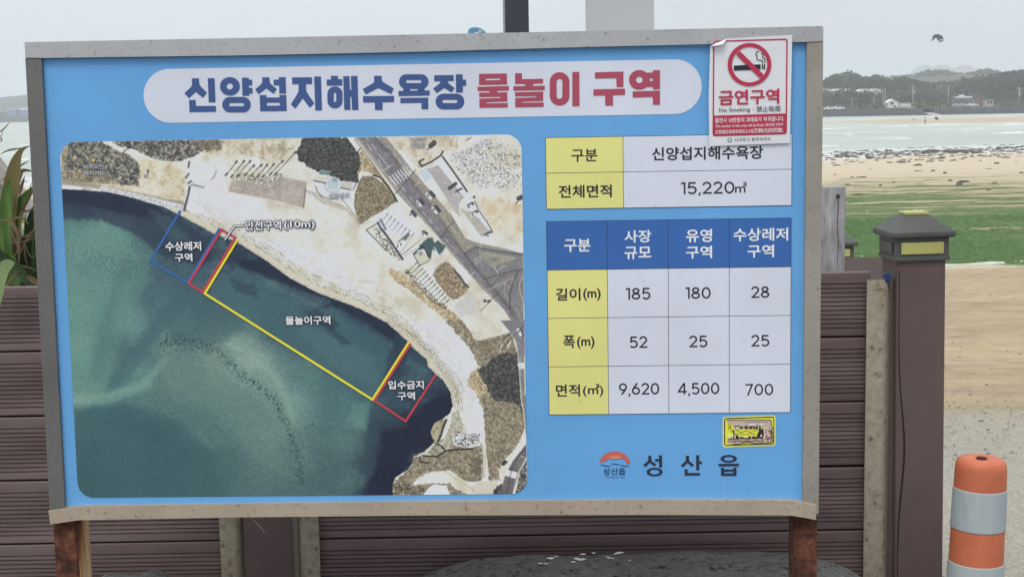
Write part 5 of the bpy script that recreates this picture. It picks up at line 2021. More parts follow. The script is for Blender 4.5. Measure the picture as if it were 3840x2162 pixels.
# ---- water
shore = [(200, 712), (235, 709), (308, 712), (402, 719), (470, 734), (554, 758), (614, 775), (645, 791), (675, 806), (735, 838), (797, 873), (888, 907), (1000, 977), (1085, 1041), (1192, 1097), (1342, 1153), (1452, 1209), (1527, 1277), (1541, 1296), (1600, 1346), (1605, 1373), (1634, 1400), (1662, 1425), (1689, 1469), (1698, 1519), (1687, 1550), (1663, 1567), (1628, 1588), (1615, 1620), (1631, 1655), (1588, 1695), (1556, 1703), (1550, 1730), (1529, 1759), (1483, 1789), (1473, 1815), (1477, 1900), (200, 1900)]
ctl = [(260,900,100,140,130),(380,860,98,134,128),(300,940,104,144,134),(450,850,92,124,122),(270,1050,100,142,132),(560,860,62,84,94),(240,840,70,98,104),(240,720,40,48,66),(300,760,38,48,66),(450,770,45,55,72),(560,800,48,62,78),(640,830,50,70,82),(300,830,60,82,90),(260,862,75,110,112),(420,875,102,138,130),(330,905,98,138,130),(520,885,70,98,102),(300,1000,92,128,124),(480,960,88,122,118),(560,950,70,98,105),(640,930,58,80,92),(720,880,58,78,90),(780,960,52,72,84),(290,1150,106,150,137),(290,1300,110,152,138),(400,1100,98,136,128),(480,1200,96,133,126),(560,1100,70,98,104),(440,1300,74,104,107),(620,1150,78,108,112),(700,1050,66,92,100),(800,1000,68,93,102),(900,950,46,60,75),(960,1000,38,48,66),(1100,1090,40,50,68),(1200,1120,42,54,70),(1000,1080,65,92,100),(900,1100,72,102,108),(1100,1180,66,94,102),(1250,1200,60,86,96),(1350,1200,50,66,82),(1450,1280,42,54,70),(1500,1330,55,78,88),(1400,1350,60,88,96),(700,1250,80,112,112),(620,1280,98,126,118),(900,1300,122,148,136),(960,1370,134,158,148),(1010,1450,112,142,134),(800,1350,108,136,126),(700,1400,92,119,114),(500,1400,90,126,120),(300,1500,110,146,135),(350,1565,80,112,112),(480,1600,70,100,103),(340,1700,64,94,98),(330,1820,60,88,92),(600,1650,66,96,100),(600,1800,62,90,95),(800,1600,80,112,110),(800,1750,68,98,100),(950,1550,92,120,115),(1050,1600,98,128,120),(1100,1700,85,112,110),(1180,1850,72,98,100),(1100,1500,108,138,132),(1150,1400,84,118,116),(1250,1400,70,103,106),(1300,1500,75,110,112),(1340,1580,88,122,120),(1300,1650,80,112,110),(1320,1800,75,105,104),(1400,1600,48,62,76),(1430,1700,40,50,64),(1400,1820,38,44,60),(1500,1500,56,80,90),(1560,1480,48,66,80),(1600,1400,52,75,86),(1640,1500,38,46,62),(1560,1620,38,46,62),(1480,1680,48,70,78),(1450,1780,40,48,62),(1600,1600,38,46,62),(1500,1740,38,46,62),(1380,1480,68,98,104),(1350,1440,62,90,98),(1520,1560,42,54,68),(1150,1300,66,96,100),(1050,1230,62,90,96),(640,1000,62,88,96),(900,1200,78,110,112),(760,1130,70,98,104)]
water = inpoly(shore, 2.5, 8)
wx = X + (fbm(X / 55, Y / 55, 4) - .5) * 26
wy = Y + (fbm(X / 55 + 31, Y / 55 + 7, 4) - .5) * 26
wx, wy = wx[water], wy[water]
acc = np.zeros((wx.size, 3))
ws = np.zeros(wx.size)
for (cx, cy, r, g_, b) in ctl:
    w = 1.0 / (((wx - cx) ** 2 + (wy - cy) ** 2) / 1000.0 + .25) ** 1.6
    ws += w
    acc += w[:, None] * np.array((r, g_, b))
acc /= ws[:, None]
xw, yw = X[water], Y[water]
n1 = fbm(xw / 14 + 3, yw / 9, 5, .7) - .5
n2 = fbm((xw + yw * .4) / 6, (yw - xw * .2) / 2.4, 3, .8) - .5
lum = 1.02 + n1 * .20 + n2 * .26
acc = acc * lum[:, None] * np.array((1.03, 1.0, 1.0))
# streaky dark weed patches near the shore
dsh = seg_d(shore[:36])
dw = dsh[water]
pt = fbm(xw / 26 + 9, yw / 20 + 2, 5, .65)
k = np.clip((pt - .54) * 9, 0, 1) * np.clip(1.2 - dw / 170, 0, 1) * .6
acc = acc * (1 - k[:, None]) + np.array((44, 54, 70)) * k[:, None]
k = np.clip((.40 - pt) * 9, 0, 1) * np.clip(1.2 - dw / 200, 0, 1) * .35
acc = acc * (1 - k[:, None]) + np.array((96, 128, 130)) * k[:, None]
IMG[water] = acc
V0 = lambda *p: [(206 + a / .5756, 469 + b / .5756) for a, b in p]
def soft(pts, col, a, blur, wob=0, wsc=14, closed=True):
    """soft-edged water tone: full strength inside the outline, fading over blur, edge broken up by noise"""
    inside = inpoly(pts)
    d = seg_d(pts, True, pad=blur + wob + 4)
    sd = np.where(inside, np.minimum(d, 400), -np.minimum(d, 400))
    if wob:
        sd = sd + (fbm(X / wsc, Y / wsc, 5, .75) - .5) * 2.6 * wob
    k = np.clip(sd / blur * .5 + .5, 0, 1)
    k = k * k * (3 - 2 * k)
    put(k * water, col, a)
# light shelf on the left, under the dark near-shore water
soft(V0((10, 205), (100, 203), (165, 226), (212, 272), (205, 330), (160, 420), (110, 560), (30, 590)), (96, 134, 124), .55, 16, 10)
soft(V0((30, 215), (110, 212), (165, 240), (180, 290), (120, 330), (30, 300)), (106, 146, 134), .45, 22, 12)
soft(V0((0, 130), (20, 138), (140, 150), (215, 175), (262, 200), (330, 245), (345, 290), (300, 300), (230, 282), (170, 232), (100, 205), (10, 200)), (46, 58, 74), .70, 9, 9, 20)
soft(V0((0, 130), (130, 150), (210, 172), (250, 195), (190, 200), (60, 172), (0, 168)), (36, 43, 60), .8, 8, 7, 18)
soft(V0((200, 180), (250, 196), (300, 260), (250, 250)), (84, 112, 114), .35, 10, 14, 10)
# weed mats inside the swimming area
soft(V0((330, 362), (395, 300), (470, 345), (600, 400), (735, 470), (735, 540), (690, 590), (560, 510)), (68, 99, 105), .75, 14, 14, 16)
soft(V0((500, 420), (600, 450), (690, 500), (700, 570), (600, 520)), (80, 112, 114), .5, 18, 14, 14)
soft(V0((560, 415), (580, 418), (640, 470), (620, 475)), (46, 62, 76), .6, 5, 9, 8)
soft(V0((385, 285), (440, 292), (520, 322), (600, 356), (680, 395), (735, 440), (728, 462), (670, 425), (600, 388), (520, 360), (440, 322), (400, 305)), (36, 45, 62), .85, 7, 10, 16)
soft(V0((420, 312), (520, 352), (600, 380), (560, 392), (470, 352)), (94, 124, 124), .45, 6, 12, 9)
soft(V0((560, 395), (620, 430), (600, 440), (540, 405)), (44, 56, 72), .55, 8, 10, 10)
soft(V0((380, 330), (430, 340), (440, 372), (390, 360)), (46, 62, 74), .55, 10, 12, 10)
soft(V0((735, 455), (768, 470), (745, 540), (700, 590), (715, 520)), (44, 55, 70), .6, 12, 12, 14)
soft(V0((770, 470), (840, 530), (860, 600), (830, 560), (780, 510)), (52, 70, 82), .6, 8, 9, 12)
soft(V0((770, 505), (810, 530), (790, 560), (755, 545)), (84, 114, 114), .4, 9, 14, 9)
soft(V0((858, 570), (866, 620), (830, 645), (812, 690), (770, 705), (735, 790), (742, 810), (670, 810), (690, 745), (705, 690), (700, 640), (760, 640), (800, 600)), (34, 40, 56), .9, 9, 12, 16)
soft(V0((690, 600), (740, 620), (760, 650), (700, 660), (690, 740), (660, 800), (640, 800), (668, 720), (672, 640)), (54, 76, 84), .6, 10, 14, 10)
soft(V0((640, 600), (680, 596), (672, 660), (645, 650)), (96, 134, 126), .6, 9, 6)
soft(V0((657, 758), (664, 752), (670, 758), (669, 774), (662, 781), (656, 774)), (84, 120, 112), .4, 9, 8)
# sweeping shadow rays and the smooth darker basin at the bottom left
soft(V0((270, 345), (320, 365), (230, 450), (150, 560), (108, 588), (120, 540)), (64, 94, 100), .55, 16, 8)
soft(V0((330, 365), (420, 420), (360, 470), (250, 470), (240, 440)), (62, 90, 96), .45, 18, 10)
soft(V0((40, 610), (150, 600), (260, 640), (330, 700), (380, 810), (30, 810)), (60, 92, 96), .72, 24, 8)
soft(V0((40, 588), (110, 582), (180, 555), (235, 500), (245, 512), (190, 572), (120, 600), (40, 606)), (118, 152, 140), .55, 8, 6)
# sandy swirl
soft(V0((375, 482), (405, 472), (440, 492), (478, 532), (508, 585), (530, 660), (500, 640), (455, 590), (400, 540)), (116, 146, 134), .70, 16, 7)
soft(V0((385, 495), (425, 498), (450, 520), (420, 530)), (146, 164, 152), .6, 10, 8, 9)
soft(V0((225, 500), (320, 510), (420, 580), (480, 660), (500, 760), (440, 720), (340, 620), (240, 560)), (104, 132, 120), .40, 22, 14)
line(V0((440, 492), (475, 522), (510, 580), (535, 650), (545, 720)), (140, 162, 148), 4.0, .22)
line(V0((447, 497), (482, 530), (515, 590)), (70, 98, 100), 3.0, .2)
# curved sandbar ridge and its dark pebbles
def speck(pts, width, thr, col, a, sc=3.0, seed=0):
    d = seg_d(pts)
    v = fbm(X / sc + seed, Y / sc, 2, .5)
    k = np.exp(-(d / width) ** 2)
    put((v + .22 * k > thr) & (k > .08) & water, col, a)
for pts, w_ in (([(620, 1285), (700, 1275), (780, 1300)], 22), ([(780, 1300), (850, 1345), (900, 1400), (960, 1435), (1030, 1500)], 18), ([(1030, 1500), (1070, 1570), (1090, 1640), (1120, 1720), (1132, 1800)], 13)):
    speck(pts, w_, .76, (40, 62, 70), .85, 3.6, w_)
    speck(pts, w_ * 2.2, .80, (118, 136, 122), .4, 4, w_ + 3)
speck([(300, 960), (420, 1000), (560, 980), (520, 880)], 60, .84, (52, 80, 86), .6, 2.6, 5)
dr = seg_d([(860, 1290), (950, 1330), (1020, 1400), (1070, 1480), (1100, 1560)])
put(np.exp(-(dr / 11) ** 2) * water * (fbm(X / 18, Y / 18, 3)), (150, 172, 158), .8)
# soft light rays
for pts, w_, c, a in (([(480, 980), (400, 1200), (360, 1400)], 26, (78, 106, 106), .35), ([(700, 1010), (600, 1200), (560, 1330)], 34, (66, 96, 104), .3), ([(290, 1500), (420, 1470), (560, 1440)], 14, (128, 156, 142), .45), ([(300, 1560), (520, 1600), (700, 1700)], 40, (60, 88, 94), .3)):
    put(np.exp(-(seg_d(pts) / w_) ** 2) * water, c, a)

# ---- shoreline bands on the sand side
land = ~water
main_shore = shore[5:24]
dl = seg_d(main_shore)
ln = land & (dl < 120)
nw = fbm(X / 16, Y / 16, 4, .6) - .5
dd = dl + nw * 16
put((dl < 7) & land, (98, 100, 98), .75)
put(ln & (dl < 26), (206, 198, 176), .85)
band = np.exp(-((dd - 38) / 13) ** 2) * land * (Y > 800)
tx = fbm(X / 3.4, Y / 3.0, 3, .7)
put(band * np.clip((tx - .50) * 7, 0, 1), (150, 140, 116), .75)
put(band * np.clip((.50 - tx) * 6, 0, 1), (208, 200, 178), .5)
put(np.clip(1.6 - np.abs(dd - 27), 0, 1) * land * (fbm(X / 20, Y / 20 + 3, 2) > .42), (104, 96, 80), .8)
put(np.clip(1.5 - np.abs(dd - 52), 0, 1) * land * (fbm(X / 20 + 7, Y / 20, 2) > .45) * (Y > 900), (128, 122, 104), .7)
put(np.clip(1.2 - np.abs(dd - 74), 0, 1) * land * (fbm(X / 16 + 7, Y / 16, 2) > .55), (170, 166, 152), .7)
v = fbm(X / 3, Y / 3, 2)
put((v > .66) & (dd > 60) & (dd < 96) & land & (fbm(X / 30, Y / 30, 2) > .48), (150, 144, 126), .35)
# concrete apron along the left shore
edge = zz(M1, (50, 610), (400, 640), (800, 720), (1050, 770), (1330, 830), (1560, 862))
de = seg_d(edge)
put(np.clip((9 - de) / 2, 0, 1), (172, 164, 146), .85)
tick = (np.floor((X * .97 + Y * .24) / 5.2) % 2) == 0
put((de < 7.5) & (de > 1) & tick, (140, 130, 112), .55)
line(edge, (112, 102, 88), 1.8, .8)
line([(x + 3, y + 9) for x, y in edge], (118, 108, 92), 1.6, .7)
rub = zz(M1, (540, 690), (900, 770), (1150, 830), (1350, 880), (1520, 920))
texture((seg_d(rub) < 13) & land, [(0, (150, 144, 130)), (.4, (196, 194, 190)), (1, (232, 232, 238))], 5, seed=20)
line(zz(M1, (48, 655), (120, 655), (292, 680)), (222, 224, 232), 9, .95)
line(zz(M1, (300, 685), (400, 690)), (110, 128, 140), 5, .6)
# groyne
line(zz(M1, (1620, 660), (1600, 760), (1565, 900), (1555, 950)), (82, 80, 86), 9, .95)
line(zz(M1, (1590, 640), (1585, 740), (1552, 860)), (226, 226, 230), 4, .9)

# ---- vegetation
VEG = [(0, (50, 56, 60)), (.34, (80, 82, 80)), (.5, (108, 105, 96)), (.64, (134, 129, 115)), (.85, (168, 162, 146)), (1, (196, 190, 174))]
DRY = [(0, (92, 86, 74)), (.35, (122, 113, 96)), (.55, (144, 134, 113)), (.75, (162, 152, 130)), (1, (186, 177, 156))]
DARK = [(0, (40, 43, 48)), (.38, (60, 62, 62)), (.55, (76, 77, 74)), (.75, (98, 97, 90)), (1, (138, 134, 120))]
texture(inpoly(zz(M1, (110, 120), (200, 95), (520, 95), (640, 180), (820, 250), (960, 330), (1005, 420), (1000, 560), (960, 650), (850, 650), (700, 610), (600, 480), (300, 440), (110, 460), (60, 430), (110, 300)), 9), VEG, 7, seed=30)
texture(inpoly(zz(M1, (300, 440), (600, 480), (700, 600), (300, 600), (60, 590), (110, 460)), 9), DRY, 9, seed=31)
texture(inpoly(zz(M1, (640, 92), (1780, 75), (2010, 90), (2020, 190), (1750, 230), (1650, 290), (1500, 340), (1300, 330), (1080, 270), (900, 190), (760, 160)), 7), VEG, 7, seed=32)
put(inpoly(zz(M1, (1700, 75), (2030, 85), (2020, 200), (1750, 220)), 12), (130, 118, 96), .45)
line(zz(M1, (1070, 262), (1180, 310), (1300, 335), (1430, 340), (1560, 315), (1640, 275)), (80, 68, 62), 3, .8)
line(zz(M1, (500, 95), (640, 190), (820, 262), (950, 330), (1000, 420)), (56, 60, 62), 4, .7)
line(zz(M1, (620, 180), (900, 310), (1050, 400)), (196, 184, 152), 4, .5)
fm = inpoly(zz(M2, (1350, 60), (2050, 60), (2130, 180), (2250, 330), (2285, 480), (2240, 650), (2240, 790), (2100, 790), (1950, 770), (1850, 690), (1700, 660), (1550, 610), (1400, 520), (1280, 420), (1230, 300), (1300, 200)), 6)
texture(fm, DARK, 5, seed=33, g=.8)
texture(inpoly(zz(M3, (190, 230), (340, 400), (520, 650), (700, 900), (650, 940), (480, 620), (340, 560), (200, 520), (170, 600), (150, 560), (210, 430)), 5), [(0, (120, 108, 86)), (.5, (176, 160, 128)), (1, (212, 198, 168))], 10, seed=34)
texture(inpoly(zz(M3, (230, 600), (340, 600), (520, 700), (620, 850), (700, 960), (500, 1100), (350, 1180), (200, 1285), (140, 1150), (110, 1000), (120, 850), (170, 700)), 3), [(0, (84, 76, 62)), (.4, (122, 112, 92)), (.6, (146, 134, 110)), (1, (190, 176, 146))], 5, seed=35)
line(zz(M3, (240, 600), (170, 690), (120, 850), (108, 1000), (140, 1150), (200, 1285)), (96, 88, 76), 2, .7)
line(zz(M3, (400, 1080), (480, 1040), (590, 960)), (78, 72, 64), 3, .8)
# hedge shadow beside the road
line(zz(M3, (380, 590), (480, 620), (580, 740), (650, 850), (710, 960)), (56, 54, 54), 8, .85)
line(zz(M3, (110, 80), (230, 240), (350, 400), (430, 520), (490, 600)), (70, 66, 64), 3, .75)
line(zz(M3, (150, 270), (200, 200)), (60, 58, 58), 4, .8)
# dune strip and fields on the right
texture(inpoly(zz(M4, (560, 590), (640, 550), (830, 640), (1000, 760), (1200, 980), (1400, 1100), (1550, 1200), (1650, 1310), (1760, 1470), (1540, 1470), (1380, 1260), (1150, 1080), (900, 870), (700, 740)), 5), [(0, (140, 122, 94)), (.4, (176, 158, 126)), (.65, (200, 184, 152)), (1, (214, 204, 180))], 9, seed=36)
texture(inpoly(zz(M4, (1330, 480), (1450, 470), (1560, 600), (1700, 780), (1740, 810), (1650, 920), (1500, 1010), (1400, 900), (1300, 780), (1210, 650), (1260, 540)), 5), [(0, (92, 82, 70)), (.4, (134, 120, 100)), (.6, (158, 142, 118)), (1, (196, 180, 152))], 5, seed=37)
line(zz(M4, (1530, 590), (1600, 660), (1660, 760), (1720, 810)), (70, 70, 72), 8, .85)
put(inpoly(zz(M4, (1520, 1080), (1600, 1000), (1800, 930), (1850, 1030), (1800, 1200), (1600, 1230)), 12), (196, 194, 192), .8)
texture(inpoly(zz(M5, (1190, 0), (1330, 0), (1600, 220), (1690, 340), (1760, 560), (1760, 780), (1700, 650), (1600, 480), (1460, 300)), 6), DRY, 8, seed=38)
texture(inpoly(zz(M5, (1360, 0), (1440, 0), (1600, 180), (1690, 330), (1640, 330), (1480, 130)), 5), [(0, (108, 96, 80)), (1, (160, 146, 122))], 6, seed=39)
texture(inpoly(zz(M5, (1680, 350), (1900, 300), (2260, 210), (2340, 400), (2390, 560), (2060, 560), (1900, 700), (1760, 780), (1680, 620)), 4), DRY, 6, seed=40)
texture(inpoly(zz(M5, (1740, 800), (1900, 700), (2050, 550), (2390, 520), (2400, 800), (2420, 1100), (2450, 1450), (2250, 1450), (1950, 1300), (1800, 1100), (1720, 950)), 9), DARK, 6, seed=41, g=.8)
texture(inpoly(zz(M5, (1540, 1050), (1620, 850), (1720, 800), (1800, 1000), (1960, 1250), (1900, 1450), (1780, 1450), (1700, 1200)), 9), [(0, (90, 80, 62)), (.4, (170, 152, 118)), (1, (222, 208, 180))], 5, seed=42)
texture(inpoly(zz(M6, (1890, 0), (2415, 0), (2455, 250), (2475, 420), (2400, 600), (2300, 740), (2200, 830), (2130, 1000), (2150, 1090), (2010, 1110), (1970, 700), (1950, 400), (1930, 150)), 4), DRY, 6, seed=43)
texture(inpoly(zz(M6, (2050, -20), (2415, -20), (2440, 240), (2350, 110), (2080, 70)), 8), DARK, 6, seed=44)
texture(inpoly(zz(M6, (1540, 630), (1700, 690), (1880, 650), (1910, 700), (1920, 1080), (1870, 1110), (1700, 1110), (1600, 1040), (1500, 960), (1300, 985), (1200, 1010), (1080, 1080), (1010, 1160), (1100, 1150), (1300, 1130), (1450, 1140), (1500, 1120), (1560, 1200), (1760, 1285), (780, 1285), (770, 1150), (900, 1020), (1010, 900), (1030, 790), (1200, 800), (1330, 780), (1450, 720)), 4), DRY, 6, seed=45)
texture(inpoly(zz(M6, (780, 1285), (770, 1130), (880, 1040), (1000, 1160), (1200, 1200), (1150, 1285)), 6), [(0, (52, 50, 48)), (.45, (104, 96, 82)), (.7, (150, 138, 114)), (1, (196, 184, 158))], 5, seed=46)
texture(inpoly(zz(M6, (1880, 1280), (2030, 1280), (2100, 1190), (2170, 1130), (2190, 1280)), 6), DARK, 6, seed=47)
texture(inpoly(zz(M6, (2340, 1280), (2400, 1000), (2490, 820), (2495, 1280)), 3), VEG, 6, seed=48)
put(inpoly(zz(M6, (1760, 800), (1900, 760), (1900, 1000), (1830, 1080)), 12), (84, 80, 70), .5)
line(zz(M6, (1010, 1115), (1120, 1035), (1250, 985), (1450, 975)), (200, 184, 150), 4.5, .7)
line(zz(M6, (1450, 975), (1560, 1060), (1700, 1150), (1830, 1240)), (194, 180, 150), 6, .7)
put(inpoly(zz(M6, (1860, 1120), (2130, 1080), (2100, 1180), (2030, 1280), (1830, 1280), (1750, 1200)), 5), (194, 184, 164), .6)
put(inpoly(zz(M6, (1150, 1285), (1220, 1200), (1290, 1140), (1330, 1150), (1450, 1160), (1500, 1285)), 4), (222, 222, 228), 1)
# rocky point
texture(inpoly(zz(M6, (1330, 600), (1420, 560), (1500, 420), (1530, 250), (1600, 200), (1680, 380), (1650, 480), (1540, 520), (1540, 690), (1440, 700), (1380, 640)), 4), [(0, (132, 132, 116)), (.5, (172, 168, 150)), (1, (206, 200, 182))], 7, seed=50)
texture(inpoly(zz(M6, (1540, 560), (1600, 470), (1720, 500), (1880, 490), (1890, 610), (1700, 680), (1540, 640)), 5), [(0, (60, 52, 48)), (.40, (120, 110, 100)), (.52, (214, 212, 210)), (1, (236, 236, 238))], 4.5, seed=51)
texture(inpoly(zz(M6, (1255, 480), (1320, 345), (1440, 300), (1460, 330), (1400, 470), (1350, 590), (1300, 600)), 3), [(0, (110, 106, 84)), (.5, (166, 158, 130)), (1, (196, 186, 158))], 9, seed=52)
line(zz(M6, (1458, 318), (1420, 400), (1385, 520), (1345, 600)), (48, 44, 46), 8, .9)
texture(inpoly(zz(M6, (1210, 750), (1310, 630), (1400, 680), (1430, 720), (1340, 790)), 3), [(0, (110, 106, 90)), (.5, (156, 150, 130)), (1, (206, 200, 182))], 6, seed=53)
line(zz(M6, (1320, 620), (1400, 660), (1430, 700)), (46, 44, 44), 7, .9)
line(zz(M6, (1150, 780), (1340, 790), (1440, 720), (1560, 700), (1800, 690)), (44, 42, 40), 7, .85)
line(zz(M6, (1060, 770), (1110, 760), (1120, 850), (1230, 880)), (52, 48, 46), 6, .8)
put(seg_d(zz(M6, (1106, 770), (1107, 772))) < 3.5, (228, 232, 236), 1)
line(zz(M6, (1900, 620), (1925, 800), (1930, 1050)), (70, 64, 56), 3, .8)
line(zz(M6, (1930, 640), (1952, 800), (1955, 1050)), (196, 180, 148), 5, .8)
# darker wet zone beside the bright sand
bs = zz(M5, (280, 0), (600, 200), (850, 450), (1080, 700), (1220, 900), (1350, 1150), (1420, 1450))
v = fbm(X / 4, Y / 4, 3, .6)
db = seg_d(bs) + (fbm(X / 14, Y / 14, 3) - .5) * 10
put(np.clip(1.6 - np.abs(db - 4), 0, 1), (110, 102, 84), .75)
put(np.clip(1.4 - np.abs(db - 13), 0, 1), (128, 120, 100), .6)

# ---- roads
ASP = [(0, (116, 112, 116)), (.5, (128, 124, 127)), (1, (140, 136, 138))]
KERB = (176, 170, 156)
road = zz(M3, (120, 55), (560, 55), (900, 480), (1000, 600)) + zz(M4, (1440, 0), (1740, 150), (1900, 200), (2200, 260), (2495, 340), (2500, 1450), (2400, 1400), (2220, 1130), (1930, 850), (1750, 650), (1450, 310), (1200, 0)) + zz(M3, (980, 1130), (700, 830), (215, 180))
texture(inpoly(road, 1.5), [(0, (134, 130, 126)), (.5, (146, 141, 134)), (1, (160, 154, 142))], 20, seed=60)
texture(inpoly(zz(M3, (160, 55), (420, 55), (860, 600), (1480, 1440)) + zz(M4, (1660, 345), (1950, 690), (2320, 1130), (2480, 1400), (2400, 1450), (2230, 1130), (1930, 830), (1750, 620), (1450, 270), (1240, 20)) + zz(M3, (560, 560), (240, 150)), 1), ASP, 30, seed=61)
texture(inpoly(zz(M4, (1660, 345), (1810, 240), (2495, 350), (2500, 1300), (2320, 1130), (1950, 690)), 1), [(0, (122, 119, 120)), (1, (136, 133, 133))], 30, seed=62)
texture(inpoly(zz(M3, (850, 560), (940, 530), (1480, 1150)) + zz(M4, (1700, 160), (1810, 240), (1660, 345), (1400, 20)), 2), [(0, (140, 134, 124)), (1, (158, 150, 136))], 16, seed=63)
# car park
texture(inpoly(zz(M3, (1140, 500), (1290, 450), (1660, 900), (1580, 990), (1600, 1180), (1500, 1060)), 2), [(0, (168, 162, 160)), (1, (182, 176, 174))], 30, seed=64)
texture(inpoly(zz(M3, (1600, 1060), (1780, 1110), (2040, 1400), (1960, 1450), (1900, 1450)), 3), [(0, (166, 162, 156)), (1, (188, 182, 170))], 20, seed=65)
put(inpoly(zz(M3, (1030, 540), (1130, 490), (1200, 620), (1110, 680))), (186, 200, 208), .9)
line(zz(M3, (1355, 330), (1480, 500), (1620, 700), (1700, 820)), (70, 66, 62), 7, .9)
line(zz(M3, (1810, 960), (1860, 1080), (1990, 1260), (2060, 1390)), (82, 76, 70), 4, .85)
line(zz(M3, (1060, 465), (1200, 400), (1330, 310), (1360, 255)), (64, 60, 56), 7, .9)
line(zz(M3, (1060, 465), (1020, 400), (1090, 365)), (60, 56, 54), 7, .9)
# road lines
WHT = (206, 204, 200)
dbl = zz(M3, (582, 230), (860, 600), (1150, 980), (1480, 1440)) + zz(M4, (1660, 340), (1950, 700), (2320, 1130), (2420, 1290), (2495, 1410))
for off in (-2.6, 2.6):
    line([(x + off, y - off * .7) for x, y in dbl], (70, 66, 74), 2.4, .95)
for pts in (zz(M4, (1660, 350), (1810, 250), (2100, 300), (2495, 352)), zz(M4, (1950, 700), (2150, 630), (2430, 570), (2495, 560)), zz(M4, (2430, 575), (2350, 730), (2310, 900), (2305, 1120)), zz(M4, (1310, 130), (1410, 30)),
            zz(M6, (2485, 640), (2340, 850), (2270, 1060), (2230, 1280))):
    for off in (-2.2, 2.2):
        line([(x + off * .4, y + off) for x, y in pts], (72, 68, 76), 2.0, .95)
line(zz(M3, (150, 60), (500, 500), (720, 780), (980, 1090)) + zz(M4, (1240, 40), (1560, 400), (1750, 640), (2020, 900), (2220, 1130), (2400, 1380)), KERB, 3.4, .8)
line(zz(M3, (110, 55), (215, 180), (500, 560), (700, 830)), (196, 190, 176), 6, .8)
def dashes(p, q, n, w=2.0, duty=.5, col=WHT):
    for k in range(n):
        a, b = k / n, (k + duty) / n
        line([(p[0] + (q[0] - p[0]) * a, p[1] + (q[1] - p[1]) * a), (p[0] + (q[0] - p[0]) * b, p[1] + (q[1] - p[1]) * b)], col, w, .9)
dashes(M3(890, 890), M3(1350, 1430), 5, 2.2)
dashes(M3(1310, 1110), M4(1740, 290), 8, 2.0)
dashes(M4(1400, 130), M4(1540, 300), 2, 2.0)
dashes(M4(1780, 120), M4(1900, 190), 3)
dashes(M3(1060, 1210), M3(1230, 1420), 3)
dashes(M3(590, 180), M3(820, 470), 3)
dashes(M4(2010, 900), M4(2390, 1400), 6)
dashes(M4(2330, 1030), M4(2480, 1260), 3)
dashes(M3(1400, 1230), M4(1560, 60), 3, 1.8)
for p, q in (((280, 60), (305, 95)), ((290, 150), (360, 245)), ((345, 150), (420, 225)), ((450, 295), (600, 480)), ((445, 365), (500, 455)), ((770, 740), (835, 820)), ((650, 440), (515, 530)), ((1040, 680), (965, 740))):
    line(zz(M3, p, q), WHT, 2.4, .95)
# zebra crossing
for r in range(2):
    for k in range(6 + r):
        x, y = 625 + k * 38 + r * 50, 640 - k * 24 + r * 60
        line(zz(M3, (x - 18, y - 32), (x + 22, y + 30)), (214, 212, 208), 4.2, .95)
for k in range(3):
    line(zz(M3, (800 + k * 40, 480 - k * 10), (850 + k * 40, 600 - k * 30)), (206, 204, 198), 4, .85)
# hatched islands
for s in (1.0, .72, .46):
    cx, cy = 2080, 420
    line(zz(M4, *[(cx + (x - cx) * s, cy + (y - cy) * s) for x, y in ((1870, 310), (2040, 520), (2390, 405))]), (196, 188, 150), 2.2, .9, True)
line(zz(M4, (1900, 190), (1880, 310)), WHT, 1.8, .7)
line(zz(M4, (1900, 190), (2180, 260)), WHT, 1.8, .7)
line(zz(M4, (1820, 390), (1920, 530)), WHT, 2, .8)
for (cx, cy) in ((1820, 460), (1890, 410)):
    line(zz(M4, (cx - 24, cy - 36), (cx + 4, cy + 38), (cx + 24, cy + 24), (cx - 2, cy - 44)), WHT, 1.6, .8, True)
line(zz(M4, (2080, 520), (2140, 620)), WHT, 3, .9)
line(zz(M4, (2150, 560), (2190, 530), (2250, 515)), WHT, 3, .8)
line(zz(M4, (1750, 645), (1820, 595)), WHT, 2.6, .9)
line(zz(M4, (1930, 900), (2040, 830), (2210, 740), (2360, 680)), (190, 184, 160), 2.6, .8)
line(zz(M4, (2360, 680), (2300, 820), (2210, 730)), (196, 188, 150), 2.2, .8)
for k in range(4):
    line(zz(M4, (2140 + k * 40, 790 - k * 24), (2280 + k * 8 - k * 30, 990 - k * 60)), WHT, 1.6, .7)
line(zz(M4, (2490, 660), (2440, 760), (2450, 900), (2495, 1010)), (186, 178, 150), 4, .8)
# road down to the right and bottom corner
texture(inpoly(zz(M5, (2100, 0), (2490, 0), (2490, 1450), (2460, 1450), (2430, 1100), (2390, 700), (2360, 400), (2260, 200)), 1), ASP, 30, seed=66)
line(zz(M5, (2090, 0), (2260, 210), (2350, 350), (2390, 620), (2410, 900), (2440, 1250), (2465, 1450)), (196, 192, 178), 4, .9)
texture(inpoly(zz(M6, (2420, 0), (2490, 0), (2490, 600), (2470, 420)), 1), ASP, 30, seed=67)
texture(inpoly(zz(M6, (2480, 640), (2330, 820), (2220, 1010), (2140, 1285), (2310, 1285), (2390, 1000), (2490, 800)), 1), [(0, (96, 92, 94)), (1, (120, 116, 116))], 30, seed=68)
line(zz(M6, (2410, 0), (2450, 200), (2470, 420), (2400, 600), (2300, 760), (2210, 960), (2190, 1080)), (206, 202, 190), 4, .9)
line(zz(M6, (2310, 1285), (2350, 1090), (2400, 960), (2490, 790)), (202, 198, 184), 3, .85)
for off in (-2.2, 2.2):
    line([(x + off, y) for x, y in zz(M6, (2470, 660), (2330, 870), (2270, 1060), (2230, 1285))], (70, 66, 74), 2.0, .95)
put(inpoly(zz(M6, (2220, 950), (2375, 995), (2345, 1075), (2200, 1030))), (222, 222, 224), .95)
for off in (-1.8, 1.8):
    line([(x + off, y) for x, y in zz(M6, (2300, 960), (2268, 1070))], (84, 80, 86), 1.6, .9)
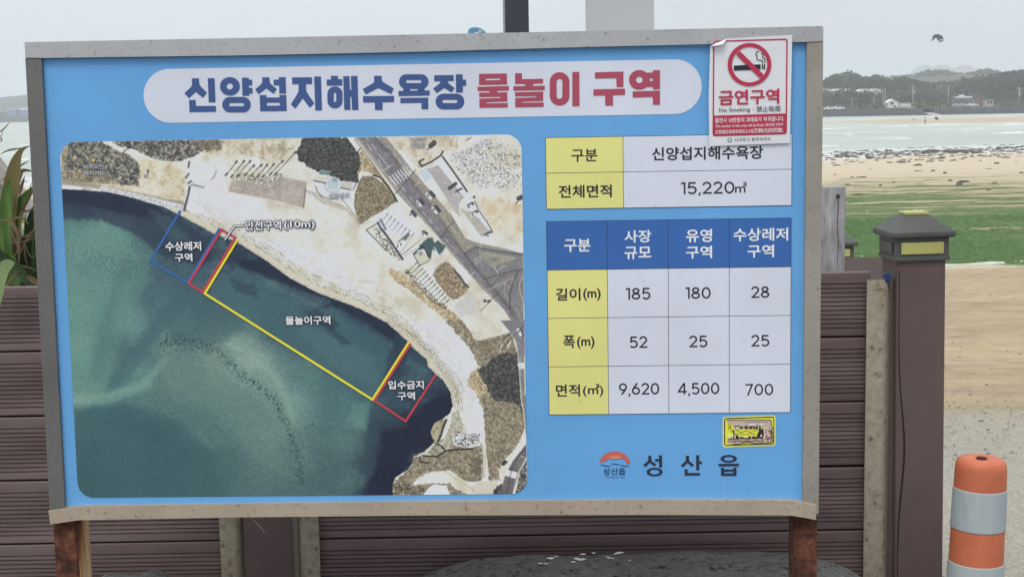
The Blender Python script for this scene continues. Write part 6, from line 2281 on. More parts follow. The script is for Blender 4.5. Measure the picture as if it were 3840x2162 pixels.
put(inpoly(zz(M5, (2395, 690), (2490, 690), (2490, 795), (2395, 795))), (220, 220, 222), .95)
line(zz(M6, (2410, 780), (2460, 810)), WHT, 3, .9)
put(inpoly(zz(M6, (2160, 880), (2210, 825), (2250, 860), (2190, 915))), (62, 58, 62), .95)
line(zz(M6, (2120, 940), (2150, 970)), (222, 214, 200), 5, .9)
line(zz(M5, (2320, 90), (2450, 220)), (70, 68, 70), 1, .4)
# painted road name by the road, at the right edge
line(zz(M5, (2420, 580), (2430, 900)), (190, 186, 180), 2, .7)

# ---- grey paved pad, palms and pergola shadows
texture(inpoly(zz(M2, (215, 735), (520, 790), (700, 810), (1040, 700), (1415, 775), (1370, 1190), (1000, 1090), (600, 1010), (150, 930)), 1.5), [(0, (162, 152, 142)), (.5, (174, 164, 154)), (1, (186, 178, 170))], 26, seed=70)
line(zz(M2, (150, 930), (600, 1015), (1000, 1095), (1370, 1195)), (206, 190, 168), 2.6, .8)
line(zz(M2, (1390, 900), (1375, 1050), (1350, 1200)), (88, 82, 76), 4, .7)
sh = inpoly(zz(M2, (200, 720), (330, 640), (560, 680), (720, 700), (1000, 630), (1045, 740), (700, 805), (520, 790), (300, 750)), 4)
put(sh & (fbm(X / 3.2, Y / 3.2, 2) > .5), (84, 78, 68), .85)
put(sh & (fbm(X / 3.2 + 9, Y / 3.2, 2) > .6), (206, 198, 178), .7)
for a, b, c in (((110, 670), (190, 580), (290, 450)), ((200, 700), (300, 580), (410, 440)), ((290, 690), (400, 560), (510, 440)), ((420, 670), (500, 580), (570, 510)), ((520, 680), (600, 590), (690, 500)), ((620, 690), (700, 600), (780, 500)), ((700, 700), (790, 610), (885, 490)), ((820, 660), (920, 550), (1030, 440)), ((900, 660), (1060, 490), (1230, 300))):
    line(zz(M2, a, b, c), (112, 106, 100), 3.4, .8)
    line(zz(M2, b, c), (96, 92, 88), 4.5, .6)
    line(zz(M2, (c[0] - 14, c[1] + 18), c), (84, 82, 80), 9, .8)
    line(zz(M2, a, (a[0] + 30, a[1] - 30)), (78, 74, 66), 8, .75)
line(zz(M2, (220, 820), (500, 880)), (130, 120, 112), 1.8, .7)
for k in range(5):
    line(zz(M2, (240 + k * 70, 750 + k * 8), (215 + k * 68, 830 + k * 10)), (128, 118, 110), 1.6, .6)
line(zz(M2, (690, 915), (960, 850), (1030, 740)), (112, 104, 98), 2.0, .7)
for k in range(5):
    line(zz(M2, (700 + k * 70, 820 - k * 16), (720 + k * 62, 910 - k * 16)), (116, 108, 102), 1.6, .6)
# other palms and the small square of shrubs near the groyne
for p in ((1615, 350, 1605, 420), (1610, 500, 1570, 550), (1640, 590, 1600, 620)):
    line(zz(M1, (p[0], p[1]), (p[2], p[3])), (74, 70, 68), 7, .85)
for k in range(5):
    line(zz(M1, (1640 + k * 34, 640 + k * 8), (1660 + k * 34, 628 + k * 8)), (92, 86, 74), 5, .8)
line(zz(M1, (1950, 460), (1930, 520), (1890, 570)), (120, 114, 104), 4, .8)
line(zz(M1, (1800, 900), (1830, 960), (1900, 985), (1960, 1040), (2100, 1090)), (176, 170, 152), 1.8, .9)
line(zz(M1, (790, 245), (870, 170)), (58, 62, 60), 4, .85)
put(seg_d([M1(868, 168), M1(880, 160)]) < 8, (60, 66, 66), .85)
# car by itself
line(zz(M1, (1080, 545), (1105, 460)), (84, 84, 88), 10, .9)
line(zz(M1, (1070, 560), (1082, 490)), (228, 228, 232), 8, .95)
line(zz(M1, (1066, 548), (1074, 510)), (74, 76, 82), 5, .95)
# round plaza and its buildings
put(inpoly(zz(M2, (1500, 640), (1700, 640), (1960, 760), (2200, 780), (2200, 880), (2120, 930), (2160, 1100), (2000, 1080), (1700, 1060), (1560, 900), (1510, 800))), (212, 214, 218), .9)
dc = seg_d([M2(1830, 810), M2(1831, 811)])
put(np.clip(24 - dc, 0, 1), (180, 196, 200), .95)
put(np.clip(2 - np.abs(dc - 26), 0, 1), (228, 230, 234), .9)
put(np.clip(1.5 - np.abs(dc - 31), 0, 1), (92, 96, 104), .8)
put(inpoly(zz(M2, (1615, 590), (1785, 612), (1770, 672), (1608, 655))), (116, 134, 134), .95)
line(zz(M2, (1620, 592), (1785, 612)), (196, 206, 206), 2, .9)
put(inpoly(zz(M2, (1535, 672), (1745, 705), (1715, 790), (1520, 750))), (204, 200, 186), .95)
line(zz(M2, (1520, 755), (1715, 795)), (86, 80, 78), 5, .85)
put(inpoly(zz(M2, (1960, 785), (2150, 790), (2120, 895), (1950, 865))), (196, 190, 176), .95)
line(zz(M2, (1960, 870), (2110, 905)), (86, 80, 78), 5, .85)
line(zz(M2, (2160, 760), (2200, 800), (2150, 900)), (96, 108, 116), 4, .9)
line(zz(M2, (1550, 840), (1580, 930), (1650, 1000), (1770, 1050), (1900, 1040)), (110, 108, 106), 4, .85)
line(zz(M2, (1560, 1000), (1680, 1100), (2060, 1220), (2150, 1330), (2240, 1450)), (190, 180, 168), 14, .9)
line(zz(M2, (1600, 975), (1690, 1060), (1990, 1160)), (112, 106, 100), 2.2, .8)
line(zz(M2, (1960, 1040), (2100, 1200), (2200, 1360), (2250, 1440)), (104, 98, 94), 2.2, .8)
for k in range(5):
    line(zz(M2, (1400 + k * 36, 910 + k * 10), (1390 + k * 36, 960 + k * 12)), (96, 88, 80), 2, .8)
line(zz(M2, (1400, 915), (1570, 960)), (120, 112, 104), 2, .8)
# parking area with pergolas (middle right)
line(zz(M4, (290, 20), (420, 150), (560, 300)), (74, 66, 64), 4, .9)
line(zz(M3, (275, 1365), (480, 1240)), (82, 76, 72), 4, .85)
line(zz(M4, (500, 0), (640, 190), (790, 420)), (78, 74, 84), 9, .95)
line(zz(M3, (440, 1260), (500, 1370)), (88, 88, 96), 9, .9)
line(zz(M3, (480, 1215), (550, 1350)), (116, 122, 130), 9, .9)
sh = inpoly(zz(M4, (380, -60), (480, 20), (620, 200), (770, 440), (700, 430), (560, 290), (430, 120)), 4)
put(sh & (fbm(X / 3.4, Y / 3.4 + 5, 2) > .52), (86, 76, 60), .85)
for k in range(8):
    x, y = 500 + k * 52, 1130 + k * 40
    line(zz(M3, (x + 85, y), (x, y + 110)), (140, 138, 140), 2.4, .85)
    line(zz(M3, (x + 85, y), (x + 60, y + 34)), (110, 110, 112), 4, .8)
for k in range(3):
    line(zz(M4, (760 + k * 30, 330 + k * 20), (860 + k * 60, 200 + k * 40)), (126, 120, 112), 2, .8)
line(zz(M4, (780, 360), (1040, 150)), (112, 104, 96), 3, .7)
put(inpoly(zz(M4, (700, 190), (800, 100), (870, 40), (895, 75), (830, 160), (760, 200))), (92, 108, 106), .95)
line(zz(M4, (700, 225), (800, 165)), (224, 226, 232), 12, .95)
line(zz(M4, (715, 250), (725, 220)), (56, 56, 60), 4, .95)
line(zz(M4, (770, 220), (760, 195)), (56, 56, 60), 4, .95)
put(inpoly(zz(M4, (1020, 230), (1150, 115), (1210, 110), (1240, 190), (1290, 150), (1395, 240), (1310, 360), (1210, 290), (1190, 420), (1120, 300))), (74, 92, 94), .97)
put(inpoly(zz(M4, (930, 345), (1040, 235), (1100, 240), (1190, 420), (1150, 400), (1090, 260), (960, 360))), (60, 58, 62), .9)
put(inpoly(zz(M4, (955, 365), (1080, 300), (1175, 430), (1035, 508))), (202, 200, 178), .97)
line(zz(M4, (945, 360), (1035, 510), (1180, 430)), (66, 62, 56), 3, .9)
dc = seg_d([M4(1035, 330), M4(1036, 331)])
put(np.clip(13 - dc, 0, 1), (188, 188, 190), .95)
put(np.clip(7 - seg_d([M4(1045, 340), M4(1047, 341)]), 0, 1), (128, 128, 130), .8)
line(zz(M4, (1235, 270), (1285, 370)), (200, 214, 218), 12, .95)
line(zz(M4, (1225, 265), (1240, 285)), (60, 62, 68), 6, .9)
line(zz(M4, (1395, 240), (1340, 330)), (90, 96, 96), 4, .7)
# palm row below
for k in range(13):
    x, y = 870 + k * 40, 590 + k * 40
    line(zz(M4, (x, y), (x + 130 - k * 3, y - 130 + k * 4)), (104, 94, 76), 2.6, .85)
    line(zz(M4, (x + 100 - k * 3, y - 100 + k * 4), (x + 130 - k * 3, y - 130 + k * 4)), (88, 82, 68), 4.5, .85)
sh = seg_d(zz(M4, (850, 600), (1000, 740), (1100, 860), (1250, 1010), (1390, 1100))) < 9
put(sh & (fbm(X / 3.2, Y / 3.2 + 15, 2) > .47), (88, 76, 62), .85)
for p, q, w_ in (((1100, 560), (1010, 690), 8),):
    pass
# scattered details right side: masts and their shadows
line(zz(M3, (690, 855), (860, 660)), (58, 56, 60), 2.6, .85)
line(zz(M3, (890, 620), (980, 510)), (62, 60, 62), 3, .8)
line(zz(M3, (1360, 1410), (1520, 1230)), (70, 68, 72), 2.4, .8)
line(zz(M4, (1870, 1170), (2020, 1020), (2220, 800)), (80, 74, 74), 2.4, .85)
line(zz(M4, (1845, 1215), (1880, 1150)), (216, 214, 208), 4, .9)
put(seg_d([M4(1950, 1005), M4(1955, 1007)]) < 6, (72, 64, 60), .9)
put(seg_d([M4(2000, 1015), M4(2020, 1005)]) < 5, (64, 60, 60), .9)
line(zz(M4, (2040, 800), (2150, 680), (2240, 650)), (74, 70, 74), 2.4, .8)
line(zz(M5, (2070, 530), (2290, 280), (2480, 90)), (60, 58, 58), 3, .85)
line(zz(M5, (2210, 440), (2260, 340)), (222, 216, 200), 5, .9)
line(zz(M5, (2080, 520), (2110, 410), (2130, 390)), (216, 204, 172), 5, .8)
line(zz(M5, (2140, 310), (2260, 215)), (62, 58, 54), 5, .8)
line(zz(M3, (1140, 230), (1180, 190)), (92, 88, 76), 6, .9)
put(seg_d([M3(1190, 175), M3(1235, 135)]) < 10, (76, 74, 66), .95)
put(seg_d([M3(2430, 920), M3(2470, 900)]) < 9, (74, 72, 70), .95)
line(zz(M3, (2390, 990), (2430, 940)), (92, 90, 86), 5, .9)
line(zz(M3, (1740, 560), (1800, 520)), (84, 78, 68), 4, .8)
for k in range(3):
    line(zz(M3, (1680 + k * 25, 110 - k * 12), (1710 + k * 25, 70 - k * 6)), (120, 112, 96), 3, .8)
# cars: (shadow, body) strokes
def mcar(f, x, y, dx, dy, sx_, sy_, w=11):
    line(zz(f, (x + sx_, y + sy_), (x + dx + sx_, y + dy + sy_)), (70, 72, 80), w + 3, .92)
    line(zz(f, (x, y), (x + dx, y + dy)), (222, 222, 226), w, .97)
    line(zz(f, (x + dx * .25, y + dy * .25), (x + dx * .38, y + dy * .38)), (70, 74, 82), w - 4, .9)
mcar(M3, 1135, 860, 50, 55, 50, -30)
mcar(M3, 1000, 965, 45, 55, 40, -30, 9)
mcar(M3, 1215, 1055, 50, 65, 45, -25)
mcar(M3, 885, 1130, 45, 55, 40, -25)
mcar(M3, 1065, 1420, 40, 20, 20, -25)
mcar(M3, 1565, 850, 55, -35, -8, -22, 10)
mcar(M3, 1710, 1050, 50, -30, 14, -26, 11)
mcar(M3, 1765, 1160, 50, -30, 20, -26, 10)
mcar(M4, 1975, 100, 60, -32, -8, -24, 10)
mcar(M5, 2385, 150, 45, 90, 24, 6, 11)
line(zz(M3, (1450, 775), (1540, 710)), (66, 68, 74), 13, .95)
put(seg_d([M3(1800, 900), M3(1800, 900.5)]) < 6, (92, 100, 96), .9)
put(sc_ & (fbm(X / 2.6 + 5, Y / 2.6, 2) > .72) & (dens > .4), (74, 70, 64), .8)
grain = (fbm(X / 2.7, Y / 2.7, 2, .8) - .5) * .34 + (fbm(X / 9 + 4, Y / 9, 3, .7) - .5) * .16
IMG = IMG * (1 + grain * np.where(land, np.where(IMG.mean(-1) > 185, .30, .9), .6))[..., None]
IMG = np.clip(IMG * (1 + (rng.rand(NY, NX, 1) - .5) * .05), 0, 255)

ll = IMG / 255.0
ll = np.where(ll <= .04045, ll / 12.92, ((ll + .055) / 1.055) ** 2.4) * GAIN
ll = np.clip(ll, .004, .86).astype(np.float32)
# mesh grid with rounded corners
rc = .0315
dx0 = np.minimum(GX - ml, mr - GX)
dz0 = np.minimum(mt_ - GZ, GZ - mb_)
PXg, PZg = GX.copy(), GZ.copy()
corner = (dx0 < rc) & (dz0 < rc)
ex, ez = rc - dx0, rc - dz0
rr_ = np.hypot(ex, ez)
cut = corner & (rr_ > rc)
sgx = np.where(GX < (ml + mr) / 2, -1, 1)
sgz = np.where(GZ > (mt_ + mb_) / 2, 1, -1)
ccx = np.where(sgx < 0, ml + rc, mr - rc)
ccz = np.where(sgz > 0, mt_ - rc, mb_ + rc)
PXg[cut] = (ccx + sgx * ex / rr_ * rc)[cut]
PZg[cut] = (ccz + sgz * ez / rr_ * rc)[cut]
far_ = cut & (rr_ > rc * 1.09)
co = np.stack([PXg, np.full_like(PXg, -.0010), PZg], -1).reshape(-1, 3).astype(np.float32)
idx = np.arange(NX * NY).reshape(NY, NX)
q4 = np.stack([idx[:-1, :-1], idx[1:, :-1], idx[1:, 1:], idx[:-1, 1:]], -1)
okf = ~(far_[:-1, :-1] | far_[1:, :-1] | far_[1:, 1:] | far_[:-1, 1:])
q4 = q4[okf].reshape(-1, 4)
me = bpy.data.meshes.new('aerial_map')
me.vertices.add(co.shape[0])
me.vertices.foreach_set('co', co.ravel())
me.loops.add(q4.size)
me.loops.foreach_set('vertex_index', q4.ravel().astype(np.int32))
me.polygons.add(q4.shape[0])
me.polygons.foreach_set('loop_start', np.arange(0, q4.size, 4, dtype=np.int32))
me.polygons.foreach_set('loop_total', np.full(q4.shape[0], 4, np.int32))
me.update()
ca = me.color_attributes.new('print', 'FLOAT_COLOR', 'POINT')
ca.data.foreach_set('color', np.concatenate([ll.reshape(-1, 3), np.ones((co.shape[0], 1), np.float32)], 1).ravel())
m_map = new_mat('aerial_photo_print', rough=.42, spec=.35)
at = nd(m_map, 'ShaderNodeAttribute')
at.attribute_name = 'print'
m_map.node_tree.links.new(at.outputs['Color'], m_map.node_tree.nodes['Principled BSDF'].inputs['Base Color'])
o = link('aerial_map', me, m_map, sign)
o['label'] = 'printed aerial photograph of the bay, beach and road'

# ---- zone outlines and captions on the map
def stroke(name, pts, w, mat, d=.0016, closed=False):
    """mitred line of width w photo pixels"""
    P2 = [Vector((S(*p).x, S(*p).z)) for p in pts]
    n = len(P2)
    hw = w * PX(900, 1200) / 2
    L_, R2_ = [], []
    for i in range(n):
        if closed:
            a, b = P2[i - 1], P2[(i + 1) % n]
            d1, d2 = (P2[i] - a).normalized(), (b - P2[i]).normalized()
        else:
            d1 = (P2[i] - P2[max(i - 1, 0)])
            d2 = (P2[min(i + 1, n - 1)] - P2[i])
            d1 = d1.normalized() if d1.length else d2.normalized()
            d2 = d2.normalized() if d2.length else d1
        n1, n2 = Vector((-d1.y, d1.x)), Vector((-d2.y, d2.x))
        mm = (n1 + n2).normalized()
        k = hw / max(.35, mm.dot(n1))
        L_.append(P2[i] + mm * k)
        R2_.append(P2[i] - mm * k)
    dd = layer(d)
    vs = [(p.x, -dd, p.y) for p in L_] + [(p.x, -dd, p.y) for p in R2_]
    fs = []
    for i in range(n if closed else n - 1):
        j = (i + 1) % n
        fs.append((i, n + i, n + j, j))
    return from_data(name, vs, fs, mat, sign)
k_zb, k_zr, k_zy = paper('zone_blue', 56, 98, 156), paper('zone_red', 182, 66, 78), paper('zone_yellow', 232, 208, 62)
ZA = R_(0, 700, 1.9815)
stroke('zone_outline', zz(ZA, (1343, 176), (1120, 549), (1393, 712), (1634, 306)), 8.5, k_zb)
stroke('zone_outline', zz(ZA, (1648, 318), (1750, 376), (1508, 780), (1405, 716)), 8.5, k_zr, .0020, True)
stroke('zone_outline', [ZA(1766, 392), ZA(1524, 791), (1397, 1496), (1534, 1281)], 8.5, k_zy, .0024)
stroke('zone_outline', [(1541, 1286), (1405, 1500), (1522, 1577), (1635, 1403)], 8.0, k_zr, .0020)
stroke('pointer_line', zz(ZA, (1815, 288), (1743, 290), (1672, 398)), 9, k_mapout, .0028)
stroke('pointer_line', zz(ZA, (1812, 288), (1744, 290), (1674, 394)), 4.4, k_txtw, .0033)
def mapcap(s, f, cx, cy, w, h, out=.10, bold=.024, rot=0.0, ma=None, mb=None):
    lettering(s, f, cx, cy, w, h, mb or k_mapout, d=.0028, bold=out, fit=bold, rot=rot, name='caption_outline')
    lettering(s, f, cx, cy, w, h, ma or k_txtw, d=.0034, bold=bold, rot=rot, name='caption')
mapcap('안전구역', ZA, 1958, 285, 268, 72)
mapcap('(10m)', ZA, 2226, 283, 228, 70)
mapcap('수상레저', ZA, 1365, 440, 266, 68)
mapcap('구역', ZA, 1368, 524, 130, 62)
mapcap('물놀이구역', ZA, 2290, 990, 335, 64)
mapcap('입수금지', M5, 540, 1058, 588, 142)
mapcap('구역', M5, 545, 1240, 288, 138)
k_capg = paper('pale_caption_ink', 196, 200, 204)
mapcap('서귀피안', M1, 443, 415, 248, 58, .032, .004, 0, k_capg)
mapcap('베이커리', M1, 446, 491, 248, 60, .032, .004, 0, k_capg)
mapcap('신양섭지', M2, 1925, 990, 322, 80, .032, .004, 0, k_capg)
mapcap('88', M2, 1855, 725, 70, 48, .032, .004, 0, k_capg)
mapcap('100주년', M3, 1012, 76, 238, 52, .032, .004, 0, k_capg)
mapcap('기념탑', M3, 1008, 160, 212, 70, .032, .004, 0, k_capg)
mapcap('섭지코지로', M3, 478, 140, 255, 42, .03, .0, rad(-50), k_mapout, k_capg)
lettering('kakao', R_(1000, 700, 2.342), 880, 822, 150, 34, paper('faint_print', 206, 204, 200), d=.0016, bold=0, name='faint_caption')
k_cup = paper('cup_icon_yellow', 226, 200, 120)
sheet_polys('cup_icon', [loc2([(402, 312), (468, 312), (455, 352), (415, 352)], M1)], .0018, k_mapout, sign)
sheet_polys('cup_icon', [loc2([(412, 318), (458, 318), (448, 346), (422, 346)], M1)], .0024, k_cup, sign)
# specks of dirt on the vinyl
vs, fs = [], []
for k in range(46):
    px, py = random.uniform(600, 2950), random.uniform(230, 1850)
    p = S(px, py)
    r_ = random.uniform(.0004, .0011)
    b0 = len(vs)
    for i in range(6):
        vs.append((p.x + r_ * math.cos(i * 1.05), -.0042, p.z + r_ * math.sin(i * 1.05)))
    fs.append(tuple(range(b0, b0 + 6)))
tag(from_data('dirt_specks', vs, fs, k_line, sign), kind='stuff')
k_edgeline = noise_mat('darker_blue_film', [(.3, (.10, .20, .30)), (.7, (.13, .27, .40))], 30, rough=.6)  # thin darker blue lines along the frame's inner top and left edges
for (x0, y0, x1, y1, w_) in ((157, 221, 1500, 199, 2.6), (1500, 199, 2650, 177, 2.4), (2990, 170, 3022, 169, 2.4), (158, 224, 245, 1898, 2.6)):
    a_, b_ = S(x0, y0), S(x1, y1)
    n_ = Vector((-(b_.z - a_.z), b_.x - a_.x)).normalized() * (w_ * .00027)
    sheet_polys('inner_edge_line', [[(a_.x, a_.z), (b_.x, b_.z), (b_.x - n_.x, b_.z - n_.y), (a_.x - n_.x, a_.z - n_.y)]], .0008, k_edgeline, sign)
# faint vertical run of dried water
k_run = paper('pale_water_run', 112, 166, 212)
sheet_polys('water_streak', [loc2([(2711, 1790), (2716, 1790), (2718, 1868), (2712, 1868)])], .0007, k_run, sign)

# ================================================================== NO-SMOKING STICKER
stk = empty('no_smoking_sticker')
stk.matrix_world = SM
tag(stk, 'red and white no-smoking sticker with a curled corner over the top right of the sign', 'sticker')
NS = R_(2640, 120, 3.294)
z_top = S(2800, 133).z
z_bot = S(2800, 545).z
def sd(x, z):
    u = (z - z_bot) / (z_top - z_bot)
    return .0055 + .0115 * max(0, min(1.1, u))
k_paper = paper('sticker_white', 212, 212, 214, .4)
k_sred = paper('sticker_red', 176, 50, 76, .4)
k_sblk = paper('sticker_black', 38, 40, 54, .4)
k_stxt = paper('sticker_grey_text', 72, 76, 82, .4)
def rows(pts_l, pts_r, name, mat, d):
    vs, fs = [], []
    n = 12
    for i in range(n + 1):
        t = i / n
        a = (pts_l[0][0] + (pts_l[1][0] - pts_l[0][0]) * t, pts_l[0][1] + (pts_l[1][1] - pts_l[0][1]) * t)
        b = (pts_r[0][0] + (pts_r[1][0] - pts_r[0][0]) * t, pts_r[0][1] + (pts_r[1][1] - pts_r[0][1]) * t)
        for p in (a, b):
            q = S(*NS(*p))
            vs.append((q.x, -(d + sd(q.x, q.z)), q.z))
    for i in range(n):
        fs.append((2 * i, 2 * i + 2, 2 * i + 3, 2 * i + 1))
    return from_data(name, vs, fs, mat, stk)
def spoly(name, polys, d, mat):
    return sheet_polys(name, polys, d, mat, stk, sd)
spoly('paper', [loc2([(66, 182), (190, 126), (275, 90), (1072, 42), (1064, 700), (1055, 1370), (62, 1410), (50, 800)], NS)], 0.0, k_paper)
# curled corner: a small flap folded forward
q0, q1, q2 = S(*NS(66, 182)), S(*NS(275, 90)), S(*NS(130, 172))
k_back = paper('sticker_back', 226, 226, 226, .5)
fl = [(q0.x, -(.001 + sd(q0.x, q0.z)), q0.z), (q1.x, -(.001 + sd(q1.x, q1.z)), q1.z), ((q0.x + q1.x) / 2 + .006, -.028, (q0.z + q1.z) / 2 - .004), (S(*NS(105, 182)).x, -.027, S(*NS(105, 182)).z)]
from_data('curled_corner', fl, [(0, 3, 2, 1)], k_back, stk)
def ringr(x0, x1, y0, y1, r, w, sk=0.0):
    f = lambda x, y: NS(x, y - (x - (x0 + x1) / 2) * sk)
    return (loc2(rrect(x0, x1, y0, y1, r, 8), f), [loc2(rrect(x0 + w, x1 - w, y0 + w, y1 - w, max(2, r - w), 8), f)])
SK = .030
fS = lambda x, y: NS(x, y - (x - 560) * SK)
spoly('red_border', [ringr(100, 1016, 102, 1276, 34, 17, SK)], .0006, k_sred)
spoly('red_block', [loc2([(112, 1020), (1000, 1020), (1000, 1240), (985, 1262), (130, 1262), (112, 1240)], fS)], .0011, k_sred)
spoly('cigarette', [loc2([(357, 420), (685, 404), (685, 467), (358, 481)], NS), loc2([(702, 404), (717, 403), (717, 466), (702, 467)], NS), loc2([(725, 403), (740, 402), (740, 465), (725, 466)], NS)], .0011, k_sblk)
def sline(pts, w, name, mat, d):
    P2 = [NS(*p) for p in pts]
    vs, fs = [], []
    dd = layer(d)
    Q = [S(*p) for p in P2]
    hw = w / 3.294 * PX(2800, 250) / 2
    n = len(Q)
    for i in range(n):
        dv = (Q[min(i + 1, n - 1)] - Q[max(i - 1, 0)])
        nn = Vector((-dv.z, 0, dv.x)).normalized() * hw
        for s in (nn, -nn):
            vs.append((Q[i].x + s.x, -(dd + sd(Q[i].x, Q[i].z)), Q[i].z + s.z))
    for i in range(n - 1):
        fs.append((2 * i, 2 * i + 1, 2 * i + 3, 2 * i + 2))
    return from_data(name, vs, fs, mat, stk)
sline([(663, 246), (635, 255), (625, 285), (645, 305), (635, 330), (650, 352), (690, 354), (708, 365), (710, 395)], 11, 'smoke_line', k_sblk, .0011)
sline([(690, 268), (712, 280), (718, 300), (705, 322), (730, 335), (738, 355), (738, 390)], 11, 'smoke_line', k_sblk, .0011)
spoly('prohibition_ring', [(zell(NS, 548, 408, 268, 264, 48), [zell(NS, 550, 408, 217, 218, 48)])], .0016, k_sred)
spoly('prohibition_bar', [loc2([(425, 238), (382, 284), (680, 576), (725, 534)], NS)], .0021, k_sred)
def slet(s, cx, cy, w, h, mat, bold, d=.0016):
    return lettering(s, NS, cx, cy, w, h, mat, d=d, bold=bold, rot=.012, parent=stk, df=sd)
slet('금연구역', 545, 805, 745, 186, k_sred, .026)
slet('No Smoking', 370, 968, 380, 64, k_stxt, .006)
slet('·', 600, 960, 12, 12, k_stxt, .006)
slet('禁止吸烟', 785, 950, 292, 72, k_stxt, .006)
slet('흡연시 10만원의 과태료가 부과됩니다.', 555, 1082, 850, 62, k_txtw, .014)
slet('The smoker in this area will be fined 100,000 KRW.', 555, 1155, 842, 40, k_txtw, .008)
slet('在禁烟区吸烟将被处以', 338, 1230, 408, 48, k_txtw, .006)
slet('10万韩元的罚款.', 764, 1216, 420, 60, k_txtw, .012)
k_logo = paper('health_logo_teal', 70, 130, 150, .4)
spoly('logo_disc', [zell(NS, 312, 1333, 29, 28, 24)], .0006, k_logo)
spoly('logo_cross', [loc2([(306, 1312), (318, 1312), (318, 1327), (332, 1327), (332, 1339), (318, 1339), (318, 1354), (306, 1354), (306, 1339), (292, 1339), (292, 1327), (306, 1327)], NS)], .0011, k_paper)
slet('서귀포시 동부보건소', 595, 1322, 452, 42, k_stxt, .006)

# ================================================================== SMALL YELLOW STICKER
ys_ = empty('monster_mouth_sticker')
ys_.matrix_world = SM
tag(ys_, 'small yellow cartoon mouth-and-teeth sticker below the lower table', 'sticker')
YS = R_(2690, 1550, 10.304)
k_sy = paper('sticker_yellow', 226, 216, 70, .4)
k_sy2 = paper('sticker_pale_yellow', 224, 216, 120, .4)
k_pink = paper('sticker_dusty_pink', 196, 170, 156, .4)
k_sb = paper('sticker_dark', 44, 34, 40, .4)
k_tooth = paper('sticker_tooth_white', 222, 220, 214, .4)
fy = lambda x, y: YS(x, y - (x - 1230) * .032)
def yp(name, polys, d, m):
    return sheet_polys(name, polys, d, m, ys_)
yp('sticker_edge', [loc2(rrect(205, 2250, 85, 1270, 110), fy)], .0006, k_sy2)
yp('sticker_border', [loc2(rrect(258, 2195, 130, 1205, 80), fy)], .0011, k_sb)
yp('sticker_field', [loc2(rrect(300, 2160, 172, 1165, 50), fy)], .0016, k_sy)
# scalloped upper lip, lower lip, fur edge
top_ = [(360, 260)] + [(360 + k * 28, 235 - 26 * abs(math.sin(k * .62))) for k in range(1, 60)] + [(2080, 260), (2060, 420)]
low = [(1780, 470), (1500, 470), (1440, 520), (1350, 470), (1200, 520), (1080, 470), (960, 520), (800, 450), (620, 490), (590, 400), (420, 360)]
yp('upper_lip', [loc2(top_ + low, YS)], .0021, k_pink)
yp('lower_lip', [loc2([(380, 950), (700, 960), (1000, 925), (1130, 960), (1300, 930), (1480, 940), (1620, 910), (1780, 960), (1780, 480), (2060, 420), (2110, 560), (2060, 620), (2130, 720), (2080, 790), (2150, 870), (2080, 940), (2140, 1020), (2060, 1090), (1900, 1110), (1400, 1130), (1200, 1080), (850, 1150), (600, 1150), (380, 1110)], YS)], .0026, k_pink)
yp('mouth_dark', [loc2([(620, 480), (800, 445), (960, 515), (1080, 465), (1200, 515), (1350, 465), (1440, 515), (1600, 460), (1760, 560), (1790, 800), (1740, 930), (1500, 930), (1560, 720), (1620, 650), (1500, 560), (1200, 560), (900, 560), (640, 560)], YS),
                  loc2([(450, 940), (580, 900), (640, 780), (560, 650), (450, 620), (620, 640), (700, 800), (900, 880), (1150, 930), (1250, 840), (1400, 860), (1560, 900), (1560, 940), (1100, 950), (700, 960)], YS)], .0031, k_sb)
teeth = [[(610, 660), (640, 500), (700, 490)], [(700, 560), (720, 475), (770, 480), (775, 560)], [(795, 560), (800, 475), (850, 475), (855, 555)], [(980, 680), (990, 510), (1055, 500)], [(1190, 600), (1180, 520), (1230, 520)], [(1350, 560), (1340, 480), (1390, 480)], [(1575, 640), (1550, 490), (1605, 490)], [(1670, 610), (1690, 530), (1730, 550)],
         [(440, 930), (435, 700), (510, 900)], [(550, 930), (565, 810), (600, 930)], [(650, 940), (660, 790), (695, 790), (690, 940)], [(830, 940), (810, 720), (865, 950)], [(1030, 910), (1075, 720), (1095, 910)], [(1280, 920), (1340, 760), (1330, 920)], [(1640, 870), (1700, 740), (1715, 870)], [(1740, 910), (1880, 800), (1800, 930)]]
yp('tooth', [loc2(t_, YS) for t_ in teeth], .0036, k_tooth)
yp('eye', [loc2([(1090, 330), (1900, 330), (1820, 400), (1730, 430), (1500, 370), (1440, 430), (1230, 430)], YS)], .0036, k_tooth)
yp('eye_lid', [loc2([(1080, 315), (1920, 318), (1910, 338), (1100, 338)], YS)], .0041, k_sb)
def yst(pts, w, d=.0046):
    o = stroke('ink_outline', [YS(*p) for p in pts], w / 10.304 * 1.0, k_sb, d)
    o.parent = ys_
yst(top_ + [(2110, 480), (2130, 560), (2070, 620), (2140, 720), (2085, 790), (2160, 870), (2085, 940), (2150, 1020), (2060, 1095)], 26)
yst([(620, 480), (800, 445), (960, 515), (1080, 465), (1200, 515), (1350, 465), (1440, 515), (1600, 460)], 26)
yst([(380, 950), (700, 960), (1000, 925), (1130, 960), (1300, 930), (1480, 940), (1620, 910), (1780, 960)], 26)
yst([(380, 1040), (560, 1020), (640, 1080), (820, 1010), (980, 1060), (1120, 1010), (1300, 1060), (1480, 1000), (1640, 1040), (1800, 1000)], 20)
yst([(600, 1150), (850, 1148), (1010, 1090), (1200, 1080), (1400, 1130), (1700, 1105), (2060, 1095)], 26)
yst([(430, 640), (560, 620), (760, 640), (900, 700), (1100, 640), (1300, 700), (1480, 620)], 18)
yst([(700, 780), (900, 740), (1040, 790), (1240, 740), (1480, 780)], 18)
fur = []
R = random.Random(6)
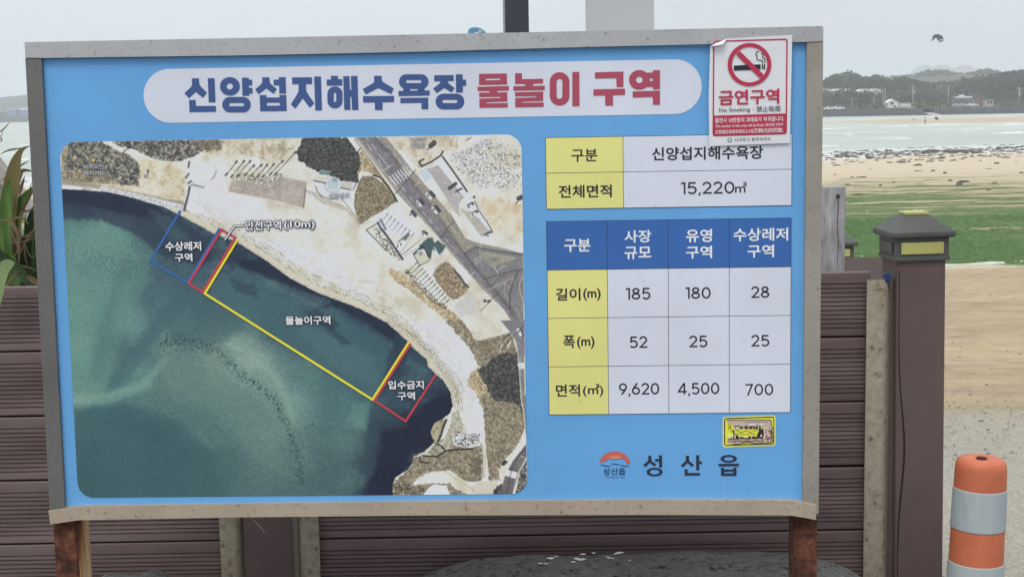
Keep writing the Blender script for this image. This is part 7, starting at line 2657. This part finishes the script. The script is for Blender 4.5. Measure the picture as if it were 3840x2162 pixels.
for k in range(26):
    x, y = R.uniform(1830, 2090), R.uniform(470, 1060)
    fur.append(loc2([(x, y), (x + 55, y + 12), (x + 18, y + 58)], YS))
for k in range(12):
    x = 640 + k * 95
    fur.append(loc2([(x, 1010 + 30 * (k % 2)), (x + 70, 1030), (x + 30, 1060)], YS))
yp('fur_tick', fur, .0036, k_sb)
lettering('26', YS, 468, 480, 130, 200, k_sb, d=.0021, bold=0, parent=ys_)

# ================================================================== PARTS OF PARTS
def under(child, parent_name):
    for o in list(bpy.data.objects):
        if o.parent is None or o.name.split('.')[0] != child:
            continue
        sib = [c for c in o.parent.children if c.name.split('.')[0] == parent_name and c is not o]
        if sib and not sib[0].parent.parent:
            o.parent = sib[0]
for c_, p_ in (('side_reflector', 'cap_box'), ('cap_skirt', 'cap_box'), ('top_reflector', 'cap_roof'), ('split_seam', 'shaft'), ('crack', 'board'), ('nail', 'board'), ('dropping', 'stone'),
               ('window', 'wall'), ('roof_parapet', 'roof'), ('rooftop_unit', 'roof'), ('cable_tie', 'steel_channel'), ('lamp_head', 'arm'), ('top_hole', 'body'), ('hinge', 'edge_strip'),
               ('curled_corner', 'paper'), ('logo_cross', 'logo_disc'), ('emblem_glow', 'emblem_sun'), ('cup_icon', 'aerial_map'), ('zone_outline', 'aerial_map'), ('pointer_line', 'aerial_map'),
               ('caption', 'aerial_map'), ('caption_outline', 'aerial_map'), ('faint_caption', 'aerial_map'), ('title_lettering', 'title_plate'), ('transformer', 'pole'), ('crossarm', 'pole')):
    under(c_, p_)

# ================================================================== HAZE
m_hz = bpy.data.materials.new('haze')
m_hz.use_nodes = True
nt = m_hz.node_tree
for n in list(nt.nodes):
    if n.type == 'BSDF_PRINCIPLED':
        nt.nodes.remove(n)
pv = nt.nodes.new('ShaderNodeVolumePrincipled')
pv.inputs['Color'].default_value = (.93, .96, 1.0, 1)
pv.inputs['Density'].default_value = .00043
pv.inputs['Anisotropy'].default_value = 0.0
outn = [n for n in nt.nodes if n.type == 'OUTPUT_MATERIAL'][0]
nt.links.new(pv.outputs[0], outn.inputs['Volume'])
hz = box('haze', -7000, 7000, -7000, 9900, -9, 215, m_hz)
tag(hz, kind='stuff')
